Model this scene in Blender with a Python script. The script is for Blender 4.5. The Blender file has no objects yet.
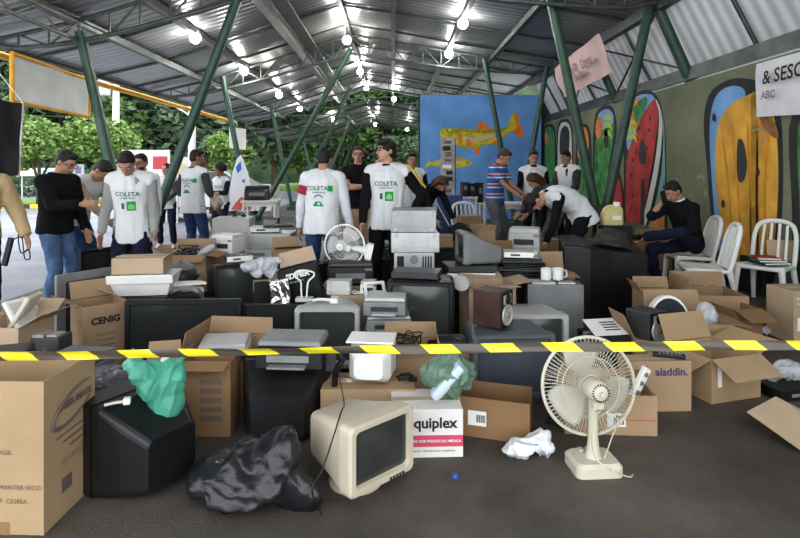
import bpy, bmesh, math, random
from mathutils import Vector, Matrix, Euler, noise
from mathutils.bvhtree import BVHTree
random.seed(11)
C = bpy.context.scene.collection
F, CX, HZ, EYE = 560.0, 393.0, 168.0, 1.47
R = math.radians

def P(x, y, D):
    """world point seen at photograph pixel (x, y) at distance D along the shed"""
    return Vector(((x - CX) * D / F, D, EYE - (y - HZ) * D / F))
def PX(x, D): return (x - CX) * D / F
def PZ(y, D): return EYE - (y - HZ) * D / F
def GD(y): return EYE * F / (y - HZ)

# ------------------------------------------------------------------ materials
MATS = {}
def mat(name, col, rough=0.6, metal=0.0, var=0.0, scale=8.0, bump=0.0, bscale=60.0, emit=0.0, alpha=1.0, spec=0.5, trans=0.0, coat=0.0):
    if name in MATS: return MATS[name]
    m = bpy.data.materials.new(name); m.use_nodes = True
    nt = m.node_tree; b = nt.nodes['Principled BSDF']
    b.inputs['Base Color'].default_value = (*col, 1); b.inputs['Roughness'].default_value = rough
    b.inputs['Metallic'].default_value = metal; b.inputs['Specular IOR Level'].default_value = spec
    b.inputs['Alpha'].default_value = alpha; b.inputs['Coat Weight'].default_value = coat
    b.inputs['Transmission Weight'].default_value = trans
    if emit:
        b.inputs['Emission Color'].default_value = (*col, 1); b.inputs['Emission Strength'].default_value = emit
    if var or bump:
        tc = nt.nodes.new('ShaderNodeTexCoord')
    if var:
        n = nt.nodes.new('ShaderNodeTexNoise'); n.inputs['Scale'].default_value = scale; n.inputs['Detail'].default_value = 5
        nt.links.new(tc.outputs['Object'], n.inputs['Vector'])
        r = nt.nodes.new('ShaderNodeValToRGB')
        r.color_ramp.elements[0].position = 0.3; r.color_ramp.elements[1].position = 0.7
        r.color_ramp.elements[0].color = (*[max(0, c * (1 - var)) for c in col], 1)
        r.color_ramp.elements[1].color = (*[min(1, c * (1 + var)) for c in col], 1)
        nt.links.new(n.outputs['Fac'], r.inputs['Fac']); nt.links.new(r.outputs['Color'], b.inputs['Base Color'])
    if bump:
        n2 = nt.nodes.new('ShaderNodeTexNoise'); n2.inputs['Scale'].default_value = bscale; n2.inputs['Detail'].default_value = 4
        nt.links.new(tc.outputs['Object'], n2.inputs['Vector'])
        bp = nt.nodes.new('ShaderNodeBump'); bp.inputs['Strength'].default_value = bump; bp.inputs['Distance'].default_value = 0.02
        nt.links.new(n2.outputs['Fac'], bp.inputs['Height']); nt.links.new(bp.outputs['Normal'], b.inputs['Normal'])
    MATS[name] = m
    return m

# ------------------------------------------------------------------ mesh builder
class MB:
    def __init__(s): s.v = []; s.f = []; s.sm = []
    def _add(s, vs, fs, smooth=False):
        b = len(s.v); s.v.extend([tuple(v) for v in vs])
        for f in fs: s.f.append(tuple(b + i for i in f)); s.sm.append(smooth)
        return s
    def box(s, c, size, rot=(0, 0, 0), taper=(1, 1)):
        M = Euler(rot).to_matrix(); c = Vector(c); hx, hy, hz = [k / 2 for k in size]
        vs = []
        for z in (-1, 1):
            tx, ty = taper if z > 0 else (1, 1)
            for x, y in ((-1, -1), (1, -1), (1, 1), (-1, 1)):
                vs.append(c + M @ Vector((x * hx * tx, y * hy * ty, z * hz)))
        return s._add(vs, [(3, 2, 1, 0), (4, 5, 6, 7), (0, 1, 5, 4), (1, 2, 6, 5), (2, 3, 7, 6), (3, 0, 4, 7)])
    def bx(s, x0, x1, y0, y1, z0, z1):
        return s.box(((x0 + x1) / 2, (y0 + y1) / 2, (z0 + z1) / 2), (abs(x1 - x0), abs(y1 - y0), abs(z1 - z0)))
    def cone(s, a, b, r0, r1, n=16, smooth=True, cap=True):
        a, b = Vector(a), Vector(b); d = (b - a)
        if d.length < 1e-6: return s
        d.normalize(); u = d.orthogonal().normalized(); w = d.cross(u)
        vs = []
        for p, r in ((a, r0), (b, r1)):
            for i in range(n):
                t = 2 * math.pi * i / n; vs.append(p + (u * math.cos(t) + w * math.sin(t)) * r)
        fs = [(i, (i + 1) % n, n + (i + 1) % n, n + i) for i in range(n)]
        s._add(vs, fs, smooth)
        if cap:
            s._add(vs[:n], [tuple(reversed(range(n)))]); s._add(vs[n:], [tuple(range(n))])
        return s
    def tube(s, pts, r, n=8, cap=True):
        pts = [Vector(p) for p in pts]; k = len(pts); vs = []; u = None
        rr = r if isinstance(r, (list, tuple)) else [r] * k
        for i, p in enumerate(pts):
            d = (pts[min(i + 1, k - 1)] - pts[max(i - 1, 0)]).normalized()
            if u is None: u = d.orthogonal().normalized()
            else:
                u = (u - d * u.dot(d))
                u = u.normalized() if u.length > 1e-5 else d.orthogonal().normalized()
            w = d.cross(u)
            for j in range(n):
                t = 2 * math.pi * j / n; vs.append(p + (u * math.cos(t) + w * math.sin(t)) * rr[i])
        fs = [(i * n + j, i * n + (j + 1) % n, (i + 1) * n + (j + 1) % n, (i + 1) * n + j) for i in range(k - 1) for j in range(n)]
        s._add(vs, fs, True)
        if cap:
            s._add(vs[:n], [tuple(reversed(range(n)))]); s._add(vs[-n:], [tuple(range(n))])
        return s
    def lathe(s, prof, n=24, M=None, smooth=True):
        M = M or Matrix(); vs = []
        for r, z in prof:
            for i in range(n):
                t = 2 * math.pi * i / n; vs.append(M @ Vector((r * math.cos(t), r * math.sin(t), z)))
        k = len(prof)
        fs = [(i * n + j, i * n + (j + 1) % n, (i + 1) * n + (j + 1) % n, (i + 1) * n + j) for i in range(k - 1) for j in range(n)]
        s._add(vs, fs, smooth)
        if prof[0][0] > 1e-6: s._add(vs[:n], [tuple(reversed(range(n)))])
        if prof[-1][0] > 1e-6: s._add(vs[-n:], [tuple(range(n))])
        return s
    def ell(s, c, r, n=12, m=8, M=None):
        c = Vector(c); M = M or Matrix.Identity(3); vs = []
        r = (r, r, r) if not isinstance(r, (tuple, list)) else r
        for i in range(m + 1):
            ph = math.pi * i / m
            for j in range(n):
                t = 2 * math.pi * j / n
                vs.append(c + M @ Vector((r[0] * math.sin(ph) * math.cos(t), r[1] * math.sin(ph) * math.sin(t), -r[2] * math.cos(ph))))
        fs = [(i * n + j, i * n + (j + 1) % n, (i + 1) * n + (j + 1) % n, (i + 1) * n + j) for i in range(m) for j in range(n)]
        return s._add(vs, fs, True)
    def prism(s, poly, z0, z1, M=None):
        """polygon in xy pushed from z0 to z1 then moved by M"""
        M = M or Matrix(); n = len(poly)
        vs = [M @ Vector((x, y, z0)) for x, y in poly] + [M @ Vector((x, y, z1)) for x, y in poly]
        return s._add(vs, [tuple(reversed(range(n))), tuple(range(n, 2 * n))] + [(i, (i + 1) % n, n + (i + 1) % n, n + i) for i in range(n)])
    def loft(s, rings, smooth=False, cap=True):
        n = len(rings[0]); k = len(rings); vs = [v for r in rings for v in r]
        fs = [(i * n + j, i * n + (j + 1) % n, (i + 1) * n + (j + 1) % n, (i + 1) * n + j) for i in range(k - 1) for j in range(n)]
        s._add(vs, fs, smooth)
        if cap:
            s._add(vs[:n], [tuple(reversed(range(n)))]); s._add(vs[-n:], [tuple(range(n))])
        return s
    def quad(s, a, b, c, d): return s._add([a, b, c, d], [(0, 1, 2, 3)])
    def mesh(s, name):
        me = bpy.data.meshes.new(name); me.from_pydata(s.v, [], s.f)
        me.polygons.foreach_set('use_smooth', s.sm); me.update()
        return me

def link(name, me, m, parent=None, loc=None, rot=None, bevel=0.0, seg=2):
    o = bpy.data.objects.new(name, me); C.objects.link(o)
    if m is not None:
        o.data.materials.clear(); o.data.materials.append(m)
    if parent is not None: o.parent = parent
    if loc is not None: o.location = loc
    if rot is not None: o.rotation_euler = rot
    if bevel:
        b = o.modifiers.new('soft', 'BEVEL'); b.width = bevel; b.segments = seg; b.limit_method = 'ANGLE'; b.angle_limit = R(40)
    return o
def obj(name, mb, m, parent=None, loc=None, rot=None, bevel=0.0, seg=2):
    me = mb.mesh(name); bm = bmesh.new(); bm.from_mesh(me); bmesh.ops.recalc_face_normals(bm, faces=bm.faces); bm.to_mesh(me); bm.free()
    return link(name, me, m, parent, loc, rot, bevel, seg)

def tag(o, label, cat, group=None, kind=None):
    o['label'] = label; o['category'] = cat
    if group: o['group'] = group
    if kind: o['kind'] = kind
    return o
def thing(name, label, cat, loc=(0, 0, 0), rz=0.0, group=None, rx=0.0, ry=0.0):
    o = bpy.data.objects.new(name, None); C.objects.link(o); o.empty_display_size = 0.1
    o.location = loc; o.rotation_euler = Euler((R(rx), R(ry), R(rz)))
    return tag(o, label, cat, group)
def struct(name, mb, m, parent=None, bevel=0):
    o = obj(name, mb, m, parent, bevel=bevel)
    if parent is None: o['kind'] = 'structure'
    return o
def copy_tree(o, parent=None):
    c = o.copy(); C.objects.link(c)
    if parent is not None: c.parent = parent
    for ch in list(o.children): copy_tree(ch, c)
    return c
def dup(root, label, loc, rz=None, group=None, rx=None, ry=None):
    c = copy_tree(root); c.location = loc; e = c.rotation_euler
    if rz is not None: e.z = R(rz)
    if rx is not None: e.x = R(rx)
    if ry is not None: e.y = R(ry)
    c['label'] = label
    if group: c['group'] = group
    return c

def spline(pts, k=6, closed=True):
    """Catmull-Rom through 2-D points"""
    n = len(pts); out = []
    for i in range(n if closed else n - 1):
        g = lambda j: pts[j % n] if closed else pts[max(0, min(n - 1, j))]
        p0, p1, p2, p3 = g(i - 1), g(i), g(i + 1), g(i + 2)
        for q in range(k):
            t = q / k
            out.append(tuple(0.5 * (2 * b + (c - a) * t + (2 * a - 5 * b + 4 * c - d) * t * t + (3 * b - a - 3 * c + d) * t ** 3)
                             for a, b, c, d in zip(p0, p1, p2, p3)))
    if not closed: out.append(tuple(pts[-1]))
    return out

def text_mesh(body, size, bold=0.0, extrude=0.0):
    cu = bpy.data.curves.new('lettering', 'FONT'); cu.body = body; cu.size = size; cu.extrude = extrude; cu.offset = bold
    cu.align_x = 'CENTER'; cu.align_y = 'CENTER'; cu.resolution_u = 3
    o = bpy.data.objects.new('lettering', cu); C.objects.link(o)
    dg = bpy.context.evaluated_depsgraph_get()
    me = bpy.data.meshes.new_from_object(o.evaluated_get(dg))
    bpy.data.objects.remove(o); bpy.data.curves.remove(cu)
    me.materials.clear()
    return me
def text(body, size, m, parent, loc, rot, bold=0.0, name='printed_lettering', shear=None):
    me = text_mesh(body, size, bold)
    if shear:
        for v in me.vertices: v.co.x += v.co.y * shear
    return link(name, me, m, parent, loc, rot)

def remesh(mb, voxel, smooth_it=3, name='m', fac=0.6):
    """grow overlapping closed pieces together into one continuous surface"""
    me = mb.mesh(name); o = bpy.data.objects.new(name, me); C.objects.link(o)
    r = o.modifiers.new('r', 'REMESH'); r.mode = 'VOXEL'; r.voxel_size = voxel; r.use_smooth_shade = True
    if smooth_it:
        s = o.modifiers.new('s', 'SMOOTH'); s.iterations = smooth_it; s.factor = fac
    dg = bpy.context.evaluated_depsgraph_get()
    out = bpy.data.meshes.new_from_object(o.evaluated_get(dg))
    bpy.data.objects.remove(o); bpy.data.meshes.remove(me)
    for p in out.polygons: p.use_smooth = True
    return out

def crumple(name, r, seed, amp=0.12, freq=3.0, sub=4, ridge=True, flat=True):
    """a crumpled, loosely filled bag: wrinkled closed surface on a flattened base"""
    bm = bmesh.new(); bmesh.ops.create_icosphere(bm, subdivisions=sub, radius=1.0)
    off = Vector((seed * 7.3, seed * 3.1, seed * 1.7))
    for v in bm.verts:
        p = v.co.copy()
        d = 0.0
        for o_, a_ in ((1.0, 1.0), (2.1, 0.55), (4.3, 0.3)):
            q = noise.noise(p * freq * o_ + off)
            d += a_ * ((0.5 - abs(q)) * 1.3 if ridge else q)
        v.co = p * (1 + amp * d)
        v.co = Vector((v.co.x * r[0], v.co.y * r[1], v.co.z * r[2]))
        if flat and v.co.z < -r[2] * 0.72: v.co.z = -r[2] * 0.72
    for v in bm.verts: v.co.z += r[2] * 0.72 if flat else 0
    me = bpy.data.meshes.new(name); bm.to_mesh(me); bm.free()
    for p in me.polygons: p.use_smooth = ridge is False
    return me
# ================================================================== materials used all over
GREEN = mat('green_paint_steel', (0.045, 0.095, 0.07), 0.45, 0.0, 0.25, 5)
STEEL = mat('dark_truss_steel', (0.10, 0.115, 0.105), 0.45, 0.3, 0.25, 6)
BEAM = mat('grey_beam_steel', (0.22, 0.22, 0.21), 0.4, 0.4, 0.2, 4)
WHITE_PL = mat('white_plastic', (0.80, 0.80, 0.78), 0.4, 0, 0.05, 5)
BLACK = mat('black_plastic', (0.012, 0.012, 0.014), 0.42, 0, 0.2, 6, 0.05, 300)
DKGREY = mat('dark_grey_plastic', (0.045, 0.047, 0.05), 0.45, 0, 0.2, 6)
MIDGREY = mat('mid_grey_plastic', (0.22, 0.225, 0.23), 0.45, 0, 0.12, 6)
SILVER = mat('silver_plastic', (0.50, 0.50, 0.50), 0.35, 0.25, 0.08, 5)
LTGREY = mat('light_grey_plastic', (0.55, 0.55, 0.54), 0.45, 0, 0.08, 5)
BEIGE = mat('aged_beige_plastic', (0.55, 0.49, 0.385), 0.5, 0, 0.08, 4)
CREAM = mat('cream_plastic', (0.60, 0.565, 0.46), 0.45, 0, 0.06, 4)
SCREEN = mat('dark_glass_screen', (0.03, 0.033, 0.034), 0.12, 0, 0, spec=0.6)
SCREENG = mat('grey_green_tube_screen', (0.055, 0.06, 0.058), 0.15, 0, 0.1, 3, spec=0.6)
PCMETAL = mat('galvanised_case_steel', (0.48, 0.49, 0.49), 0.38, 0.55, 0.12, 7)
INK = mat('black_ink', (0.02, 0.02, 0.02), 0.7)
PAPER = mat('white_paper', (0.82, 0.82, 0.80), 0.7, 0, 0.05, 9)

def corrugated(name, c0, c1, freq, axis, metal, rough, bump=0.6, trough_dark=0.25):
    m = bpy.data.materials.new(name); m.use_nodes = True; nt = m.node_tree; b = nt.nodes['Principled BSDF']
    tc = nt.nodes.new('ShaderNodeTexCoord'); w = nt.nodes.new('ShaderNodeTexWave'); w.wave_type = 'BANDS'; w.bands_direction = axis
    w.inputs['Scale'].default_value = freq; w.inputs['Distortion'].default_value = 0.0
    nt.links.new(tc.outputs['Object'], w.inputs['Vector'])
    n = nt.nodes.new('ShaderNodeTexNoise'); n.inputs['Scale'].default_value = 0.8; n.inputs['Detail'].default_value = 6
    nt.links.new(tc.outputs['Object'], n.inputs['Vector'])
    r = nt.nodes.new('ShaderNodeValToRGB'); r.color_ramp.elements[0].position = 0.3; r.color_ramp.elements[1].position = 0.72
    r.color_ramp.elements[0].color = (*c0, 1); r.color_ramp.elements[1].color = (*c1, 1)
    nt.links.new(n.outputs['Fac'], r.inputs['Fac'])
    mx = nt.nodes.new('ShaderNodeMixRGB'); mx.blend_type = 'MULTIPLY'; mx.inputs['Fac'].default_value = trough_dark  # base colour is darker in the wave troughs, following the bump
    nt.links.new(r.outputs['Color'], mx.inputs['Color1']); nt.links.new(w.outputs['Color'], mx.inputs['Color2'])
    nt.links.new(mx.outputs['Color'], b.inputs['Base Color'])
    bp = nt.nodes.new('ShaderNodeBump'); bp.inputs['Strength'].default_value = bump; bp.inputs['Distance'].default_value = 0.02
    nt.links.new(w.outputs['Fac'], bp.inputs['Height']); nt.links.new(bp.outputs['Normal'], b.inputs['Normal'])
    b.inputs['Metallic'].default_value = metal; b.inputs['Roughness'].default_value = rough
    return m
ROOFM = corrugated('corrugated_roof_sheet', (0.34, 0.34, 0.345), (0.54, 0.54, 0.55), 1.6, 'Y', 0.45, 0.34, 0.5, 0.3)
CLADM = corrugated('pale_cladding_sheet', (0.40, 0.40, 0.41), (0.58, 0.58, 0.59), 1.3, 'Y', 0.2, 0.45, 0.5, 0.35)

def ground_mat(name, c0, c1, scale, rough, bump, patch=None):
    m = bpy.data.materials.new(name); m.use_nodes = True; nt = m.node_tree; b = nt.nodes['Principled BSDF']
    tc = nt.nodes.new('ShaderNodeTexCoord')
    n = nt.nodes.new('ShaderNodeTexNoise'); n.inputs['Scale'].default_value = scale; n.inputs['Detail'].default_value = 8; n.inputs['Roughness'].default_value = 0.65
    nt.links.new(tc.outputs['Object'], n.inputs['Vector'])
    r = nt.nodes.new('ShaderNodeValToRGB'); r.color_ramp.elements[0].position = 0.32; r.color_ramp.elements[1].position = 0.68
    r.color_ramp.elements[0].color = (*c0, 1); r.color_ramp.elements[1].color = (*c1, 1)
    nt.links.new(n.outputs['Fac'], r.inputs['Fac']); last = r.outputs['Color']
    n3 = nt.nodes.new('ShaderNodeTexNoise'); n3.inputs['Scale'].default_value = 90; n3.inputs['Detail'].default_value = 3
    nt.links.new(tc.outputs['Object'], n3.inputs['Vector'])
    mx = nt.nodes.new('ShaderNodeMixRGB'); mx.blend_type = 'OVERLAY'; mx.inputs['Fac'].default_value = 0.35
    nt.links.new(last, mx.inputs['Color1']); nt.links.new(n3.outputs['Fac'], mx.inputs['Color2'])
    nt.links.new(mx.outputs['Color'], b.inputs['Base Color'])
    bp = nt.nodes.new('ShaderNodeBump'); bp.inputs['Strength'].default_value = bump; bp.inputs['Distance'].default_value = 0.01
    nt.links.new(n3.outputs['Fac'], bp.inputs['Height']); nt.links.new(bp.outputs['Normal'], b.inputs['Normal'])
    b.inputs['Roughness'].default_value = rough
    return m

# ================================================================== ground
g = MB(); g.bx(-4.3, 4.6, -3, 24, -0.2, 0.0)
struct('floor', g, ground_mat('stained_asphalt', (0.062, 0.053, 0.045), (0.145, 0.126, 0.110), 1.3, 0.62, 0.5))
g = MB(); g.bx(-60, -4.3, -6, 70, -0.25, -0.01); g.bx(-4.3, 60, 24, 70, -0.25, -0.01)
struct('pavement', g, ground_mat('pale_worn_concrete', (0.20, 0.205, 0.24), (0.36, 0.365, 0.41), 0.45, 0.8, 0.3))
g = MB(); g.bx(-60, -10.0, 20.6, 24.6, -0.01, 0.1)
g.bx(-9.5, 20, 36, 60, -0.02, 0.08)
lawn = struct('lawn', g, mat('lawn_green', (0.16, 0.26, 0.05), 0.9, 0, 0.35, 3, 0.5, 40))
# yellow and black kerb in front of the lawn
mk = bpy.data.materials.new('kerb_stripes'); mk.use_nodes = True
def stripe_nodes(m, period, skew, c0, c1, axis='x', duty=0.5, rough=0.5):
    nt = m.node_tree; b = nt.nodes['Principled BSDF']; tc = nt.nodes.new('ShaderNodeTexCoord'); sp = nt.nodes.new('ShaderNodeSeparateXYZ')
    nt.links.new(tc.outputs['Object'], sp.inputs[0])
    a = nt.nodes.new('ShaderNodeMath'); a.operation = 'MULTIPLY_ADD'; a.inputs[1].default_value = skew
    nt.links.new(sp.outputs['Z'], a.inputs[0]); nt.links.new(sp.outputs['X'], a.inputs[2])
    d = nt.nodes.new('ShaderNodeMath'); d.operation = 'DIVIDE'; d.inputs[1].default_value = period; nt.links.new(a.outputs[0], d.inputs[0])
    fr = nt.nodes.new('ShaderNodeMath'); fr.operation = 'FRACT'; nt.links.new(d.outputs[0], fr.inputs[0])
    lt = nt.nodes.new('ShaderNodeMath'); lt.operation = 'LESS_THAN'; lt.inputs[1].default_value = duty; nt.links.new(fr.outputs[0], lt.inputs[0])
    mx = nt.nodes.new('ShaderNodeMixRGB'); mx.inputs['Color1'].default_value = (*c0, 1); mx.inputs['Color2'].default_value = (*c1, 1)
    nt.links.new(lt.outputs[0], mx.inputs['Fac']); nt.links.new(mx.outputs['Color'], b.inputs['Base Color']); b.inputs['Roughness'].default_value = rough
stripe_nodes(mk, 1.2, 0, (0.03, 0.03, 0.03), (0.75, 0.55, 0.03))
g = MB(); g.bx(-60, -10.0, 20.35, 20.6, 0, 0.14); struct('kerb', g, mk)
# wooded slope that closes the view on the street side
def slope(name, x0, x1, y0, y1, h, m, nx=60):
    mb = MB(); vs = []; ny = 10
    for j in range(ny + 1):
        for i in range(nx + 1):
            u, t = i / nx, j / ny; x = x0 + (x1 - x0) * u; y = y0 + (y1 - y0) * t
            z = h * (t ** 0.6) + 1.2 * noise.noise(Vector((x * 0.15, y * 0.15, 1.0))) * t
            vs.append((x, y, z - 0.1))
    mb._add(vs, [(j * (nx + 1) + i, j * (nx + 1) + i + 1, (j + 1) * (nx + 1) + i + 1, (j + 1) * (nx + 1) + i) for j in range(ny) for i in range(nx)], True)
    return struct(name, mb, m)
slope('hill', -70, 45, 52, 66, 17, mat('wooded_slope', (0.035, 0.06, 0.025), 0.95, 0, 0.6, 0.9, 1.0, 3))

# ================================================================== roof
LEFT = [(-6.1, 3.40), (-4.69, 3.72), (-3.64, 4.05), (-2.27, 4.49), (-1.07, 4.88)]
RIGHT = [(0.0, 4.72), (1.36, 4.46), (2.47, 4.29), (4.0, 4.03)]
PROF = LEFT + RIGHT
def roof_sheet(y0, y1, dz, name):
    mb = MB(); n = len(PROF)
    vs = [(x, y, z + dz + t) for t in (0, 0.03) for y in (y0, y1) for x, z in PROF]
    for i in range(n - 1):
        a = i; mb._add([vs[a], vs[a + 1], vs[n + a + 1], vs[n + a]], [(0, 1, 2, 3)])
        b = 2 * n + i; mb._add([vs[b], vs[b + 1], vs[n + b + 1], vs[n + b]], [(0, 1, 2, 3)])
    return struct(name, mb, ROOFM)
roof_sheet(-0.6, 24.0, 0.0, 'roof')
roof_sheet(24.7, 38.0, -0.35, 'roof_far')
# long roof beams, one object each
for i, (x, z) in enumerate(PROF):
    w, h = (0.10, 0.12 if i else 0.06) if i != 3 else (0.16, 0.22)
    mb = MB(); mb.bx(x - w / 2, x + w / 2, -0.5, 24, z - h - 0.015, z - 0.015)
    if i == 3:
        mb.bx(x + 0.14, x + 0.42, -0.5, 24, z - 0.10, z - 0.06)
    struct('roof_beam', mb, BEAM if i in (2, 3, 4, 5, 6) else STEEL)
    mb = MB(); mb.bx(x - w / 2, x + w / 2, 24.7, 38, z - h - 0.365, z - 0.365); struct('roof_beam', mb, STEEL)
# cross rafters under the sheets
def sub_z(x):
    for (a, b), (c, d) in zip(PROF, PROF[1:]):
        if a <= x <= c: return b + (d - b) * (x - a) / (c - a)
    return PROF[-1][1]
for k, y in enumerate([1.5, 3.6, 5.7, 7.6, 9.6, 11.6, 13.2, 15.4, 17.6, 19.4, 21.4, 23.4, 26, 29, 33, 36.5]):
    dz = 0 if y < 24.2 else -0.35
    mb = MB()
    for (a, b), (c, d) in zip(PROF, PROF[1:]):
        mb.tube([(a, y, b - 0.03 + dz), (c, y, d - 0.03 + dz)], 0.028, 4)
    struct('roof_rafter', mb, STEEL)

# ================================================================== trusses and V columns
def truss_bar(mb, pts, r=0.03): mb.tube(pts, r, 4)
def truss(y, x0, x1, dz=0.0, nseg=22):
    """lattice girder across the shed: curved top chord, bottom chord, zig-zag web"""
    def top(x): return sub_z(x) - 0.08 + dz
    def bot(x):
        u = (x - x0) / (x1 - x0); return sub_z(x) - 0.12 - 0.42 * math.sin(math.pi * min(1, max(0, u))) ** 0.5 + dz
    mb = MB(); xs = [x0 + (x1 - x0) * i / nseg for i in range(nseg + 1)]
    truss_bar(mb, [(x, y, top(x)) for x in xs], 0.035); truss_bar(mb, [(x, y, bot(x)) for x in xs], 0.04)
    for i in range(nseg):
        a, b = xs[i], xs[i + 1]
        truss_bar(mb, [(a, y, bot(a)), (b, y, top(b))] if i % 2 == 0 else [(a, y, top(a)), (b, y, bot(b))], 0.018)
        truss_bar(mb, [(b, y, bot(b)), (b, y, top(b))], 0.016)
    return struct('roof_truss_beam', mb, STEEL)
for y in (8.3, 14.0, 19.7): truss(y, -6.0, 3.9)
for y in (26.0, 32.0): truss(y, -6.0, 3.9, -0.35)
# lengthwise lattice girder over the street-side columns, near bay
mb = MB(); n = 18; y0, y1 = -0.4, 8.3
for i in range(n):
    a, b = y0 + (y1 - y0) * i / n, y0 + (y1 - y0) * (i + 1) / n
    mb.tube([(-4.66, a, 3.36), (-4.66, b, 3.62)] if i % 2 else [(-4.66, a, 3.62), (-4.66, b, 3.36)], 0.016, 4)
mb.tube([(-4.66, y0, 3.36), (-4.66, y1, 3.36)], 0.035, 4); mb.tube([(-4.66, y0, 3.62), (-4.66, y1, 3.62)], 0.035, 4)
struct('roof_girder_beam', mb, BEAM)

def strut(mb, a, b, w=0.11):
    a, b = Vector(a), Vector(b); mb.tube([a, b], w * 0.72, 4)
def v_column(base, tops, label, rz=0):
    t = thing('v_column', label, 'column', base, 0)
    for tp in tops:
        m = MB(); strut(m, (0.0 + 0.05 * (1 if tp[0] > 0 else -1), 0, 0.1), tp); obj('column_arm', m, GREEN, t)
    m = MB(); m.box((0, 0, 0.06), (0.42, 0.36, 0.12)); m.box((0, 0, 0.2), (0.22, 0.2, 0.2)); obj('base_plate', m, GREEN, t, bevel=0.01)
    t['kind'] = 'structure'
    return t
bX = -3.9
v_column((PX(136, 8.3), 8.3, 0), [(-0.83, 0, 3.49), (1.50, 0, 3.95)], 'slanting green steel V column by the black jacketed man')
v_column((-3.5, 14, 0), [(-0.76, 0, 3.75), (2.45, 0, 4.45)], 'second slanting green steel V column along the street side')
v_column((-3.5, 19.7, 0), [(-0.8, 0, 3.7), (2.0, 0, 4.3)], 'third green steel V column along the street side')
v_column((-3.5, 26, 0), [(-0.8, 0, 3.35), (1.6, 0, 3.9)], 'fourth green steel V column along the street side')
v_column((-3.5, 32, 0), [(-0.8, 0, 3.35), (1.6, 0, 3.9)], 'farthest green steel V column along the street side')
v_column((PX(601, 8.5), 8.5, 0.62), [(-0.82, 0, 3.66), (0.76, 0, 3.42)], 'green steel V column standing on the olive plinth by the mural wall')
v_column((PX(517, 14), 14, 0), [(-0.82, 0, 4.2), (0.75, 0, 4.0)], 'far green steel V column before the blue fish mural')
t = thing('concrete_plinth', 'olive painted concrete plinth under the green V column', 'plinth', (PX(608, 8.5), 8.5, 0))
m = MB(); m.box((0, 0, 0.31), (1.0, 0.6, 0.62)); obj('plinth_block', m, mat('olive_paint', (0.16, 0.18, 0.11), 0.8, 0, 0.2, 3), t, bevel=0.02)
t['kind'] = 'structure'

# ================================================================== mural wall and slanting clerestory
WX = 4.4
def wall_mat():
    m = bpy.data.materials.new('olive_wall_paint'); m.use_nodes = True; nt = m.node_tree; b = nt.nodes['Principled BSDF']
    tc = nt.nodes.new('ShaderNodeTexCoord')
    n = nt.nodes.new('ShaderNodeTexNoise'); n.inputs['Scale'].default_value = 1.2; n.inputs['Detail'].default_value = 7
    nt.links.new(tc.outputs['Object'], n.inputs['Vector'])
    r = nt.nodes.new('ShaderNodeValToRGB'); r.color_ramp.elements[0].position = 0.3; r.color_ramp.elements[1].position = 0.7
    r.color_ramp.elements[0].color = (0.15, 0.165, 0.105, 1); r.color_ramp.elements[1].color = (0.24, 0.255, 0.175, 1)
    nt.links.new(n.outputs['Fac'], r.inputs['Fac'])
    n2 = nt.nodes.new('ShaderNodeTexNoise'); n2.inputs['Scale'].default_value = 3.5; n2.inputs['Detail'].default_value = 8
    nt.links.new(tc.outputs['Object'], n2.inputs['Vector'])
    r2 = nt.nodes.new('ShaderNodeValToRGB'); r2.color_ramp.elements[0].position = 0.66; r2.color_ramp.elements[1].position = 0.70
    nt.links.new(n2.outputs['Fac'], r2.inputs['Fac'])
    mx = nt.nodes.new('ShaderNodeMixRGB'); mx.inputs['Color2'].default_value = (0.30, 0.28, 0.22, 1)
    nt.links.new(r2.outputs['Color'], mx.inputs['Fac']); nt.links.new(r.outputs['Color'], mx.inputs['Color1'])
    nt.links.new(mx.outputs['Color'], b.inputs['Base Color']); b.inputs['Roughness'].default_value = 0.85
    return m
WALLM = wall_mat()
mb = MB(); mb.bx(WX, WX + 0.2, -0.5, 16.4, 0, 2.75); struct('wall_right', mb, WALLM)
mb = MB(); mb.bx(0.75, 4.6, 16.3, 16.5, 0, 3.6); struct('wall_back', mb, mat('dark_back_wall', (0.05, 0.05, 0.055), 0.9, 0, 0.2, 2))
mb = MB(); mb.bx(WX + 0.04, WX + 0.26, -0.5, 16.3, 2.80, 2.99); struct('trim_1', mb, STEEL)
mb = MB(); mb.quad((4.62, -0.5, 2.97), (4.62, 16.3, 2.97), (4.06, 16.3, 4.05), (4.06, -0.5, 4.05)); struct('wall_upper', mb, CLADM)
mb = MB(); mb.bx(3.95, 4.08, -0.5, 16.3, 3.84, 4.02); struct('trim_2', mb, STEEL)
for y in (2.9, 5.6, 8.5, 11.3, 14.0):   # slanting posts of the clerestory
    mb = MB(); mb.tube([(4.56, y, 2.7), (4.0, y, 3.95)], 0.085, 4); struct('clerestory_beam', mb, GREEN)
for y in (4.2, 7.0, 9.9, 12.6, 15.2):
    mb = MB(); mb.tube([(4.58, y, 2.95), (4.04, y, 3.98)], 0.03, 4); struct('clerestory_beam', mb, STEEL)
for a, b in ((8.5, 11.3), (11.3, 14.0)):
    mb = MB(); mb.tube([(4.5, a, 2.95), (4.02, b, 3.9)], 0.02, 4); mb.tube([(4.02, a, 3.9), (4.5, b, 2.95)], 0.02, 4); struct('clerestory_brace_beam', mb, STEEL)

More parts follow.
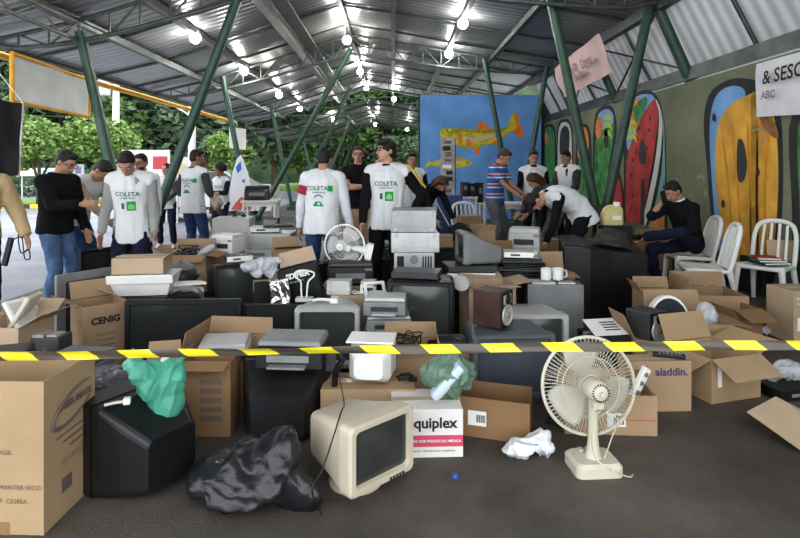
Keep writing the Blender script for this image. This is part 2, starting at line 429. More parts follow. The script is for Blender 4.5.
# ------------------------------------------------------------------ painted letters on the wall
def wp(x, y, k=1):
    """wall point seen at photograph pixel (x, y), as (y, z) on the wall plane"""
    D = WX * F / (x - CX); return (D, PZ(y, D))
def wall_patch(name, px, m, parent, k, sm=5, closed=True):
    pts = [wp(*p) for p in px]
    if sm: pts = spline(pts, sm)
    mb = MB(); x = WX - 0.004 - 0.003 * k
    mb._add([(x, a, b) for a, b in pts], [tuple(range(len(pts)))])
    return obj(name, mb, m, parent)
MP = {k: mat('mural_' + k, c, 0.75, 0, v, s) for k, c, v, s in (
    ('outline', (0.035, 0.036, 0.038), 0.2, 3), ('yellow', (0.66, 0.37, 0.06), 0.35, 2.2), ('gold', (0.62, 0.26, 0.02), 0.25, 3), ('sky', (0.20, 0.38, 0.66), 0.15, 2),
    ('red', (0.40, 0.055, 0.05), 0.35, 4), ('rind', (0.62, 0.63, 0.56), 0.1, 3), ('leaf', (0.07, 0.24, 0.08), 0.55, 5), ('orange', (0.62, 0.24, 0.07), 0.3, 4),
    ('lime', (0.42, 0.52, 0.12), 0.2, 6), ('seed', (0.06, 0.03, 0.03), 0, 3), ('teal', (0.22, 0.42, 0.40), 0.2, 4), ('slot', (0.05, 0.05, 0.05), 0.1, 3), ('brown', (0.30, 0.14, 0.06), 0.3, 5))}
def letter(label):
    t = thing('mural_letter', label, 'mural'); return t
# yellow fruit letter
t = letter('largest painted letter, filled with a yellow squash, behind the white chairs')
wall_patch('painted_outline', [(741, 78), (722, 83), (709, 96), (704, 122), (707, 165), (711, 215), (717, 262), (728, 284), (750, 288), (772, 284), (779, 250), (783, 200), (783, 150), (780, 110), (770, 86)], MP['outline'], t, 0)
wall_patch('painted_sky', [(738, 86), (722, 90), (713, 105), (710, 135), (713, 190), (717, 235), (724, 272), (736, 268), (731, 200), (735, 130), (746, 96)], MP['sky'], t, 1)
wall_patch('painted_squash', [(745, 97), (728, 108), (718, 130), (716, 170), (720, 215), (729, 262), (745, 270), (764, 268), (775, 240), (779, 190), (778, 140), (772, 105), (760, 92)], MP['yellow'], t, 2)
for q, (xa, xb) in enumerate(((722, 730), (732, 739), (748, 750), (758, 757), (768, 765))):
    wall_patch('painted_rib', [(xa, 130), (xa + 1.6, 130), (xb + 1.6, 200), (xb + 3, 258), (xb + 1.6, 258), (xb - 0.2, 200)], MP['gold'], t, 3, 4)
wall_patch('painted_slot', [(739, 141), (744, 141), (747, 155), (748, 168), (745, 180), (740, 181), (738, 168)], MP['slot'], t, 4)
wall_patch('painted_stain', [(752, 98), (758, 98), (759, 150), (760, 210), (758, 262), (752, 262), (751, 200), (752, 150)], mat('mural_stain', (0.42, 0.23, 0.03), 0.8, 0, 0.45, 5), t, 3)
for q in range(8):
    a = R(95 + 24 * q); cx_, cy_ = 771, 126
    wall_patch('painted_ray', [(cx_ + 8 * math.cos(a - .12), cy_ + 9 * math.sin(a - .12)), (cx_ + 22 * math.cos(a), cy_ + 26 * math.sin(a)), (cx_ + 8 * math.cos(a + .12), cy_ + 9 * math.sin(a + .12))], MP['teal'] if q % 2 else MP['gold'], t, 4, 0)
wall_patch('painted_flower_centre', [(762, 115), (770, 117), (778, 126), (780, 138), (773, 136), (764, 126)], MP['brown'], t, 5)
for px in ((715, 118), (724, 204), (759, 172), (756, 232)):
    wall_patch('painted_seed', [(px[0], px[1] - 5), (px[0] + 2.4, px[1]), (px[0] + 1, px[1] + 4), (px[0] - 1.6, px[1] + 1)], MP['seed'], t, 5, 3)
# watermelon letter A
t = letter('painted letter filled with a red watermelon slice and palm leaves, behind the seated man')
wall_patch('painted_outline', [(646, 90), (634, 95), (626, 108), (624, 140), (624, 180), (625, 228), (640, 232), (665, 240), (667, 200), (665, 150), (663, 115), (657, 96)], MP['outline'], t, 0)
wall_patch('painted_sky', [(645, 94), (633, 100), (628, 115), (628, 150), (640, 130), (655, 100)], MP['sky'], t, 1)
wall_patch('painted_melon', [(656, 99), (645, 112), (631, 145), (627, 165), (627, 225), (641, 226), (648, 190), (655, 150), (659, 118)], MP['red'], t, 2, 4)
wall_patch('painted_rind', [(656, 99), (660, 118), (656, 160), (648, 200), (641, 226), (645, 229), (652, 205), (660, 165), (663, 130), (661, 108)], MP['rind'], t, 3, 4)
wall_patch('painted_rind_edge', [(661, 108), (664, 140), (661, 180), (653, 215), (648, 230), (656, 236), (664, 232), (666, 190), (665, 130)], MP['teal'], t, 3, 4)
wall_patch('painted_orange', [(652, 224), (658, 205), (664, 196), (665, 232), (657, 236)], MP['orange'], t, 4, 4)
wall_patch('painted_fruit', [(629, 120), (632, 104), (640, 98), (643, 108), (640, 124), (633, 132)], MP['orange'], t, 3)
wall_patch('painted_leaf', [(634, 108), (645, 97), (648, 101), (644, 112), (640, 122), (636, 118)], MP['leaf'], t, 4)
for q in range(3):
    y = 120 + q * 7
    wall_patch('painted_palm_frond', [(627, y + 6), (631, y), (636, y + 1), (638, y + 9), (635, y + 5), (631, y + 5)], MP['lime'], t, 5, 4)
wall_patch('painted_slot', [(642, 140), (645, 141), (646, 150), (646, 163), (641, 163), (640, 152)], MP['slot'], t, 5)
wall_patch('painted_slot', [(642, 179), (646, 179), (645, 228), (641, 227)], MP['slot'], t, 5, 0)
for a, b in ((634, 160), (632, 175), (637, 152), (650, 130), (648, 148), (634, 195), (651, 118), (640, 128), (631, 210)):
    wall_patch('painted_seed', [(a, b - 2.5), (a + 1, b), (a, b + 2.5), (a - 1, b)], MP['seed'], t, 4, 0)
# green and orange letter behind the V column
t = letter('painted letter with palms and an orange fruit, behind the V column on the plinth')
wall_patch('painted_outline', [(608, 105), (598, 110), (594, 125), (593, 160), (594, 205), (610, 208), (622, 212), (624, 195), (619, 168), (613, 160), (617, 130), (614, 110)], MP['outline'], t, 0)
wall_patch('painted_sky', [(607, 109), (599, 114), (596, 130), (600, 140), (610, 136), (614, 120), (612, 112)], MP['sky'], t, 1)
wall_patch('painted_palm_grove', [(598, 132), (595, 160), (596, 203), (606, 204), (609, 170), (612, 150), (615, 125), (606, 128)], MP['leaf'], t, 2)
wall_patch('painted_fruit', [(599, 117), (596, 126), (597, 137), (601, 138), (603, 126), (602, 118)], MP['orange'], t, 3)
for q in range(3):
    y = 115 + q * 8
    wall_patch('painted_palm_frond', [(603, y + 7), (606, y), (611, y), (613, y + 8), (610, y + 5), (606, y + 5)], MP['lime'], t, 4, 4)
wall_patch('painted_slot', [(605, 131), (608, 130), (609, 146), (605, 146)], MP['slot'], t, 4)
wall_patch('painted_melon', [(613, 164), (618, 172), (622, 190), (622, 208), (608, 206), (609, 180)], MP['red'], t, 3)
# narrower letters farther along
t = letter('narrow painted letter in orange and green, second from the far end of the olive wall')
wall_patch('painted_outline', [(584, 124), (578, 130), (576, 150), (577, 200), (590, 203), (592, 160), (590, 130)], MP['outline'], t, 0)
wall_patch('painted_leaves', [(584, 150), (579, 160), (579, 198), (588, 200), (590, 165)], MP['leaf'], t, 1)
wall_patch('painted_fruit', [(584, 127), (579, 135), (578, 155), (583, 160), (589, 150), (588, 132)], MP['orange'], t, 2)
t = letter('white painted letter with a black oval hole, behind the grey hooded man')
wall_patch('painted_outline', [(565, 119), (559, 123), (557, 140), (557, 195), (572, 197), (573, 140), (571, 123)], MP['outline'], t, 0)
wall_patch('painted_field', [(565, 122), (560, 126), (558, 145), (559, 193), (571, 194), (572, 145), (570, 126)], MP['rind'], t, 1)
wall_patch('painted_hole', [(565, 126), (561, 132), (560, 150), (563, 158), (568, 156), (570, 140), (569, 129)], MP['slot'], t, 2)
t = letter('green painted letter beside the blue fish mural at the wall end')
wall_patch('painted_outline', [(549, 124), (544, 128), (543, 150), (543, 193), (556, 195), (556, 140), (554, 126)], MP['outline'], t, 0)
wall_patch('painted_leaves', [(549, 127), (545, 131), (545, 150), (545, 190), (554, 192), (555, 145), (553, 130)], MP['leaf'], t, 1)
wall_patch('painted_fruit', [(547, 132), (545.5, 138), (547, 146), (549, 140)], MP['orange'], t, 2)
t = letter('painted letter at the near end of the olive wall, only its dark edge showing')
wall_patch('painted_outline', [(800, 100), (792, 118), (789, 140), (792, 200), (797, 280), (840, 330), (880, 300), (880, 100), (840, 80)], MP['outline'], t, 0)
wall_patch('painted_field', [(815, 100), (802, 115), (798, 140), (800, 200), (806, 278), (840, 315), (870, 290), (870, 110), (840, 92)], MP['leaf'], t, 1)

# ------------------------------------------------------------------ fish mural
MY = 16.2
t = thing('fish_mural', 'large light blue mural of two yellow fish closing the far end', 'mural', (0, 0, 0))
m = MB(); m.bx(PX(420, MY), PX(541, MY), MY - 0.02, MY + 0.02, 0.0, PZ(95, MY))
obj('painted_water', m, mat('mural_water', (0.16, 0.36, 0.72), 0.7, 0, 0.2, 1.3), t)
def back_patch(name, px, m_, k, sm=5, parent=None):
    pts = [(PX(a, MY), PZ(b, MY)) for a, b in px]
    if sm: pts = spline(pts, sm)
    mb = MB(); y = MY - 0.022 - 0.004 * k
    mb._add([(a, y, b) for a, b in pts], [tuple(range(len(pts)))])
    return obj(name, mb, m_, parent or t)
FY = mat('fish_yellow', (0.62, 0.50, 0.03), 0.7, 0, 0.35, 6); FO = mat('fish_orange', (0.80, 0.22, 0.02), 0.7, 0, 0.2, 6); FP = mat('fish_pale', (0.62, 0.52, 0.36), 0.7, 0, 0.2, 5)
FG = mat('fish_olive', (0.36, 0.36, 0.02), 0.7, 0, 0.4, 10)
fb = back_patch('big_fish', [(440, 131), (446, 128), (460, 128.5), (480, 130), (495, 129.5), (508, 127), (516, 124), (512, 130), (505, 136), (492, 143), (478, 147), (466, 148), (456, 145), (448, 139), (441, 137)], FY, 0)
back_patch('back_scales', [(445, 128.3), (460, 128.5), (480, 130), (495, 129.5), (508, 127), (500, 132), (480, 133), (462, 132), (450, 134)], FG, 1, 5, fb)
back_patch('belly_band', [(462, 137), (475, 137), (492, 134), (506, 129.5), (500, 134), (488, 139), (474, 142), (464, 141)], FP, 1, 5, fb)
back_patch('gill', [(459, 133), (461.5, 136), (462, 141), (460, 145), (458.5, 144), (460, 140), (459.5, 136)], FO, 2, 4, fb)
back_patch('dorsal_fin', [(476, 129.8), (479, 122), (481, 121), (492, 129.6)], FO, 1, 0, fb)
back_patch('belly_fin', [(473, 147.5), (480, 147), (478.5, 156), (476, 154)], FO, 1, 0, fb)
back_patch('side_fin', [(466, 140), (471, 141), (470, 147), (467, 145)], FO, 2, 4, fb)
back_patch('rear_fin', [(491, 143), (498, 140), (496, 146)], FO, 1, 0, fb)
back_patch('tail', [(508, 127), (510, 119), (514, 113), (518, 115), (519, 122), (522, 128), (524, 136), (519, 137), (513, 132)], FO, 1, 4, fb)
back_patch('tail_root', [(508, 127), (510, 119), (513, 114), (516, 122), (515, 130)], FY, 2, 4, fb)
back_patch('eye', [(448.2, 129.8), (450, 128.8), (451.5, 130), (450, 131.6)], PAPER, 3, 4, fb)
back_patch('pupil', [(449.3, 130), (450.1, 129.5), (450.8, 130.2), (450, 130.9)], INK, 4, 4, fb)
fs = back_patch('small_fish', [(426, 158), (429, 162), (438, 160), (450, 157), (462, 158), (471, 162), (470, 165), (458, 168), (445, 168), (436, 166), (430, 165), (425, 168), (427, 163)], FY, 0, 4)
back_patch('fish_side', [(438, 162), (452, 160), (464, 162), (452, 165), (440, 165)], FP, 1, 4, fs)
back_patch('eye', [(467, 162.5), (468.3, 162), (468.8, 163.3), (467.6, 163.8)], INK, 2, 0, fs)

# ================================================================== banners and hanging things
def cloth_quad(name, pts, m, parent=None, nx=16, ny=8, sag=0.0, wav=0.0, seed=0):
    """pts: world corners top-left, top-right, bottom-right, bottom-left"""
    a, b, c, d = [Vector(p) for p in pts]; nrm = (b - a).cross(d - a).normalized(); mb = MB(); vs = []
    for j in range(ny + 1):
        for i in range(nx + 1):
            u, v = i / nx, j / ny; p = (a * (1 - u) + b * u) * (1 - v) + (d * (1 - u) + c * u) * v
            p = p + nrm * (wav * noise.noise(Vector((u * 3 + seed, v * 1.6, seed))) ) + Vector((0, 0, -sag * math.sin(math.pi * u) * (1 - v * 0.5)))
            vs.append(p)
    mb._add(vs, [(j * (nx + 1) + i, j * (nx + 1) + i + 1, (j + 1) * (nx + 1) + i + 1, (j + 1) * (nx + 1) + i) for j in range(ny) for i in range(nx)], True)
    return obj(name, mb, m, parent)
def translucent(m, fac):
    nt = m.node_tree; b = nt.nodes['Principled BSDF']; o = nt.nodes['Material Output']; tr = nt.nodes.new('ShaderNodeBsdfTranslucent'); mx = nt.nodes.new('ShaderNodeMixShader'); mx.inputs[0].default_value = fac
    if b.inputs['Base Color'].is_linked: nt.links.new(b.inputs['Base Color'].links[0].from_socket, tr.inputs[0])
    else: tr.inputs[0].default_value = b.inputs['Base Color'].default_value
    nt.links.new(b.outputs[0], mx.inputs[1]); nt.links.new(tr.outputs[0], mx.inputs[2]); nt.links.new(mx.outputs[0], o.inputs['Surface']); return m
translucent(CLADM, 0.14)
CLOTHG = mat('grey_banner_back', (0.46, 0.46, 0.43), 0.9, 0, 0.10, 2)
YEL = mat('yellow_paint', (0.72, 0.38, 0.02), 0.5, 0, 0.15, 4)
# beige banner in a yellow frame under the eave
D1, D2 = 7.4, 9.6
t = thing('framed_banner', 'blank grey banner in a yellow frame hung under the roof eave', 'banner')
q = [P(12, 53, D1), P(89, 80, D2), P(89, 117, D2), P(12, 101, D1)]
cloth_quad('banner_sheet', q, translucent(CLOTHG, 0.4), t, wav=0.05)
m = MB()
for a, b in zip(q, q[1:] + q[:1]): m.tube([a, b], 0.03, 6)
obj('banner_frame', m, YEL, t)
t = thing('eave_pipe', 'long yellow pipe running along the street side eave', 'pipe')
m = MB(); m.tube([(-6.26, 4.0, 3.27), (-6.26, 21.5, 3.27)], 0.06, 10); obj('pipe_run', m, YEL, t)
# black banner on a pole at the edge
t = thing('black_banner', 'plain black banner hanging from a thin white pole at the picture edge', 'banner')
q = [P(-30, 96, 5.2), P(22, 103, 5.5), P(18, 175, 5.5), P(-30, 182, 5.2)]
cloth_quad('banner_sheet', q, mat('black_banner_cloth', (0.02, 0.02, 0.022), 0.8, 0, 0.3, 2), t, wav=0.08, seed=4)
m = MB(); m.tube([P(22.5, 102, 5.52), P(18.5, 177, 5.52)], 0.014, 8); m.tube([P(22.5, 102, 5.52), (-4.66, 5.52, 3.36)], 0.004, 5); obj('banner_pole', m, WHITE_PL, t)
# far white sheet
t = thing('hanging_sheet', 'small pale sheet hanging from the far street side eave', 'banner')
cloth_quad('sheet_cloth', [P(229, 127, 19), P(246, 129, 19), P(246, 150, 19), P(229, 148, 19)], mat('pale_sheet', (0.62, 0.62, 0.58), 0.9, 0, 0.1, 3), t, wav=0.05, seed=2)
# pink banner on the clerestory
PINK = mat('pink_banner_cloth', (0.72, 0.53, 0.50), 0.85, 0, 0.08, 3)
t = thing('pink_banner', 'creased pale pink banner with faded print tied under the clerestory', 'banner')
q = [P(553, 71, 13.0), P(599, 33, 9.9), P(612, 72, 9.9), P(561, 98, 13.0)]
q = [(3.72, 12.9, PZ(69, 12.9)), (PX(599, 9.9), 9.9, PZ(33, 9.9)), (PX(612, 9.9), 9.9, PZ(72, 9.9)), (3.9, 12.9, PZ(98, 12.9))]
cloth_quad('banner_sheet', q, PINK, t, wav=0.10, seed=1)
def on_quad(q, u, v):
    a, b, c, d = [Vector(p) for p in q]; return (a * (1 - u) + b * u) * (1 - v) + (d * (1 - u) + c * u) * v
def quad_frame(q, u, v):
    a, b, c, d = [Vector(p) for p in q]; ex = (b - a).normalized(); n = ex.cross((a - d).normalized()).normalized(); ey = n.cross(ex)
    M = Matrix((ex, ey, n)).transposed().to_4x4(); M.translation = on_quad(q, u, v) + n * 0.07; return M
FADED = mat('faded_print', (0.30, 0.22, 0.27), 0.9)
for s, u, v, sz in (('o o', 0.45, 0.35, 0.35), ('Cores', 0.72, 0.45, 0.26), ('do Bem', 0.55, 0.68, 0.22), ('***', 0.3, 0.6, 0.3)):
    o = text(s, sz, FADED, t, (0, 0, 0), (0, 0, 0), 0.004); o.matrix_local = quad_frame(q, u, v)
# white banner with writing
t = thing('white_banner', 'white banner with black lettering tied to the top of the olive wall', 'banner')
q = [(WX - 0.1, WX * F / (762 - CX) - 0.05, PZ(65, 6.67)), (WX - 0.1, 4.6, 2.70), (WX - 0.07, 4.6, 1.96), (WX - 0.07, 6.68, PZ(117, 6.68))]
cloth_quad('banner_sheet', q, mat('white_banner_cloth', (0.78, 0.78, 0.80), 0.7, 0, 0.06, 3), t, wav=0.04, seed=7)
for s, u, v, sz in (('& SESCAP PR', 0.40, 0.30, 0.215), ('Londrina', 0.62, 0.55, 0.15), ('ABC', 0.15, 0.62, 0.12), ('de servicos', 0.52, 0.75, 0.11)):
    o = text(s, sz, INK if sz > 0.2 else FADED, t, (0, 0, 0), (0, 0, 0), 0.003, shear=0.15); M = quad_frame(q, u, v); M.translation -= Vector((0, 0, 0)); o.matrix_local = M

# ================================================================== bulbs
BULB = mat('glowing_bulb', (1.0, 0.98, 0.93), 0.5, emit=60.0)
bulbs = [(-3.64, 10.3, 3.86), (-3.64, 13.7, 3.84), (-3.64, 17.9, 3.8), (-3.64, 21.9, 3.78), (-1.07, 13.0, 4.44), (-1.07, 18.2, 4.6), (-1.07, 22.6, 4.7),
         (1.36, 10.9, 4.28), (1.36, 13.6, 4.24), (PX(334, 26), 26, 3.7), (PX(375, 33), 33, 4.05), (PX(394, 23), 23, 4.3), (PX(407, 33), 33, 3.75), (1.36, 7.0, 4.25), (-1.07, 8.6, 4.55), (-3.64, 6.0, 3.84)]
wires = ['over the street side row', 'over the middle row', 'over the mural side row']
for i, (x, y, z) in enumerate(bulbs):
    t = thing('light_bulb', 'bright round lamp glowing under the metal roof', 'lamp', (x, y, z), 0, 'lamps under the roof')
    m = MB(); m.ell((0, 0, 0), 0.10, 14, 10); obj('bulb_globe', m, BULB, t)
    zt = sub_z(x) - (0 if y < 24 else 0.35)
    m = MB(); m.cone((0, 0, 0.08), (0, 0, 0.16), 0.045, 0.04, 10); m.tube([(0, 0, 0.15), (0, 0, max(0.2, zt - z - 0.05))], 0.012, 6); obj('lamp_socket', m, STEEL, t)

# ================================================================== camera, light, view
cam = bpy.data.cameras.new('camera'); co = bpy.data.objects.new('camera', cam); C.objects.link(co)
co.location = (0, 0, EYE); co.rotation_euler = (R(90), 0, 0)
cam.sensor_width = 36; cam.lens = F / 800 * 36; cam.shift_x = 7 / 800; cam.shift_y = -101 / 800; cam.clip_start = 0.05; cam.clip_end = 300
bpy.context.scene.camera = co
w = bpy.data.worlds.new('overcast'); bpy.context.scene.world = w; w.use_nodes = True
w.node_tree.nodes['Background'].inputs[0].default_value = (0.93, 0.97, 1.0, 1); w.node_tree.nodes['Background'].inputs[1].default_value = 1.6
vs_ = bpy.context.scene.view_settings; vs_.view_transform = 'Standard'; vs_.look = 'Medium High Contrast'; vs_.exposure = 0.95
# ================================================================== makers of the discarded electronics
def cardmat(name, c):
    return mat(name, c, 0.85, 0, 0.10, 3.5, 0.08, 25)
CARD = cardmat('tan_cardboard', (0.38, 0.265, 0.165)); CARD2 = cardmat('pale_cardboard', (0.47, 0.36, 0.25)); CARD3 = cardmat('brown_cardboard', (0.27, 0.165, 0.085)); CARD4 = cardmat('golden_cardboard', (0.40, 0.285, 0.17))
CARDIN = cardmat('cardboard_inside', (0.34, 0.225, 0.13)); WHITECARD = cardmat('white_printed_card', (0.74, 0.72, 0.69))
TAPEM = mat('clear_packing_tape', (0.50, 0.38, 0.25), 0.25)
BLUEINK = mat('purple_ink', (0.08, 0.05, 0.16), 0.8); GREENINK = mat('green_ink', (0.18, 0.22, 0.06), 0.8); GREYINK = mat('faded_grey_ink', (0.16, 0.12, 0.10), 0.85)

def carton(label, w, d, h, loc, rz=0, flaps=(None, None, None, None), m=CARD, closed=False, rx=0, ry=0, flen=None, group=None, name='cardboard_carton'):
    """flaps: angles of the front, back, left and right flaps from upright, outward positive; None leaves the flap off"""
    t = thing(name, label, 'box', loc, rz, group, rx, ry); e = 0.006
    def ring(a, b, z): return [(-a, -b, z), (a, -b, z), (a, b, z), (-a, b, z)]
    mb = MB(); a, b = w / 2, d / 2
    if closed:
        mb.box((0, 0, h / 2), (w, d, h)); obj('carton_body', mb, m, t, bevel=0.004)
        mb = MB(); mb.bx(-a, a, -0.025, 0.025, h, h + 0.002); mb.bx(-a - 0.002, -a, -0.025, 0.025, h - 0.08, h + 0.002); mb.bx(a, a + 0.002, -0.025, 0.025, h - 0.08, h + 0.002)
        obj('packing_tape', mb, TAPEM, t)
    else:
        rs = ring(a, b, 0.001) + ring(a, b, h) + ring(a - e, b - e, h) + ring(a - e, b - e, e)
        fs = [(3, 2, 1, 0), (12, 13, 14, 15)]
        for k in range(3):
            for i in range(4): fs.append((k * 4 + i, k * 4 + (i + 1) % 4, (k + 1) * 4 + (i + 1) % 4, (k + 1) * 4 + i))
        mb._add(rs, fs); obj('carton_body', mb, m, t)
    fl = flen or min(w, d) * 0.5
    for i, an in enumerate(flaps):
        if an is None: continue
        L = w if i < 2 else d; th = R(an); mb = MB(); sl = 0.012
        # flap in its own frame: hinge along x, rising along z, leaning toward -y
        mb.prism([(-L / 2 + 0.003, 0), (L / 2 - 0.003, 0), (L / 2 - sl, fl), (-L / 2 + sl, fl)], -0.0025, 0.0025, Matrix(((1, 0, 0, 0), (0, 0, 1, 0), (0, 1, 0, 0), (0, 0, 0, 1))))
        M = Matrix.Rotation(th, 4, 'X')
        pos = [(0, -b, 0), (0, b, math.pi), (-a, 0, -math.pi / 2), (a, 0, math.pi / 2)][i]
        f = obj('flap', mb, CARDIN if (m is CARD and an > 60) else m, t)
        f.matrix_local = Matrix.Translation((pos[0], pos[1], h + 0.003)) @ Matrix.Rotation(pos[2], 4, 'Z') @ M
    return t
def face_text(t, s, size, m, face, w, d, u, z, bold=0.0, shear=None):
    """printed words on a carton side; u along the face from its centre"""
    rot = {'front': (R(90), 0, 0), 'right': (R(90), 0, R(90)), 'left': (R(90), 0, R(-90)), 'top': (0, 0, 0)}[face]
    loc = {'front': (u, -d / 2 - 0.0025, z), 'right': (w / 2 + 0.0025, u, z), 'left': (-w / 2 - 0.0025, -u, z), 'top': (u, 0, z)}[face]
    return text(s, size, m, t, loc, rot, bold, shear=shear)
def face_panel(t, name, face, w, d, u, z, pw, ph, m, k=1):
    mb = MB(); e = 0.0012 * k
    if face == 'front': mb.bx(u - pw / 2, u + pw / 2, -d / 2 - e, -d / 2, z - ph / 2, z + ph / 2)
    elif face == 'right': mb.bx(w / 2, w / 2 + e, u - pw / 2, u + pw / 2, z - ph / 2, z + ph / 2)
    else: mb.bx(-w / 2 - e, -w / 2, u - pw / 2, u + pw / 2, z - ph / 2, z + ph / 2)
    return obj(name, mb, m, t)

def barcode(t, w, d, u, z, pw, ph):
    rnd = random.Random(int(u * 1000) + 7); mb = MB(); x = u - pw / 2
    while x < u + pw / 2:
        k = rnd.choice((0.002, 0.003, 0.005)); mb.bx(x, x + k, -d / 2 - 0.0026, -d / 2, z - ph / 2, z + ph / 2); x += k + rnd.choice((0.002, 0.004))
    o = obj('barcode', mb, INK, t); o['kind'] = 'stuff'; return o
def rrect(w, h, r, y, n=4, cx=0, cz=0):
    """rounded rectangle ring in the xz plane"""
    out = []
    for sx, sz, a0 in ((1, 1, 0), (-1, 1, 90), (-1, -1, 180), (1, -1, 270)):
        for i in range(n + 1):
            a = R(a0 + 90 * i / n); out.append((cx + sx * (w / 2 - r) + r * math.cos(a), y, cz + sz * (h / 2 - r) + r * math.sin(a)))
    return out
def tube_set(name, label, cat, w, h, d, loc, rz, body, scr=SCREENG, base=True, rx=0, ry=0, depth_front=0.09, back=(0.55, 0.6), zoff=-0.04, border=0.12, bottom=0.16, style='monitor'):
    """picture-tube monitor or television: bezel with recessed bulging glass, tapering rear shell, foot"""
    t = thing(name, label, cat, loc, rz, None, rx, ry); b0 = 0.0
    if base and style == 'monitor':
        mb = MB(); mb.lathe([(w * 0.32, 0), (w * 0.33, 0.012), (w * 0.26, 0.03), (w * 0.16, 0.035), (w * 0.16, 0.07)], 28); obj('swivel_base', mb, body, t); b0 = 0.062
    elif base:
        mb = MB(); mb.box((0, 0.01, 0.02), (w * 0.82, d * 0.7, 0.04), taper=(1.08, 1.05)); obj('foot', mb, body, t, bevel=0.004); b0 = 0.038
    cz = b0 + h / 2; yf = -d / 2; r = 0.03 if style == 'monitor' else 0.018
    # bezel: outer rounded block with a window
    wi, hi = w * (1 - 2 * border), h * (1 - border - bottom); cz2 = cz + h * (bottom - border) / 2
    rings = [rrect(w, h, r, yf + depth_front, cz=cz), rrect(w, h, r, yf + 0.012, cz=cz), rrect(w - 0.02, h - 0.02, r * 0.8, yf, cz=cz),
             rrect(wi + 0.012, hi + 0.012, 0.022, yf, cz=cz2), rrect(wi, hi, 0.02, yf + 0.022, cz=cz2)]
    mb = MB(); mb.loft(rings, False, False); obj('bezel', mb, body, t)
    # glass
    mb = MB(); vs = []; n = 8
    for j in range(n + 1):
        for i in range(n + 1):
            u, v = i / n * 2 - 1, j / n * 2 - 1
            vs.append((u * wi / 2, yf + 0.021 - 0.014 * (1 - u * u) * (1 - v * v), cz2 + v * hi / 2))
    mb._add(vs, [(j * (n + 1) + i, j * (n + 1) + i + 1, (j + 1) * (n + 1) + i + 1, (j + 1) * (n + 1) + i) for j in range(n) for i in range(n)], True)
    obj('screen', mb, scr, t)
    bw, bh = w * back[0], h * back[1]; y1 = yf + depth_front
    mb = MB(); mb.loft([rrect(w * 0.985, h * 0.985, r, y1 - 0.004, cz=cz), rrect(w * 0.96, h * 0.95, r * 1.3, y1 + d * 0.10, cz=cz), rrect((w + bw) / 2, (h + bh) / 2, 0.04, y1 + d * 0.36, cz=cz + zoff * 0.5),
                        rrect(bw, bh, 0.035, d / 2 - 0.02, cz=cz + zoff), rrect(bw * 0.92, bh * 0.9, 0.03, d / 2, cz=cz + zoff)], style == 'monitor', True)
    rear = obj('rear_shell', mb, body, t)
    mb = MB()
    for i in range(9): mb.box((0, y1 + d * (0.05 + 0.035 * i), cz + h * 0.485 - i * 0.002), (w * 0.5, d * 0.014, 0.012))
    mb2 = MB()
    for i in range(5): mb2.box((w * (0.10 + 0.05 * i), yf - 0.001, b0 + h * bottom * 0.42), (w * 0.028, 0.008, 0.010))
    obj('button', mb2, DKGREY if body is not BLACK else MIDGREY, t)['kind'] = 'stuff'
    if style == 'tv':
        m3 = MB()
        for i in range(14): m3.box((-w * 0.40 + i * w * 0.026, yf - 0.0005, b0 + h * bottom * 0.42), (w * 0.012, 0.004, h * bottom * 0.5))
        obj('speaker_grille', m3, DKGREY, t)
    return t
def crt_monitor(label, w, h, d, loc, rz, body, **k): return tube_set('tube_monitor', label, 'monitor', w, h, d, loc, rz, body, **k)
def crt_tv(label, w, h, d, loc, rz, body=BLACK, **k):
    k.setdefault('border', 0.07); k.setdefault('bottom', 0.14); k.setdefault('back', (0.6, 0.62)); return tube_set('tube_television', label, 'television', w, h, d, loc, rz, body, style='tv', **k)

def flat_tv(label, w, h, loc, rz, body=BLACK, scr=SCREEN, stand=True, rx=0, ry=0, edge=0.035, name='flat_television', cat='television'):
    t = thing(name, label, cat, loc, rz, None, rx, ry); z0 = 0.06 if stand else 0.0; th = 0.05
    if stand:
        mb = MB(); mb.box((0, 0, 0.008), (w * 0.42, 0.2, 0.016)); mb.box((0, 0.01, 0.05), (w * 0.16, 0.03, 0.09)); obj('stand', mb, body, t, bevel=0.004)
    cz = z0 + h / 2
    mb = MB(); mb.loft([rrect(w * 0.7, h * 0.7, 0.02, th / 2 + 0.03, 3, cz=cz), rrect(w * 0.94, h * 0.94, 0.015, th / 2, 3, cz=cz), rrect(w, h, 0.012, th / 2 - 0.015, 3, cz=cz), rrect(w, h, 0.012, -th / 2 + 0.004, 3, cz=cz), rrect(w - 0.008, h - 0.008, 0.01, -th / 2, 3, cz=cz),
                        rrect(w - 2 * edge, h - 2.2 * edge, 0.006, -th / 2, 3, cz=cz + edge * 0.2), rrect(w - 2 * edge - 0.01, h - 2.2 * edge - 0.01, 0.006, -th / 2 + 0.01, 3, cz=cz + edge * 0.2)], False, True)
    obj('panel_housing', mb, body, t)
    mb = MB(); mb.bx(-w / 2 + edge + 0.006, w / 2 - edge - 0.006, -th / 2 + 0.004, -th / 2 + 0.009, cz - h / 2 + edge * 1.3 + 0.006, cz + h / 2 - edge * 0.9 - 0.006); obj('screen', mb, scr, t)
    mb = MB(); mb.box((w * 0.34, -th / 2 - 0.001, z0 + edge * 0.5), (w * 0.08, 0.004, 0.006)); obj('button', mb, MIDGREY, t)
    return t

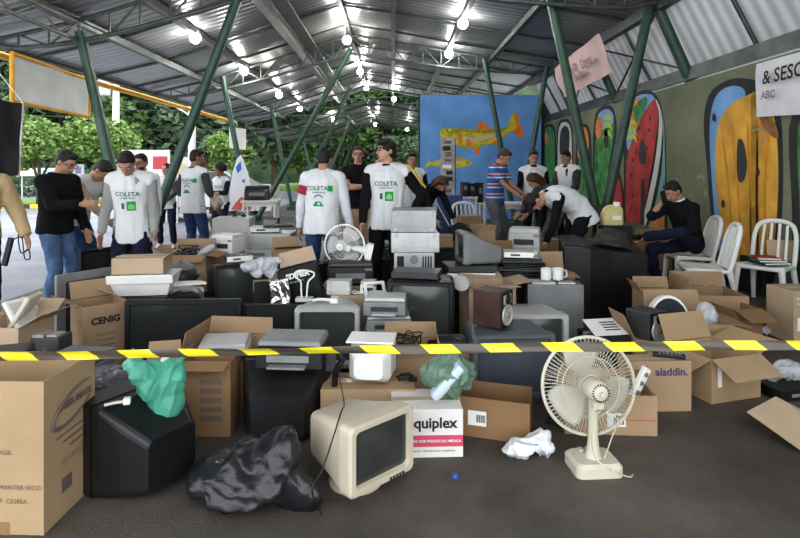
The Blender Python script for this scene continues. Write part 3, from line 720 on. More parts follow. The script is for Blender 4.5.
def pc_case(label, w, d, h, loc, rz, body=PCMETAL, face='feet', rx=0, ry=0, group=None, front=LTGREY):
    """computer case; the side turned to local -y carries what the photograph shows: feet, rear slots or drive bays"""
    t = thing('computer_case', label, 'computer', loc, rz, group, rx, ry); y = -d / 2
    mb = MB(); mb.box((0, 0, h / 2), (w, d, h)); obj('case_shell', mb, body, t, bevel=0.005)
    if face == 'feet':
        for sx in (-1, 1):
            for sz in (-1, 1):
                mb = MB(); mb.cone((sx * w * 0.40, y, h / 2 + sz * h * 0.34), (sx * w * 0.40, y - 0.012, h / 2 + sz * h * 0.34), 0.018, 0.014, 14); obj('rubber_foot', mb, LTGREY, t)
        mb = MB(); mb.box((0, y - 0.001, h * 0.5), (w * 0.55, 0.004, h * 0.5)); obj('pressed_panel', mb, body, t, bevel=0.003)
    elif face == 'rear':
        mb = MB(); mb.box((-w * 0.34, y - 0.001, h * 0.52), (w * 0.17, 0.004, h * 0.62)); mb.box((-w * 0.0, y - 0.001, h * 0.18), (w * 0.36, 0.004, h * 0.16)); obj('socket_panel', mb, BLACK, t)
        mb = MB()
        for i in range(4): mb.box((w * (0.22 + 0.065 * i), y - 0.001, h * 0.5), (w * 0.035, 0.004, h * 0.66))
        obj('card_slot', mb, BLACK, t)['kind'] = 'stuff'
        mb = MB(); mb.cone((0, y, h * 0.66), (0, y - 0.005, h * 0.66), h * 0.22, h * 0.22, 20); obj('fan_grille', mb, MIDGREY, t)
    elif face == 'front':
        mb = MB(); mb.box((0, y - 0.012, h / 2), (w, 0.026, h)); fp = obj('front_panel', mb, front, t, bevel=0.006)
        for i in range(2):
            mb = MB(); mb.box((0.0, y - 0.026, h * (0.86 - 0.12 * i)) if h > w else (w * (-0.25), y - 0.026, h * (0.7 - 0.3 * i)), (w * 0.8, 0.006, 0.042) if h > w else (w * 0.4, 0.006, h * 0.22)); obj('drive_bay', mb, MIDGREY, fp, bevel=0.002)
        mb = MB(); mb.cone((w * 0.3, y - 0.025, h * 0.42), (w * 0.3, y - 0.032, h * 0.42), 0.012, 0.012, 12); obj('power_button', mb, DKGREY, fp)
    elif face == 'side':
        mb = MB(); mb.loft([rrect(w * 0.90, h * 0.88, 0.01, y + 0.002, 3, cz=h * 0.5), rrect(w * 0.88, h * 0.86, 0.01, y - 0.004, 3, cz=h * 0.5)], False, True); sp = obj('side_panel', mb, body, t)
        mb = MB(); mb.loft([rrect(w * 0.16, h * 0.06, 0.012, y - 0.0035, 4, cx=w * 0.1, cz=h * 0.82), rrect(w * 0.14, h * 0.045, 0.01, y - 0.007, 4, cx=w * 0.1, cz=h * 0.82)], False, True); obj('finger_recess', mb, MIDGREY, sp)
        mb = MB(); mb.box((-w * 0.2, 0, h + 0.006), (w * 0.42, d * 0.8, 0.02)); mb.box((w * 0.22, 0, h + 0.004), (w * 0.3, d * 0.6, 0.014)); obj('top_vent', mb, LTGREY, t)
    return t

def printer(label, w, d, h, loc, rz, body=LTGREY, lid=MIDGREY, rx=0, ry=0):
    t = thing('desktop_printer', label, 'printer', loc, rz, None, rx, ry)
    mb = MB(); mb.box((0, 0, h * 0.4), (w, d, h * 0.8), taper=(0.97, 0.95)); obj('printer_body', mb, body, t, bevel=0.012)
    mb = MB(); mb.box((0, 0.01, h * 0.9), (w * 0.96, d * 0.9, h * 0.2), taper=(0.94, 0.92)); obj('scanner_lid', mb, lid, t, bevel=0.01)
    mb = MB(); mb.box((0, -d / 2 + 0.002, h * 0.42), (w * 0.62, 0.012, h * 0.24)); obj('paper_slot', mb, DKGREY if body is not BLACK else MIDGREY, t)
    mb = MB(); mb.box((0, -d / 2 - 0.02, h * 0.18), (w * 0.55, 0.06, 0.012)); obj('output_tray', mb, lid, t, bevel=0.003)
    mb = MB(); mb.box((w * 0.38, -d / 2 + 0.01, h * 0.7), (w * 0.16, 0.016, h * 0.1)); obj('button_panel', mb, MIDGREY, t)
    return t

def slim(label, w, d, h, loc, rz, body=BLACK, front=None, name='disc_player', cat='player', rx=0, ry=0, group=None):
    t = thing(name, label, cat, loc, rz, group, rx, ry)
    mb = MB(); mb.box((0, 0, h / 2 + 0.004), (w, d, h - 0.006)); obj('player_body', mb, body, t, bevel=0.004)
    mb = MB(); mb.box((0, -d / 2 - 0.003, h / 2 + 0.003), (w * 0.99, 0.012, h * 0.86)); f = obj('front_panel', mb, front or body, t, bevel=0.002)
    mb = MB(); mb.box((-w * 0.12, -d / 2 - 0.009, h * 0.55), (w * 0.3, 0.004, h * 0.3)); obj('disc_tray', mb, DKGREY if (front or body) is not BLACK else MIDGREY, f)
    for sx in (-1, 1):
        for sy in (-1, 1):
            mb = MB(); mb.cone((sx * w * 0.4, sy * d * 0.38, 0), (sx * w * 0.4, sy * d * 0.38, 0.006), 0.012, 0.012, 8); obj('rubber_foot', mb, BLACK, t)
    return t
def laptop(label, w, d, loc, rz, body=BLACK, rx=0, ry=0, group=None):
    t = thing('closed_laptop', label, 'laptop', loc, rz, group, rx, ry)
    mb = MB(); mb.box((0, 0, 0.011), (w, d, 0.02)); obj('keyboard_half', mb, body, t, bevel=0.006)
    mb = MB(); mb.box((0, 0, 0.029), (w * 0.99, d * 0.98, 0.013)); obj('screen_half', mb, body, t, bevel=0.005)
    mb = MB(); mb.cone((-w * 0.3, d / 2, 0.022), (w * 0.3, d / 2, 0.022), 0.01, 0.01, 8); obj('hinge', mb, DKGREY, t)
    return t
def keyboard(label, loc, rz, body=DKGREY, keys=BLACK, rx=0, ry=0, w=0.44):
    t = thing('computer_keyboard', label, 'keyboard', loc, rz, None, rx, ry)
    mb = MB(); mb.box((0, 0, 0.012), (w, 0.15, 0.022)); obj('keyboard_tray', mb, body, t, bevel=0.005)
    mb = MB()
    for j in range(5):
        for i in range(18): mb.box((-w * 0.46 + i * w * 0.054, -0.055 + j * 0.026, 0.027), (w * 0.046, 0.021, 0.01), taper=(0.8, 0.8))
    obj('key_field', mb, keys, t)['kind'] = 'stuff'
    return t
def speaker(label, w, d, h, loc, rz, wood, rx=0, ry=0, name='loudspeaker'):
    t = thing(name, label, 'speaker', loc, rz, None, rx, ry)
    mb = MB(); mb.box((0, 0, h / 2), (w, d, h)); obj('speaker_cabinet', mb, wood, t, bevel=0.005)
    mb = MB(); mb.box((0, -d / 2 - 0.004, h / 2), (w * 0.96, 0.012, h * 0.97)); b = obj('front_baffle', mb, BLACK, t, bevel=0.003)
    M = lambda z: Matrix.Translation((0, -d / 2 - 0.010, z)) @ Matrix.Rotation(R(90), 4, 'X')
    mb = MB(); q = w * 0.42; mb.lathe([(q, 0), (q, 0.008), (q * 0.86, 0.010), (q * 0.82, 0.004)], 24, M(h * 0.34)); obj('woofer_ring', mb, SILVER, b)
    mb = MB(); mb.lathe([(q * 0.80, 0.003), (q * 0.3, -0.004 + 0.008), (q * 0.28, 0.012), (0, 0.016)], 20, M(h * 0.34)); obj('woofer_cone', mb, mat('cone_tan', (0.34, 0.27, 0.17), 0.7), b)
    mb = MB(); mb.box((0, -d / 2 - 0.012, h * 0.78), (w * 0.62, 0.006, h * 0.26)); obj('tweeter_plate', mb, SILVER, b, bevel=0.003)
    mb = MB(); mb.lathe([(w * 0.2, 0), (w * 0.2, 0.006), (0, 0.012)], 18, M(h * 0.78) @ Matrix.Translation((0, 0, 0.004))); obj('tweeter_dome', mb, BLACK, b)
    return t

def desk_fan(label, loc, rz, m=CREAM, r=0.225, head=0.40, tilt=12, nw=72, base=(0.23, 0.19), rx=0, ry=0, dark=None, neck=0.0):
    """table fan seen from its motor side: base, neck, motor, wire cage, three blades"""
    t = thing('desk_fan', label, 'fan', loc, rz, None, rx, ry)
    mb = MB(); mb.loft([[(x, z_, y_) for x, y_, z_ in rrect(base[0], base[1], 0.03, 0.0)], [(x, z_, y_) for x, y_, z_ in rrect(base[0], base[1], 0.03, 0.045)], [(x, z_, y_) for x, y_, z_ in rrect(base[0] - 0.03, base[1] - 0.03, 0.03, 0.062)]], False)
    bs = obj('fan_base', mb, m, t)
    mb = MB()
    for i in range(3): mb.box((-0.04 + 0.04 * i, base[1] * 0.3, 0.066), (0.022, 0.03, 0.012))
    obj('speed_button', mb, LTGREY, bs)['kind'] = 'stuff'
    mb = MB(); mb.lathe([(0.045, 0.058), (0.032, 0.09), (0.024, 0.16), (0.022, head - 0.07)], 18); obj('fan_neck', mb, m, t)
    H = Matrix.Translation((0, 0, head)) @ Matrix.Rotation(R(-90 - tilt), 4, 'X')      # local +z of the head points to the fan's air side (+y)
    H = Matrix.Translation((0, 0, head)) @ Matrix.Rotation(R(tilt), 4, 'X') @ Matrix.Rotation(R(-90), 4, 'X')
    mb = MB(); mb.lathe([(0, -0.095), (0.028, -0.093), (0.046, -0.082), (0.053, -0.05), (0.053, 0.01), (0.042, 0.03), (0.0, 0.035)], 24, H)
    mb.box(H @ Vector((0, 0.05, -0.03)), (0.05, 0.06, 0.06)); mo = obj('motor_housing', mb, m, t)
    mb = MB()
    for i in range(20):
        a = 2 * math.pi * i / 20; mb.cone(H @ Vector((0.034 * math.cos(a), 0.034 * math.sin(a), -0.0915)), H @ Vector((0.042 * math.cos(a), 0.042 * math.sin(a), -0.0865)), 0.003, 0.003, 5)
    obj('motor_vent', mb, BLACK, mo)
    mb = MB(); mb.cone(H @ Vector((0, 0, -0.09)), H @ Vector((0, 0, -0.112)), 0.012, 0.010, 12); obj('swing_knob', mb, m, mo)
    # cage: rear and front wires
    for nm, zc, z_in, ri in (('rear_cage', 0.045, 0.02, 0.055), ('front_cage', 0.06, 0.115, 0.045)):
        mb = MB()
        for i in range(nw):
            a = 2 * math.pi * i / nw; c, s_ = math.cos(a), math.sin(a); tw = 0.10
            c2, s2 = math.cos(a + tw), math.sin(a + tw)
            mid = (ri + r) / 2
            mb.tube([H @ Vector((ri * c, ri * s_, z_in)), H @ Vector((mid * c2, mid * s2, z_in + (zc - z_in) * 0.15)), H @ Vector((r * 0.96 * c2, r * 0.96 * s2, zc - (zc - z_in) * 0.45)), H @ Vector((r * c2, r * s2, zc))], 0.0019, 3, False)
        for rr, zz in ((ri, z_in), ((ri + r) / 2, z_in + (zc - z_in) * 0.15)):
            mb.tube([H @ Vector((rr * math.cos(2 * math.pi * i / 36), rr * math.sin(2 * math.pi * i / 36), zz)) for i in range(37)], 0.003, 5, False)
        obj(nm, mb, m, t)
    mb = MB(); mb.tube([H @ Vector((r * math.cos(2 * math.pi * i / 48), r * math.sin(2 * math.pi * i / 48), 0.0525)) for i in range(49)], 0.009, 8, False); obj('cage_rim', mb, m, t)
    mb = MB(); mb.lathe([(0.045, 0.04), (0.045, 0.085), (0.03, 0.1), (0, 0.102)], 18, H); hb = obj('blade_hub', mb, m, t)
    for k in range(3):
        a0 = 2 * math.pi * k / 3 + 0.35; vs = []; nr, na = 7, 9
        for i in range(nr + 1):
            q = 0.04 + (r * 0.88 - 0.04) * i / nr; half = 0.30 + 0.36 * math.sin(math.pi * min(1, (i / nr) * 0.75 + 0.1))
            for j in range(na + 1):
                u = j / na * 2 - 1; a = a0 + u * half; vs.append(H @ Vector((q * math.cos(a), q * math.sin(a), 0.065 + 0.022 * u)))
        mb = MB(); mb._add(vs, [(i * (na + 1) + j, i * (na + 1) + j + 1, (i + 1) * (na + 1) + j + 1, (i + 1) * (na + 1) + j) for i in range(nr) for j in range(na)], True)
        bl = obj('blade', mb, dark or mat('fan_blade', (0.54, 0.52, 0.45), 0.4, 0, 0.04, 4), t)
        so = bl.modifiers.new('thick', 'SOLIDIFY'); so.thickness = 0.003
    pts = spline([tuple(H @ Vector((-0.01, 0.08, -0.09))), tuple(H @ Vector((-0.055, 0.12, -0.11))), (-0.04, -0.10, 0.12), (0.01, -0.125, 0.072), (0.03, -0.16, 0.07), (0.12, -0.12, 0.02), (0.16, -0.08, 0.006)], 8, False)
    mb = MB(); mb.tube(pts, 0.0035, 6); obj('power_cord', mb, m, t)
    mb = MB(); mb.tube(spline([tuple(H @ Vector((0.02, 0.08, -0.09))), tuple(H @ Vector((0.07, 0.12, -0.10))), (0.055, -0.09, 0.2), (0.03, -0.06, 0.08)], 8, False), 0.0035, 6); obj('motor_cord', mb, m, t)
    return t

def plastic_chair(label, loc, rz, group=None):
    """monobloc white plastic chair with slatted rounded back, facing local -y"""
    t = thing('plastic_chair', label, 'chair', loc, rz, group); m = WHITE_PL
    mb = MB(); vs = []; n = 10
    for j in range(n + 1):
        for i in range(n + 1):
            u, v = i / n * 2 - 1, j / n * 2 - 1
            hw = 0.215 - 0.015 * v; vs.append((u * hw, v * 0.205, 0.435 - 0.018 * (1 - u * u) - 0.012 * v + (0.0 if v > -0.9 else -0.012)))
    mb._add(vs, [(j * (n + 1) + i, j * (n + 1) + i + 1, (j + 1) * (n + 1) + i + 1, (j + 1) * (n + 1) + i) for j in range(n) for i in range(n)], True)
    s = obj('seat', mb, m, t); so = s.modifiers.new('thick', 'SOLIDIFY'); so.thickness = 0.018
    mb = MB()
    for a, b in (((-0.215, -0.2, 0.41), (0.215, -0.2, 0.41)), ((-0.215, -0.2, 0.41), (-0.2, 0.2, 0.405)), ((0.215, -0.2, 0.41), (0.2, 0.2, 0.405))):
        mb.tube([a, b], 0.024, 6)
    obj('seat_apron', mb, m, t)
    for sx in (-1, 1):
        mb = MB(); mb.tube([(sx * 0.205, -0.19, 0.42), (sx * 0.222, -0.205, 0.2), (sx * 0.235, -0.22, 0.0)], [0.036, 0.028, 0.022], 6); obj('leg', mb, m, t)
        mb = MB(); mb.tube([(sx * 0.185, 0.19, 0.42), (sx * 0.205, 0.235, 0.2), (sx * 0.215, 0.27, 0.0)], [0.036, 0.028, 0.022], 6); obj('leg', mb, m, t)
    arch = [(-0.20, 0.19, 0.41), (-0.205, 0.225, 0.55), (-0.20, 0.265, 0.72), (-0.165, 0.295, 0.83), (-0.09, 0.308, 0.872), (0, 0.311, 0.882), (0.09, 0.308, 0.872), (0.165, 0.295, 0.83), (0.20, 0.265, 0.72), (0.205, 0.225, 0.55), (0.20, 0.19, 0.41)]
    mb = MB(); mb.tube(spline(arch, 5, False), 0.026, 8); obj('back_arch', mb, m, t)
    for x in (-0.115, -0.04, 0.04, 0.115):
        mb = MB(); mb.tube([(x, 0.20, 0.42), (x, 0.245, 0.64), (x * 0.95, 0.30, 0.862 - abs(x) * 0.25)], 0.017, 6); obj('back_slat', mb, m, t)
    return t
def table(label, w, d, h, loc, rz=0, m=WHITE_PL, cat='table', name='folding_table'):
    t = thing(name, label, cat, loc, rz)
    mb = MB(); mb.box((0, 0, h - 0.02), (w, d, 0.04)); obj('table_top', mb, m, t, bevel=0.008)
    for sx in (-1, 1):
        for sy in (-1, 1):
            mb = MB(); mb.tube([(sx * (w / 2 - 0.05), sy * (d / 2 - 0.05), h - 0.04), (sx * (w / 2 - 0.04), sy * (d / 2 - 0.04), 0)], 0.028, 6); obj('leg', mb, m, t)
    for q in (-1, 1): mb = MB(); mb.box((0, q * (d / 2 - 0.04), h - 0.07), (w - 0.1, 0.02, 0.07)); obj('table_apron', mb, m, t)
    return t
def film_shape(name, lobes, seed, amp=0.02, freq=7.0, voxel=0.009, fall=0.0):
    """loose film pulled over lumpy contents: grown-together lobes with sharp wandering folds, sagging flat on what carries it"""
    mb = MB()
    for c, r in lobes: mb.box(c, r) if name == 'foil' else mb.ell(c, r, 18, 12)
    me = remesh(mb, voxel, 16, name); zs = [v.co.z for v in me.vertices]; z0 = min(zs); off = Vector((seed * 3.7, seed * 1.9, seed * 5.3))
    ns = [v.normal.copy() for v in me.vertices]
    for v, nv in zip(me.vertices, ns):
        p = v.co.copy(); w = Vector((noise.noise(p * freq * 0.5 + off), noise.noise(p * freq * 0.5 + off * 2), noise.noise(p * freq * 0.5 + off * 3))) * 0.8
        q = Vector((p.x * freq, p.y * freq, p.z * freq * 0.55)) + w + off
        a = (1 - min(1, abs(noise.noise(q)) * 2.6)) ** 1.6; b = (1 - min(1, abs(noise.noise(q * 2.3 + off)) * 2.6)) ** 1.6; c = noise.noise(p * freq * 0.45 + off)
        v.co += nv * amp * (a + 0.35 * b - 0.6 + 1.0 * c)
    bm = bmesh.new(); bm.from_mesh(me); bmesh.ops.smooth_vert(bm, verts=bm.verts, factor=0.5, use_axis_x=True, use_axis_y=True, use_axis_z=True); bm.to_mesh(me); bm.free()
    z0 = min(v.co.z for v in me.vertices)
    for v in me.vertices: v.co.z -= z0
    for p_ in me.polygons: p_.use_smooth = True
    for v in me.vertices:
        if v.co.z < 0.012: v.co.z = 0.0
    return me
def bag(label, r, loc, rz, m, seed, amp=0.16, freq=1.6, name='plastic_bag', sub=4, rx=0, ry=0, neck=None, lobes=None):
    t = thing(name, label, 'bag', loc, rz, None, rx, ry); rnd = random.Random(seed)
    if lobes is None:
        lobes = [((0, 0, r[2] * 0.75), (r[0] * 0.72, r[1] * 0.75, r[2] * 0.72))]
        for k in range(5):
            a = k * 1.256 + rnd.uniform(-.4, .4); u = rnd.uniform(.45, .62); z = rnd.uniform(.35, 1.0)
            lobes.append(((r[0] * u * math.cos(a), r[1] * u * math.sin(a), r[2] * z), (r[0] * rnd.uniform(.3, .45), r[1] * rnd.uniform(.3, .45), r[2] * rnd.uniform(.3, .6))))
    if neck:
        a, b, q = Vector(neck[0]), Vector(neck[1]), neck[2]
        for k in range(7): lobes.append((a.lerp(b, k / 6), (q * (1 - 0.5 * math.sin(math.pi * k / 6)),) * 3))
    big = max(r)
    thin = m.name.startswith(('clear', 'white', 'mint', 'sage')); link('bag_film', film_shape('bag', lobes, seed, big * (0.115 if thin else 0.10), (1.9 if thin else 1.5) / big, max(0.0055, big * (0.026 if thin else 0.035))), m, t)
    return t
def filmmat(name, c, alpha, rough=0.25):
    return mat(name, c, rough, 0, 0.12, 5, 0.35, 14, alpha=alpha)
# ================================================================== the discarded things, nearest first
def g(x, D, z=0.0): return (PX(x, D), D, z)
BAGBLACK = mat('black_bin_liner', (0.018, 0.018, 0.022), 0.33, 0, 0.1, 4, 0.6, 16, coat=0.1)
BAGGREEN = filmmat('mint_bag_film', (0.16, 0.58, 0.44), 0.82); translucent(BAGGREEN, 0.35); BAGSAGE = filmmat('sage_bag_film', (0.16, 0.26, 0.19), 0.9); BAGCLEAR = filmmat('clear_bag_film', (0.70, 0.73, 0.78), 0.55, 0.15); BAGWHITE = filmmat('white_bag_film', (0.80, 0.82, 0.85), 0.92)

# --- nearest row
w, d, h = 0.66, 0.36, 0.615
c = carton('big open carton at the near corner of the heap, tallest in front of the tape', w, d, h, (-1.40 - w / 2 + 0.01, 2.25 + d / 2, 0), -2, m=CARD4, flaps=(None, None, None, None))
mb = MB()
for k in range(3): pass
oval = [(0.15 * math.cos(a) , 0.058 * math.sin(a)) for a in [R(40 + 280 * i / 28) for i in range(29)]]
mb.tube([(w / 2 + 0.003, x + 0.02, 0.45 + z + x * 0.25) for x, z in oval], [0.002 + 0.007 * math.sin(math.pi * i / 28) for i in range(29)], 6); obj('printed_oval', mb, GREYINK, c)
face_text(c, 'LASER IMAGE', 0.040, GREYINK, 'right', w, d, 0.03, 0.462, 0.002)
for k in range(3): face_panel(c, 'printed_line', 'right', w, d, 0.00 + 0.02 * k, 0.345 - 0.032 * k, 0.20 - 0.05 * k, 0.008, GREYINK)
face_text(c, 'hp LaserJet', 0.040, mat('pale_print', (0.30, 0.20, 0.10), 0.9), 'right', w, d, 0.02, 0.235)
p = face_panel(c, 'dark_sticker', 'right', w, d, 0.13, 0.225, 0.09, 0.05, mat('navy_sticker', (0.03, 0.035, 0.06), 0.5))
face_panel(c, 'printed_square', 'right', w, d, -0.03, 0.13, 0.07, 0.06, GREYINK)
for z, s in ((0.33, 'FRAGIL'), (0.19, 'PARA CIMA  MANTER SECO'), (0.135, 'Toner HP  CE285A')): face_text(c, s, 0.026, GREYINK, 'front', w, d, 0.16, z)
mb = MB(); mb.bx(0.10, 0.19, -d / 2 - 0.002, -d / 2, 0.0, 0.05); obj('torn_tape', mb, CARD3, c)

crt_tv('black tube television turned sideways, under the mint green bag', 0.44, 0.415, 0.42, (PX(143, 2.64), 2.64, 0), -120, BLACK, base=False, back=(0.62, 0.6), depth_front=0.15)
bag('mint green plastic bag slumped on the sideways black television', (0.15, 0.12, 0.2), (PX(163, 2.68), 2.66, 0.25), 0, BAGGREEN, 3, name='green_bag', lobes=[((0.02, 0, 0.10), (0.085, 0.09, 0.10)), ((0.0, 0, 0.18), (0.105, 0.09, 0.085)), ((-0.06, 0, 0.235), (0.09, 0.07, 0.05)), ((-0.13, 0, 0.262), (0.06, 0.05, 0.03)), ((0.06, 0, 0.25), (0.06, 0.06, 0.06)), ((0.085, 0, 0.28), (0.03, 0.035, 0.035)), ((0.01, -0.02, 0.03), (0.05, 0.06, 0.05))])
t = thing('white_adapter', 'small white plug adapter lying before the mint green bag', 'adapter', (PX(127, 2.50), 2.50, 0.417), 15)
mb = MB(); mb.box((0, 0, 0.014), (0.03, 0.03, 0.028)); obj('adapter_block', mb, WHITE_PL, t, bevel=0.004)
mb = MB(); mb.tube([(-0.015, 0, 0.012), (-0.05, -0.005, 0.012), (-0.09, -0.01, 0.008)], 0.007, 8); obj('adapter_plug', mb, CREAM, t)
# black film covered round lid on a carton
carton('low carton under the round black film covered tray', 0.26, 0.26, 0.20, (PX(106, 3.05), 3.05, 0), 4, closed=True, m=CARD3)
t = thing('round_tray', 'round black tray covered with glossy film, behind the sideways television', 'tray', (PX(106, 3.05), 3.05, 0.205), 0)
mb = MB(); mb.lathe([(0.135, 0), (0.155, 0.02), (0.165, 0.075), (0.155, 0.085), (0.12, 0.105), (0, 0.125)], 32); obj('tray_body', mb, DKGREY, t)
link('film_cover', crumple('film', (0.15, 0.14, 0.05), 9, 0.12, 2.2, 4), mat('smoky_film', (0.10, 0.105, 0.12), 0.18, 0, 0.3, 6, 0.5, 20), t, (0, 0, 0.085))
bag('crumpled clear plastic bag wedged between the big carton and the sideways television', (0.06, 0.09, 0.16), (PX(86, 2.75) , 2.86, 0.09), 0, BAGCLEAR, 5, 0.25, 2.0, name='clear_bag')
carton('small white and green carton on the floor beside the big carton', 0.07, 0.2, 0.09, (PX(85, 2.95), 3.0, 0), 0, closed=True, m=WHITECARD)
for k in range(3):
    slim(['grey disc player lowest of the three behind the big carton', 'grey disc player in the middle of the three behind the big carton', 'grey disc player topmost of the three behind the big carton'][k], 0.30, 0.22, 0.045, (PX(80, 3.4) - 0.01 * k, 3.45, 0.20 + 0.047 * k), -10, MIDGREY, DKGREY, group='grey players behind the big carton')
carton('plain carton hidden behind the big carton, holding three grey players', 0.34, 0.24, 0.198, (PX(80, 3.4), 3.46, 0), -8, closed=True)

t = bag('large crumpled black bin bag lying on the floor', (0.28, 0.2, 0.2), (PX(251, 2.45), 2.47, 0), 0, BAGBLACK, 2, name='black_bin_bag', lobes=[((-0.10, 0, 0.09), (0.15, 0.16, 0.11)), ((-0.21, 0, 0.07), (0.085, 0.12, 0.085)), ((0.03, 0, 0.13), (0.15, 0.15, 0.14)), ((0.13, 0.0, 0.19), (0.095, 0.11, 0.115)), ((0.12, -0.02, 0.08), (0.13, 0.15, 0.10)), ((0.21, -0.04, 0.05), (0.08, 0.09, 0.06)), ((0.27, -0.06, 0.03), (0.04, 0.05, 0.04)), ((-0.02, -0.08, 0.06), (0.18, 0.1, 0.08))])
# black television from behind with a flatbed printer on top
crt_tv('black tube television seen from its back, under the dark flatbed printer', 0.50, 0.38, 0.42, (PX(278, 3.0), 3.18, 0), 181, mat('worn_black_plastic', (0.022, 0.023, 0.025), 0.35, 0, 0.3, 6), base=False, back=(0.62, 0.62), zoff=-0.05, depth_front=0.14)
printer('dark flatbed printer with grey lid on the back turned television', 0.37, 0.28, 0.15, (PX(290, 3.02), 3.14, 0.383), -4, BLACK, MIDGREY)
w, d, h = 0.27, 0.20, 0.41
c = carton('tall brown carton with printed bars beside the back turned television', w, d, h, (PX(205, 3.05), 3.16, 0), 0, flaps=(105, None, 95, None), m=CARD3, flen=0.09)
for k in range(5): face_panel(c, 'printed_bar', 'front', w, d, 0.03, 0.30 - 0.05 * k, 0.12, 0.028, GREYINK)
c = carton('wide open carton with a white device inside, behind the tall brown carton', 0.46, 0.40, 0.33, (PX(222, 3.5), 3.66, 0), -6, flaps=(75, 10, -12, None), m=CARD, flen=0.11)
printer('white device lying askew in the wide open carton', 0.32, 0.24, 0.13, (-1.10, 3.67, 0.225), 6, WHITE_PL, LTGREY, rx=6)
t = thing('white_lamp_bulb', 'white round bulb resting beside the wide open carton flap', 'bulb', (PX(168, 3.2), 3.18, 0.323), 0)
mb = MB(); mb.ell((0, 0, 0.04), 0.04, 14, 10); obj('bulb_globe', mb, WHITE_PL, t); mb = MB(); mb.cone((0.02, 0, 0.01), (0.06, -0.02, 0.0), 0.018, 0.014, 10); obj('bulb_cap', mb, SILVER, t)
carton('tan carton under the white round bulb with one raised flap', 0.20, 0.20, 0.32, (PX(160, 3.2), 3.22, 0), 14, flaps=(None, 20, 35, None), m=CARD, flen=0.12)

# beige monitor
crt_monitor('aged beige tube monitor standing alone in front', 0.385, 0.305, 0.40, (PX(384, 2.52) - 0.135, 2.63, 0), 43, BEIGE, scr=mat('dull_monitor_glass', (0.05, 0.052, 0.05), 0.2, 0, 0.25, 6), back=(0.66, 0.72), zoff=-0.02, border=0.10, bottom=0.14, depth_front=0.075)
t = thing('loose_cable', 'thin black cable draped over the beige monitor', 'cable', (0, 0, 0))
mb = MB(); pts = [P(338, 372, 2.98), P(344, 402, 2.62), P(341, 412, 2.46), P(333, 438, 2.40), P(322, 470, 2.36), P(312, 490, 2.32), P(322, 515, 2.36)]
mb.tube(spline([tuple(p) for p in pts], 8, False), 0.0035, 6); obj('cable_run', mb, BLACK, t)
# supporting carton and white bin
carton('plain tan carton behind the beige monitor, under the white plastic bin', 0.52, 0.26, 0.255, (PX(368, 3.1), 3.2, 0), 0, closed=True, m=CARD4)
t = thing('plastic_bin', 'white tapered plastic bin lying on its side behind the beige monitor', 'bin', (PX(371, 3.12), 3.2, 0.258), -6, rx=0)
mb = MB(); mb.loft([rrect(0.16, 0.12, 0.03, -0.13, cz=0.11), rrect(0.235, 0.20, 0.04, -0.06, cz=0.115), rrect(0.26, 0.225, 0.04, 0.12, cz=0.118), rrect(0.24, 0.20, 0.035, 0.125, cz=0.118), rrect(0.2, 0.16, 0.03, -0.04, cz=0.115)], False, True); obj('bin_shell', mb, WHITE_PL, t, bevel=0.006)
mb = MB(); mb.box((0, 0.02, 0.236), (0.27, 0.2, 0.012)); obj('bin_flange', mb, WHITE_PL, t, bevel=0.004)
t = thing('black_bracket', 'black hinged bracket with cable on the carton beside the white bin', 'bracket', (PX(338, 3.02), 3.12, 0.256), 0)
mb = MB(); mb.tube([(-0.03, 0, 0.0), (-0.02, -0.01, 0.09), (0.02, -0.02, 0.16), (-0.01, -0.02, 0.2)], 0.018, 6); obj('bracket_arm', mb, BLACK, t); mb = MB(); mb.box((-0.05, 0, 0.13), (0.06, 0.03, 0.09)); obj('bracket_plate', mb, DKGREY, t, bevel=0.005)
w, d, h = 0.36, 0.27, 0.245
c = carton('white box with pink band and big black lettering beside the beige monitor', w, d, h, (PX(427, 2.84), 2.84 + d / 2, 0), 2, closed=True, m=WHITECARD)
face_panel(c, 'pink_band', 'front', w, d, 0, 0.085, w * 0.995, 0.058, mat('pink_band', (0.62, 0.09, 0.16), 0.6))
face_text(c, 'equiplex', 0.075, INK, 'front', w, d, 0.02, 0.175, 0.002)
face_text(c, 'VENDA SOB PRESCRICAO MEDICA', 0.018, PAPER, 'front', w, d, 0.03, 0.085, 0.0005).location.y -= 0.0008
face_text(c, 'FRAGIL - USO RESTRITO A HOSPITAIS', 0.013, INK, 'front', w, d, 0.03, 0.035)
bag('sage green plastic bag on the white box with the pink band', (0.17, 0.12, 0.16), (PX(449, 2.95), 2.98, 0.249), 0, BAGSAGE, 6, 0.22, 1.7, name='sage_bag')
t = thing('pale_blue_device', 'pale blue flat device leaning in the sage green bag', 'device', (PX(432, 2.95), 2.90, 0.285), 0, ry=42)
mb = MB(); mb.box((0, 0, 0.11), (0.045, 0.09, 0.22)); obj('device_shell', mb, mat('pale_blue_plastic', (0.55, 0.66, 0.76), 0.4), t, bevel=0.015); mb = MB(); mb.box((0.024, 0, 0.1), (0.004, 0.06, 0.14)); obj('device_face', mb, WHITE_PL, t)
carton('open tan carton with cables behind the white box', 0.36, 0.28, 0.345, (PX(412, 3.4), 3.58, 0), 0, flaps=(70, 5, None, -15), m=CARD, flen=0.1)
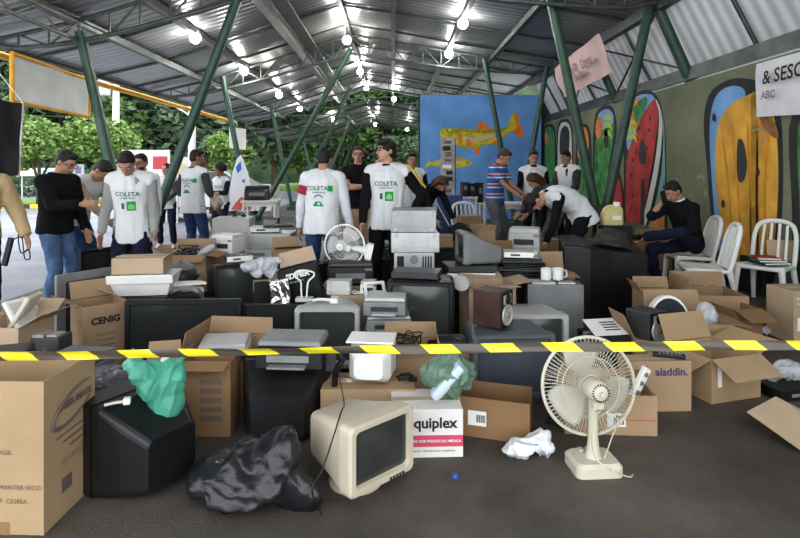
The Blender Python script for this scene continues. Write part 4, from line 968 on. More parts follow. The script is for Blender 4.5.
# brown open box
c = carton('open brown carton with a white sticker, beside the fan', 0.40, 0.25, 0.215, (PX(508, 3.1) - 0.065, 3.15, 0), -17, flaps=(None, None, None, None), m=CARD3)
face_panel(c, 'white_sticker', 'front', 0.40, 0.25, -0.08, 0.105, 0.10, 0.08, PAPER); barcode(c, 0.40, 0.25, -0.06, 0.105, 0.045, 0.04)
b = bag('small white plastic bag dropped on the floor by the fan', (0.13, 0.08, 0.06), g(529, 2.88), 0, BAGWHITE, 12, name='white_bag', lobes=[((-0.05, -0.01, 0.03), (0.075, 0.06, 0.035)), ((0.04, 0.01, 0.045), (0.075, 0.055, 0.05)), ((0.08, 0.02, 0.07), (0.04, 0.04, 0.04)), ((-0.10, -0.02, 0.015), (0.05, 0.04, 0.018)), ((0.09, -0.02, 0.03), (0.045, 0.04, 0.03))])
mb = MB(); mb.ell((0.02, -0.035, 0.072), (0.03, 0.022, 0.006), 10, 6); obj('blue_print', mb, mat('blue_print', (0.10, 0.2, 0.5), 0.5), b)
t = thing('bottle_cap', 'tiny blue bottle cap lying on the floor', 'cap', g(455, 2.66)); mb = MB(); mb.lathe([(0.014, 0), (0.0145, 0.014), (0.012, 0.017), (0, 0.017)], 18); obj('cap_shell', mb, mat('blue_plastic', (0.04, 0.12, 0.5), 0.35), t)
desk_fan('big cream desk fan standing in front, its back to us', (PX(596, 2.70), 2.74, 0), 4, CREAM, r=0.235, head=0.392, tilt=-6)
# boxes beside the fan
w, d, h = 0.50, 0.22, 0.22
c = carton('tan carton with barcode sticker behind the fan', w, d, h, (PX(612, 3.08), 3.08 + d / 2, 0), -3, flaps=(None, -20, None, None), m=CARD, flen=0.08)
face_panel(c, 'white_sticker', 'front', w, d, 0.03, 0.085, 0.10, 0.075, PAPER); barcode(c, w, d, 0.04, 0.085, 0.05, 0.05); face_panel(c, 'red_line', 'front', w, d, 0.13, 0.085, 0.22, 0.004, mat('red_ink', (0.5, 0.1, 0.05), 0.7))
t = thing('power_strip', 'white power strip sticking out of the carton behind the fan', 'power strip', (PX(636, 3.12), 3.17, 0.17), 20, ry=34)
mb = MB(); mb.box((0, 0, 0.09), (0.05, 0.035, 0.20)); obj('strip_body', mb, WHITE_PL, t, bevel=0.008)
for k in range(3): mb = MB(); mb.lathe([(0.014, 0), (0.014, 0.003), (0, 0.003)], 12, Matrix.Translation((0, -0.0175, 0.04 + 0.055 * k)) @ Matrix.Rotation(R(90), 4, 'X')); obj('socket', mb, MIDGREY, t)
w, d, h = 0.40, 0.13, 0.305
c = carton('closed tan carton with purple lettering, behind the fan', w, d, h, (PX(660, 3.36), 3.38 + 0.06, 0), 2, closed=True, m=CARD)
face_text(c, 'aladdin.', 0.066, BLUEINK, 'front', w, d, 0.075, 0.24, 0.0015)
face_panel(c, 'printed_mark', 'front', w, d, -0.09, 0.245, 0.04, 0.06, BLUEINK)
c = carton('wide open carton with drooping flaps on the floor, largest right of the fan', 0.40, 0.38, 0.275, (2.115, 3.72, 0), 17, flaps=(118, 25, 112, 70), m=CARD4, flen=0.185)
mb = MB(); mb.bx(-0.15, -0.12, -0.193, -0.19, 0.1, 0.26); obj('white_strip', mb, PAPER, c)
t = thing('cardboard_sheet', 'loose bent sheet of cardboard on the floor at the picture edge', 'cardboard', (PX(806, 3.05), 3.08, 0.0), 25)
mb = MB(); mb.loft([[(-0.24, y, z) for y, z in ((-0.14, 0.02), (0.15, 0.11), (0.15, 0.116), (-0.14, 0.028))], [(0.02, y, z) for y, z in ((-0.16, 0.06), (0.15, 0.15), (0.15, 0.156), (-0.16, 0.068))], [(0.22, y, z) for y, z in ((-0.16, 0.002), (0.15, 0.002), (0.15, 0.008), (-0.16, 0.01))]], False, True); obj('sheet_panel', mb, CARD2, t)
slim('black player wrapped in clear film near the picture edge', 0.36, 0.24, 0.07, (PX(794, 3.6), 3.66, 0), 10, BLACK, name='wrapped_player')
bag('shiny clear film bunched on the black player near the picture edge', (0.17, 0.11, 0.08), (PX(794, 3.6), 3.66, 0.075), 10, BAGCLEAR, 15, 0.3, 2.2, name='clear_film')
# grey television behind the brown box
crt_tv('blue grey tube television under the wooden loudspeaker', 0.53, 0.425, 0.44, (PX(513, 3.5), 3.72, 0), 3, mat('blue_grey_plastic', (0.10, 0.11, 0.125), 0.4, 0, 0.1, 5), scr=mat('blue_tube_glass', (0.08, 0.09, 0.11), 0.1, 0, 0, spec=0.7), base=False, back=(0.9, 0.92), zoff=0.0)
WOOD = mat('dark_red_wood', (0.055, 0.025, 0.02), 0.4, 0, 0.35, 9)
speaker('wooden loudspeaker with a silver ringed cone on the blue grey television', 0.17, 0.20, 0.235, (PX(492, 3.75), 3.74, 0.427), 52, WOOD)

# --- second row
w, d, h = 0.30, 0.30, 0.485
c = carton('tall carton standing cornerwise with a raised flap and black lettering', w, d, h, (PX(91, 4.05), 4.16, 0), 45, flaps=(None, 32, 66, -60), m=CARD, flen=0.14)
face_text(c, 'CENIG', 0.066, INK, 'front', w, d, 0.0, 0.37, 0.003); face_text(c, 'SAVE-GAZ', 0.055, GREENINK, 'left', w, d, 0.0, 0.13, 0.003); face_text(c, 'CENIG', 0.036, GREYINK, 'left', w, d, 0.06, 0.36)
for k in range(5): face_panel(c, 'printed_line', 'front', w, d, 0, 0.27 - 0.04 * k, 0.12, 0.006, GREYINK)
flat_tv('large grey framed television on edge behind the cornerwise carton', 0.92, 0.56, (PX(52, 4.42) + 0.27, 4.42 + 0.40, 0), 56, MIDGREY, SCREENG, edge=0.07)
carton('closed carton under the smaller black television by the jeans', 0.32, 0.32, 0.16, (PX(106, 5.75), 5.78, 0), 60, closed=True)
flat_tv('small black television on a carton behind the grey framed one', 0.66, 0.44, (PX(110, 5.75), 5.75, 0.162), 62, BLACK, edge=0.03)
crt_tv('black tube television carrying the white tray', 0.52, 0.45, 0.44, (PX(140, 4.5), 4.62, 0), 0, BLACK, base=False)
t = thing('plastic_tray', 'white deep plastic tray full of pieces on a black television', 'tray', (PX(136, 4.4), 4.58, 0.455), 8)
mb = MB(); mb.loft([[(sx * 0.20, sy * 0.13, 0) for sx, sy in ((-1, -1), (1, -1), (1, 1), (-1, 1))], [(sx * 0.245, sy * 0.17, 0.16) for sx, sy in ((-1, -1), (1, -1), (1, 1), (-1, 1))], [(sx * 0.235, sy * 0.16, 0.16) for sx, sy in ((-1, -1), (1, -1), (1, 1), (-1, 1))], [(sx * 0.19, sy * 0.12, 0.01) for sx, sy in ((-1, -1), (1, -1), (1, 1), (-1, 1))]], False, True); obj('tray_shell', mb, WHITE_PL, t, bevel=0.004)
mb = MB(); mb.box((0, -0.168, 0.135), (0.5, 0.02, 0.07), rot=(0.12, 0, 0.0)); obj('tray_flange', mb, WHITE_PL, t, bevel=0.006)
c = carton('crumpled tan carton lying on the white tray', 0.40, 0.24, 0.13, (PX(134, 4.45), 4.6, 0.617), 6, flaps=(None, None, None, 60), m=CARD2, closed=True, flen=0.12)
flat_tv('wide black television lying low behind the tape, under the white round bulb', 0.82, 0.47, (PX(182, 3.98), 4.02, 0), 3, BLACK)
flat_tv('black monitor with thin frame next to the silver monitor', 0.40, 0.36, (PX(268, 4.0), 4.08, 0.06), 0, BLACK, stand=True, name='flat_monitor', cat='monitor', edge=0.022)
carton('flat carton under the thin framed black monitor', 0.42, 0.3, 0.058, (PX(268, 4.0), 4.08, 0), 0, closed=True)
t = thing('grey_hood', 'curved grey plastic hood lying on top of the wide black television', 'hood', (PX(183, 4.25), 4.30, 0.455), 12)
mb = MB(); mb.loft([[(0.14 * math.cos(R(a)) * k, y, 0.10 * math.sin(R(a)) * k + 0.0) for a in range(0, 181, 15)] for y, k in ((-0.1, 1), (0.1, 0.92), (0.1, 0.84), (-0.1, 0.92))], False, False); obj('hood_shell', mb, MIDGREY, t)
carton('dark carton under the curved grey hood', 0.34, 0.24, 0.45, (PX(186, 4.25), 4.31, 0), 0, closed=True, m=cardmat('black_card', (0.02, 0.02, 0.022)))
t = thing('round_cooker', 'black round cooker with grey lid behind the white tray', 'cooker', (PX(178, 5.0), 5.05, 0.40), 0)
mb = MB(); mb.lathe([(0.12, 0), (0.145, 0.03), (0.15, 0.11), (0.135, 0.15), (0.11, 0.17)], 28); obj('cooker_body', mb, DKGREY, t); mb = MB(); mb.lathe([(0.125, 0.165), (0.12, 0.19), (0.07, 0.215), (0.02, 0.222), (0.02, 0.24), (0, 0.242)], 28); obj('lid', mb, MIDGREY, t)
mb = MB(); mb.box((0.148, 0, 0.10), (0.04, 0.05, 0.02)); obj('side_handle', mb, BLACK, t, bevel=0.004)
carton('carton under the black round cooker', 0.36, 0.30, 0.398, (PX(178, 5.0), 5.05, 0), 10, closed=True, m=CARD3)
for k in range(2):
    t = thing('polystyrene_slab', ['flat white foam slab poking out beside the cooker', 'second thin white foam slab under the first beside the cooker'][k], 'foam', (PX(186, 4.62), 4.66, 0.50 - 0.05 * k), 12 - 20 * k)
    mb = MB(); mb.prism([(-0.16, -0.06), (0.15, -0.02), (0.1, 0.07), (-0.14, 0.08)], 0, 0.018); obj('slab_block', mb, PAPER, t)
t = thing('printed_bundle', 'stacked dark manuals holding the white foam slabs', 'manual', (PX(186, 4.62), 4.66, 0), 0); mb = MB(); mb.box((0, 0, 0.22), (0.30, 0.14, 0.44)); obj('manual_pages', mb, DKGREY, t)
# television turned aside with bags and player
carton('carton under the aslant black television', 0.46, 0.42, 0.16, (PX(232, 4.9), 4.98, 0), 32, closed=True)
crt_tv('black tube television set aslant, a clear bag hanging over its corner', 0.54, 0.49, 0.46, (PX(236, 4.9), 4.98, 0.163), 32, BLACK, scr=SCREENG, base=False, back=(0.8, 0.85))
slim('white fronted player on top of the aslant television', 0.22, 0.14, 0.05, (PX(238, 4.9), 4.90, 0.658), 28, BLACK, WHITE_PL)
bag('thin clear bag draped over the aslant television', (0.16, 0.09, 0.13), (PX(262, 4.62), 4.58, 0.55), 20, BAGCLEAR, 21, name='clear_bag', lobes=[((-0.06, 0, 0.10), (0.10, 0.06, 0.05)), ((0.05, 0, 0.11), (0.10, 0.06, 0.06)), ((0.08, 0, 0.04), (0.06, 0.05, 0.05)), ((-0.03, 0, 0.05), (0.05, 0.05, 0.05)), ((0.13, 0, 0.13), (0.05, 0.04, 0.03))])
carton('carton under the draped clear bag', 0.2, 0.16, 0.548, (PX(266, 4.6), 4.60, 0), 20, closed=True, m=MATS['black_card'])
# black printed box, foil
w, d, h = 0.31, 0.14, 0.30
carton('low dark carton under the tilted black speaker box', 0.36, 0.24, 0.37, (PX(304, 4.5), 4.56, 0), 0, closed=True, m=MATS['black_card'])
c = carton('tilted black box with white lettering and an open tan flap', w, d, h, (PX(305, 4.5), 4.55, 0.385), 0, flaps=(None, 8, None, None), m=mat('glossy_black_card', (0.015, 0.015, 0.016), 0.3, 0, 0.3, 8), ry=-14, flen=0.12)
face_text(c, 'EDIFIER', 0.058, PAPER, 'front', w, d, 0.0, 0.235, 0.003, 0.2); face_text(c, 'studio speakers', 0.022, PAPER, 'front', w, d, -0.03, 0.19)
for o in c.children:
    if o.name.startswith('flap'): o.data.materials.clear(); o.data.materials.append(CARD2)
t = thing('foil_packet', 'crumpled silver foil packet standing beside the tilted black box', 'packet', (PX(281, 4.35), 4.40, 0.375), 0, ry=-8)
link('foil_skin', film_shape('foil', [((0, 0, 0.11), (0.15, 0.045, 0.21))], 31, 0.012, 16, 0.005), mat('silver_foil', (0.62, 0.62, 0.62), 0.2, 0.9, 0.2, 12), t)
carton('dark carton under the silver foil packet', 0.16, 0.12, 0.373, (PX(280, 4.35), 4.37, 0), 0, closed=True, m=MATS['black_card'])
t = thing('wire_stand', 'white wire desk stand shaped like a clip before the black box', 'stand', (PX(303, 4.2), 4.27, 0.455), 0)
mb = MB(); mb.tube(spline([(-0.02, 0, 0.0), (-0.025, 0, 0.08), (-0.03, 0, 0.15), (-0.075, 0, 0.19), (-0.06, 0, 0.225), (0.0, 0, 0.235), (0.065, 0, 0.22), (0.07, 0, 0.19), (0.03, 0, 0.15), (0.02, 0, 0.08), (0.015, 0, 0.0)], 5, False), 0.007, 6); obj('wire_loop', mb, WHITE_PL, t)
mb = MB(); mb.box((0, 0, 0.015), (0.13, 0.08, 0.03)); obj('stand_base', mb, LTGREY, t, bevel=0.006)
# silver monitor with things on it
crt_monitor('silver framed tube monitor behind the flatbed printer', 0.46, 0.43, 0.44, (PX(327, 3.92), 4.14, 0), 0, SILVER, back=(0.7, 0.86), zoff=0.0, border=0.085, bottom=0.13, base=True)
t = thing('bracket_clamp', 'white plastic clamp lying on top of the silver monitor', 'clamp', (PX(334, 4.02), 4.06, 0.494), 0); mb = MB(); mb.box((0, 0, 0.02), (0.06, 0.1, 0.035)); obj('clamp_block', mb, WHITE_PL, t, bevel=0.01); mb = MB(); mb.tube([(-0.03, 0, 0.02), (-0.12, 0.02, 0.02), (-0.16, 0.0, 0.015)], 0.012, 6); obj('clamp_arm', mb, WHITE_PL, t)
carton('tan carton under the black office printer', 0.46, 0.34, 0.455, (PX(350, 4.9), 4.98, 0), 0, closed=True)
printer('black office printer carrying the white fan', 0.41, 0.30, 0.19, (PX(350, 4.9), 4.98, 0.458), 4, BLACK, DKGREY)
t = desk_fan('white fan lying on the black office printer', (PX(372, 4.9), 4.98, 0.72), 0, WHITE_PL, r=0.185, head=0.27, tilt=-12, nw=40, base=(0.15, 0.13), ry=-78, dark=LTGREY)
for o in list(t.children):
    if o.name.startswith(('power_cord', 'motor_cord')): bpy.data.objects.remove(o)
carton('pale carton behind the silver monitor', 0.30, 0.22, 0.46, (PX(350, 4.5), 4.55, 0), 0, closed=True, m=CARD2)
t = pc_case('small light grey metal box behind the silver monitor', 0.19, 0.12, 0.11, (PX(339, 4.45), 4.50, 0.463), -4, LTGREY, 'feet')
printer('small white printer next to the light grey metal box', 0.13, 0.14, 0.10, (PX(368, 4.45), 4.52, 0.463), 0, WHITE_PL, LTGREY)
# printers stacked
carton('tan carton under the pair of grey printers', 0.34, 0.32, 0.30, (PX(387, 3.95), 4.1, 0), 0, closed=True)
printer('grey printer beneath the lighter one, beside the silver monitor', 0.33, 0.32, 0.115, (PX(388, 3.95), 4.1, 0.303), 3, MIDGREY, SILVER)
printer('light grey printer with flat lid, on top of a grey one', 0.31, 0.30, 0.125, (PX(386, 3.95), 4.1, 0.42), -5, MIDGREY, LTGREY)
t = thing('tilted_frame', 'small white frame leaning behind the light grey printer', 'frame', (PX(376, 4.3), 4.33, 0.465), 20, rx=-30); mb = MB(); mb.loft([rrect(0.17, 0.13, 0.01, -0.01, 2, cz=0.065), rrect(0.17, 0.13, 0.01, 0.01, 2, cz=0.065), rrect(0.13, 0.09, 0.008, 0.01, 2, cz=0.065), rrect(0.13, 0.09, 0.008, -0.01, 2, cz=0.065), rrect(0.17, 0.13, 0.01, -0.01, 2, cz=0.065)], False, False); obj('frame_border', mb, WHITE_PL, t)
# black television in the middle
carton('low carton under the black television in the middle of the heap', 0.48, 0.40, 0.185, (PX(424, 4.2), 4.34, 0), -6, closed=True)
crt_tv('black tube television in the middle of the heap, beside the loudspeaker', 0.50, 0.44, 0.42, (PX(424, 4.2), 4.34, 0.188), -9, BLACK, scr=SCREENG, base=False, border=0.08, bottom=0.12, back=(0.9, 0.93), zoff=0.0)
keyboard('dark keyboard lying across the cables below the black middle television', (PX(452, 3.72), 3.76, 0.30), 10, DKGREY, BLACK, w=0.34)
carton('low tan carton under the dark keyboard', 0.38, 0.3, 0.295, (PX(446, 3.75), 3.80, 0), 5, closed=True)
# computer stack
kinds = ['feet', 'side', 'feet', 'rear', 'feet', 'feet']; z = 0
specs = [(0.36, 0.185, 0, 'lowest'), (0.37, 0.18, 2, 'second from the bottom'), (0.36, 0.175, 3, 'third from the bottom'), (0.36, 0.175, -2, 'with black slots'), (0.43, 0.18, 1, 'pale grey, second from the top'), (0.40, 0.20, -3, 'topmost, darker with a pressed plate')]
for (wd, hh, rz, wd_), fc in zip(specs, ['feet', 'feet', 'feet', 'rear', 'feet', 'feet']):
    dark = wd_.startswith('topmost'); 
    pc_case(f'metal computer case {wd_} in the tall stack', wd, 0.42, hh - 0.002, (PX(415, 5.0), 5.2, z), rz, PCMETAL if not dark else mat('dark_case_steel', (0.30, 0.31, 0.31), 0.35, 0.6, 0.15, 6), fc)
    z += hh
# slim things right of the stack
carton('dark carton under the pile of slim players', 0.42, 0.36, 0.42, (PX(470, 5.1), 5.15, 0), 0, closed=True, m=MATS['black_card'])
zz = 0.423
for k, (wd, hh, bm_, fr, lab) in enumerate(((0.45, 0.06, BLACK, None, 'black player lowest in the pile under the grey monitor'), (0.43, 0.05, BLACK, WHITE_PL, 'white fronted player in the pile under the grey monitor'), (0.44, 0.06, DKGREY, None, 'dark grey player in the pile under the grey monitor'))):
    slim(lab, wd, 0.30, hh, (PX(469, 5.1), 5.13, zz), -4 + 5 * k, bm_, fr, group='pile of slim players'); zz += hh + 0.002
crt_monitor('grey tube monitor with white front turned aside, on the pile of players', 0.34, 0.29, 0.36, (PX(479, 5.1), 5.15, zz + 0.002), -82, MIDGREY, base=False, back=(0.75, 0.55), zoff=-0.06, depth_front=0.06)
t = thing('white_disc', 'pale round plastic disc lying before the pile of players', 'disc', (PX(462, 4.5), 4.55, 0.53), 0, rx=60); mb = MB(); mb.lathe([(0.065, 0), (0.068, 0.01), (0.06, 0.018), (0, 0.02)], 26); obj('disc_plate', mb, LTGREY, t)
carton('tan carton with spread flaps behind the loudspeaker', 0.40, 0.32, 0.50, (PX(490, 4.6), 4.76, 0), 8, flaps=(84, 70, 88, 80), m=CARD2, flen=0.15)
carton('closed carton under the laptops beyond the loudspeaker', 0.38, 0.38, 0.50, (PX(519, 5.1), 5.18, 0), 0, closed=True, m=MATS['black_card'])
zz = 0.502
for k, (lab, wd, rz, b_) in enumerate((('black laptop lowest in the laptop pile', 0.40, 4, BLACK), ('second black laptop in the laptop pile', 0.38, -9, DKGREY), ('third black laptop in the laptop pile', 0.39, 7, BLACK), ('topmost black laptop in the laptop pile', 0.36, -3, DKGREY))):
    laptop(lab, wd, 0.28, (PX(521, 5.1), 5.15, zz), rz, b_, group='pile of closed laptops'); zz += 0.038
slim('grey and white flat player on the laptop pile', 0.27, 0.2, 0.055, (PX(519, 5.1), 5.14, zz + 0.002), -8, LTGREY, WHITE_PL)
# silver tube monitor and case lying beside it
crt_monitor('silver tube monitor partly behind the loudspeaker, next to a grey case', 0.52, 0.38, 0.42, (PX(533, 4.0), 4.22, 0.04), 3, SILVER, border=0.10, bottom=0.12, back=(0.85, 0.9), zoff=0.0, base=False)
carton('flat carton under the silver tube monitor', 0.46, 0.4, 0.038, (PX(533, 4.0), 4.22, 0), 3, closed=True)
pc_case('grey computer tower standing sideways before the huge black television', 0.47, 0.19, 0.48, (PX(558, 4.7), 4.84, 0), -3, MIDGREY, 'side')
# huge television
t = crt_tv('huge black tube television seen from its side, a jug behind it', 0.92, 0.73, 0.80, (PX(616, 5.35), 5.72, 0), -104, BLACK, scr=SCREEN, base=False, back=(0.55, 0.86), zoff=-0.03, depth_front=0.17)
t = thing('black_hat', 'dark round brimmed dome lying on the huge black television', 'hat', (PX(613, 5.5), 5.55, 0.725), 0, ry=7)
mb = MB(); mb.lathe([(0.205, 0), (0.21, 0.008), (0.165, 0.02), (0.16, 0.06), (0.125, 0.12), (0.06, 0.148), (0, 0.152)], 30); obj('dome', mb, mat('dark_mesh', (0.035, 0.034, 0.03), 0.6, 0, 0.6, 25, 0.5, 60), t)
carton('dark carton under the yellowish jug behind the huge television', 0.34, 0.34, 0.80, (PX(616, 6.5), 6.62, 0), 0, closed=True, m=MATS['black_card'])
t = thing('plastic_jug', 'yellowish plastic jug with white cap behind the dark dome', 'jug', (PX(615, 6.5), 6.60, 0.802), 0)
mb = MB(); mb.loft([[(x, z, y) for x, y, z in rrect(wd, dp, 0.03, hh, cx=cx_)] for wd, dp, hh, cx_ in ((0.22, 0.15, 0.0, 0), (0.235, 0.16, 0.02, 0), (0.23, 0.155, 0.13, 0), (0.19, 0.14, 0.185, 0.02), (0.10, 0.09, 0.21, 0.055), (0.06, 0.06, 0.225, 0.06))], True, True); obj('jug_body', mb, mat('yellowed_plastic', (0.60, 0.52, 0.26), 0.4, 0, 0.05, 4), t)
mb = MB(); mb.lathe([(0.04, 0.22), (0.04, 0.262), (0.036, 0.266), (0, 0.266)], 18, Matrix.Translation((0.06, 0, 0))); obj('cap', mb, WHITE_PL, t)
mb = MB(); mb.tube(spline([(-0.09, 0, 0.12), (-0.10, 0, 0.17), (-0.04, 0, 0.215), (0.03, 0, 0.22)], 5, False), 0.016, 8); obj('jug_handle', mb, MATS['yellowed_plastic'], t)
mb = MB(); mb.box((0.03, -0.081, 0.09), (0.10, 0.003, 0.05)); obj('paper_label', mb, PAPER, t)
# boxes at the chairs' side
c = carton('open tan carton full of speakers and plastic, before the white chairs', 0.46, 0.42, 0.33, (PX(699, 4.1), 4.28, 0), 0, flaps=(None, 15, None, 100), m=CARD, flen=0.16)
t = thing('rounded_speaker', 'dark round topped speaker panel with white rim in the open carton', 'speaker', (PX(676, 4.15), 4.24, 0.18), 0, rx=-8)
rim = lambda k, y: [(k * 0.165 * math.cos(R(a)), y, 0.02 + k * 0.30 * math.sin(R(a)) ** 0.8) for a in range(0, 181, 12)]
mb = MB(); mb.loft([rim(1, -0.02), rim(1, 0.05)], False, True); obj('speaker_shell', mb, WHITE_PL, t); mb = MB(); mb.loft([rim(0.93, -0.024), rim(0.93, -0.015)], False, True); obj('grille_cloth', mb, mat('navy_grille', (0.02, 0.022, 0.035), 0.6), t)
bag('clear plastic film bunched in the open carton before the chairs', (0.10, 0.10, 0.15), (PX(716, 4.15), 4.28, 0.21), 0, BAGCLEAR, 41, 0.3, 2.2, name='clear_film')
speaker('black subwoofer box leaning at the side of the open carton', 0.19, 0.20, 0.19, (PX(647, 4.08), 4.10, 0.245), 28, mat('graphite_plastic', (0.06, 0.062, 0.066), 0.4), rx=0, ry=0, name='subwoofer_box')
carton('low carton under the black subwoofer box', 0.26, 0.24, 0.24, (PX(646, 4.08), 4.12, 0), 6, flaps=(None, None, 25, None), closed=True, flen=0.2)
carton('open tan carton beside the huge television, a grey plug in it', 0.32, 0.28, 0.40, (PX(660, 4.8), 4.86, 0), -4, flaps=(None, 12, 30, None), m=CARD, flen=0.10)
c = carton('deep open carton holding black laptops, under the middle chair', 0.50, 0.44, 0.36, (PX(712, 5.0), 5.08, 0), -5, flaps=(None, 6, -5, None), m=CARD, flen=0.13)
laptop('black laptop standing upright in the deep open carton', 0.30, 0.22, (PX(718, 5.0), 5.02, 0.16), 70, BLACK, ry=-50)
laptop('second black laptop leaning in the deep open carton', 0.26, 0.2, (PX(697, 5.0), 5.04, 0.14), 84, DKGREY, ry=-62)
carton('tan carton with one drooping flap between two open cartons', 0.26, 0.34, 0.31, (PX(741, 4.65), 4.76, 0), 8, flaps=(110, None, None, None), m=CARD3, flen=0.19)
bag('flattened clear bottle wrap on the floor beneath the far chair', (0.12, 0.06, 0.04), g(769, 4.95), 10, BAGCLEAR, 44, 0.3, 2.2, name='clear_wrap')
w, d, h = 0.30, 0.30, 0.44
c = carton('closed tan carton with white label at the picture edge below the chair', w, d, h, (PX(803, 4.75), 4.84, 0), 6, closed=True, m=CARD2)
face_panel(c, 'white_label', 'front', w, d, -0.03, 0.16, 0.17, 0.11, PAPER); barcode(c, w, d, -0.04, 0.155, 0.07, 0.05); face_text(c, 'EPSON', 0.045, CARD3, 'front', w, d, -0.02, 0.27, 0.003)
for k in range(2): face_panel(c, 'grey_stripe', 'front', w, d, -0.02, 0.33 + 0.045 * k, 0.2, 0.02, LTGREY)
# left pile by the pavement
c = carton('open carton with white boards at the pavement side', 0.36, 0.30, 0.47, (PX(12, 3.66), 3.66, 0), -8, flaps=(None, 55, 80, 60), m=CARD2, flen=0.15)
for k, (x, z, ry, rz, lab) in enumerate(((14, 0.42, 30, 10, 'white circuit cover tilted in the pavement side carton'), (30, 0.40, -38, -20, 'second white cover with grey edge in the pavement side carton'))):
    t = thing('device_cover', lab, 'cover', (PX(x, 3.72), 3.74, z), rz, ry=ry); mb = MB(); mb.box((0, 0, 0.11), (0.03, 0.2, 0.24)); obj('cover_shell', mb, WHITE_PL if k else CREAM, t, bevel=0.008); mb = MB(); mb.box((0.017, 0, 0.11), (0.006, 0.16, 0.18)); obj('cover_lining', mb, LTGREY, t)
pc_case('dark grey metal case standing before the grey framed television', 0.22, 0.16, 0.38, (PX(45, 3.62), 3.66, 0), 0, mat('dull_grey_metal', (0.12, 0.125, 0.13), 0.45, 0.3, 0.15, 5), 'side')
b = bag('whitish crumpled bag beside the dark grey metal case', (0.085, 0.07, 0.10), (PX(24, 3.4), 3.42, 0.24), 0, filmmat('dusty_bag', (0.50, 0.46, 0.38), 1.0, 0.5), 51, 0.12, 1.4, name='dusty_bag')
carton('dark carton under the whitish crumpled bag', 0.3, 0.2, 0.238, (PX(20, 3.4), 3.42, 0), 0, closed=True, m=CARD3)
printer('black printer tipped against the pavement side, cut by the picture edge', 0.30, 0.26, 0.15, (PX(-4, 3.1), 3.14, 0.30), 20, BLACK, DKGREY)
carton('carton under the tipped black printer', 0.3, 0.24, 0.298, (PX(-4, 3.1), 3.14, 0), 20, closed=True)

# --- third row, toward the people
c = carton('open tan carton with a bottle and cables before the woman', 0.42, 0.34, 0.62, (PX(187, 5.5), 5.6, 0), 0, flaps=(115, 4, 60, 100), m=CARD, flen=0.12)
t = thing('water_bottle', 'clear bottle with a blue cap lying in the tan carton', 'bottle', (PX(194, 5.5), 5.6, 0.60), 0, ry=60); mb = MB(); mb.lathe([(0.034, 0), (0.036, 0.02), (0.036, 0.15), (0.016, 0.19), (0.014, 0.2)], 16); obj('bottle_wall', mb, filmmat('bottle_clear', (0.6, 0.65, 0.7), 0.6, 0.1), t); mb = MB(); mb.lathe([(0.017, 0.2), (0.017, 0.225), (0, 0.226)], 12); obj('bottle_cap', mb, MATS['blue_plastic'], t)
t = thing('cable_bundle', 'tangled bundle of black and grey cables in the tan carton', 'cable', (PX(184, 5.45), 5.55, 0.6), 0); rnd = random.Random(5); mb = MB(); mb.tube(spline([(rnd.uniform(-.1, .1), rnd.uniform(-.06, .08), rnd.uniform(0.0, .1)) for _ in range(26)], 5, False), 0.008, 6); obj('cable_run', mb, DKGREY, t)
def case_stack(x, D, n, h, w, d, rz, phrase, last='front', body=PCMETAL, grp=None):
    words_ = ['first', 'second', 'third', 'fourth', 'fifth']
    for k in range(n):
        nm = 'topmost' if k == n - 1 else words_[k] + ' up'
        pc_case(f'grey computer case, {nm}, {phrase}', w, d, h - 0.002, (PX(x, D) + 0.006 * (k % 2), D + d / 2, k * h), rz + (k % 2) * 2, body, last if k == n - 1 else 'front', group=grp)
case_stack(229, 7.0, 4, 0.21, 0.46, 0.40, 2, 'in the stack below the bag', 'feet', LTGREY, 'stack below the carried bag')
case_stack(268, 6.4, 4, 0.18, 0.50, 0.40, -2, 'in the stack by the white device', 'feet', PCMETAL, 'stack beside the white device')
carton('tan carton under the white device with a dark opening', 0.30, 0.28, 0.56, (PX(226, 5.95), 6.02, 0), 0, closed=True)
printer('white device with a dark opening before the stacked cases', 0.27, 0.26, 0.20, (PX(225, 5.95), 6.02, 0.563), -14, WHITE_PL, WHITE_PL)
crt_tv('low black tube television before the stacked cases', 0.50, 0.52, 0.40, (PX(262, 5.6), 5.78, 0), 6, BLACK, base=False)
carton('small tan carton on the low black television', 0.28, 0.2, 0.13, (PX(283, 5.55), 5.75, 0.522), 20, flaps=(70, 20, None, None), m=CARD, flen=0.1)
table('white small table carrying the black printer beyond the heap', 0.62, 0.5, 0.92, (PX(260, 9.6), 9.7, 0), 4, name='small_table')
printer('black printer with raised tray on the white small table', 0.42, 0.34, 0.24, (PX(256, 9.6), 9.7, 0.922), 10, BLACK, BLACK)
flat_tv('dark monitor leaning under the white small table', 0.36, 0.32, (PX(265, 9.0), 9.2, 0.34), -30, BLACK, rx=-15, stand=False, name='flat_monitor', cat='monitor')
carton('tan carton under the white small table', 0.44, 0.3, 0.33, (PX(262, 9.0), 9.2, 0), 8, closed=True)
c = carton('tan carton with white label before the far black shirted man', 0.42, 0.34, 0.36, (PX(357, 7.6), 7.75, 0.42), 4, flaps=(None, 30, None, None), m=CARD, flen=0.12); face_panel(c, 'oval_label', 'front', 0.42, 0.34, -0.02, 0.17, 0.12, 0.06, PAPER)
carton('large carton supporting the labelled tan carton', 0.52, 0.44, 0.418, (PX(357, 7.6), 7.75, 0), 0, closed=True, m=CARD3)
bag('teal green bag among the far cases by the pavement', (0.20, 0.16, 0.14), (PX(283, 8.4), 8.4, 0), 0, filmmat('teal_bag', (0.07, 0.22, 0.17), 1.0, 0.5), 61, 0.25, 1.8, name='teal_bag')
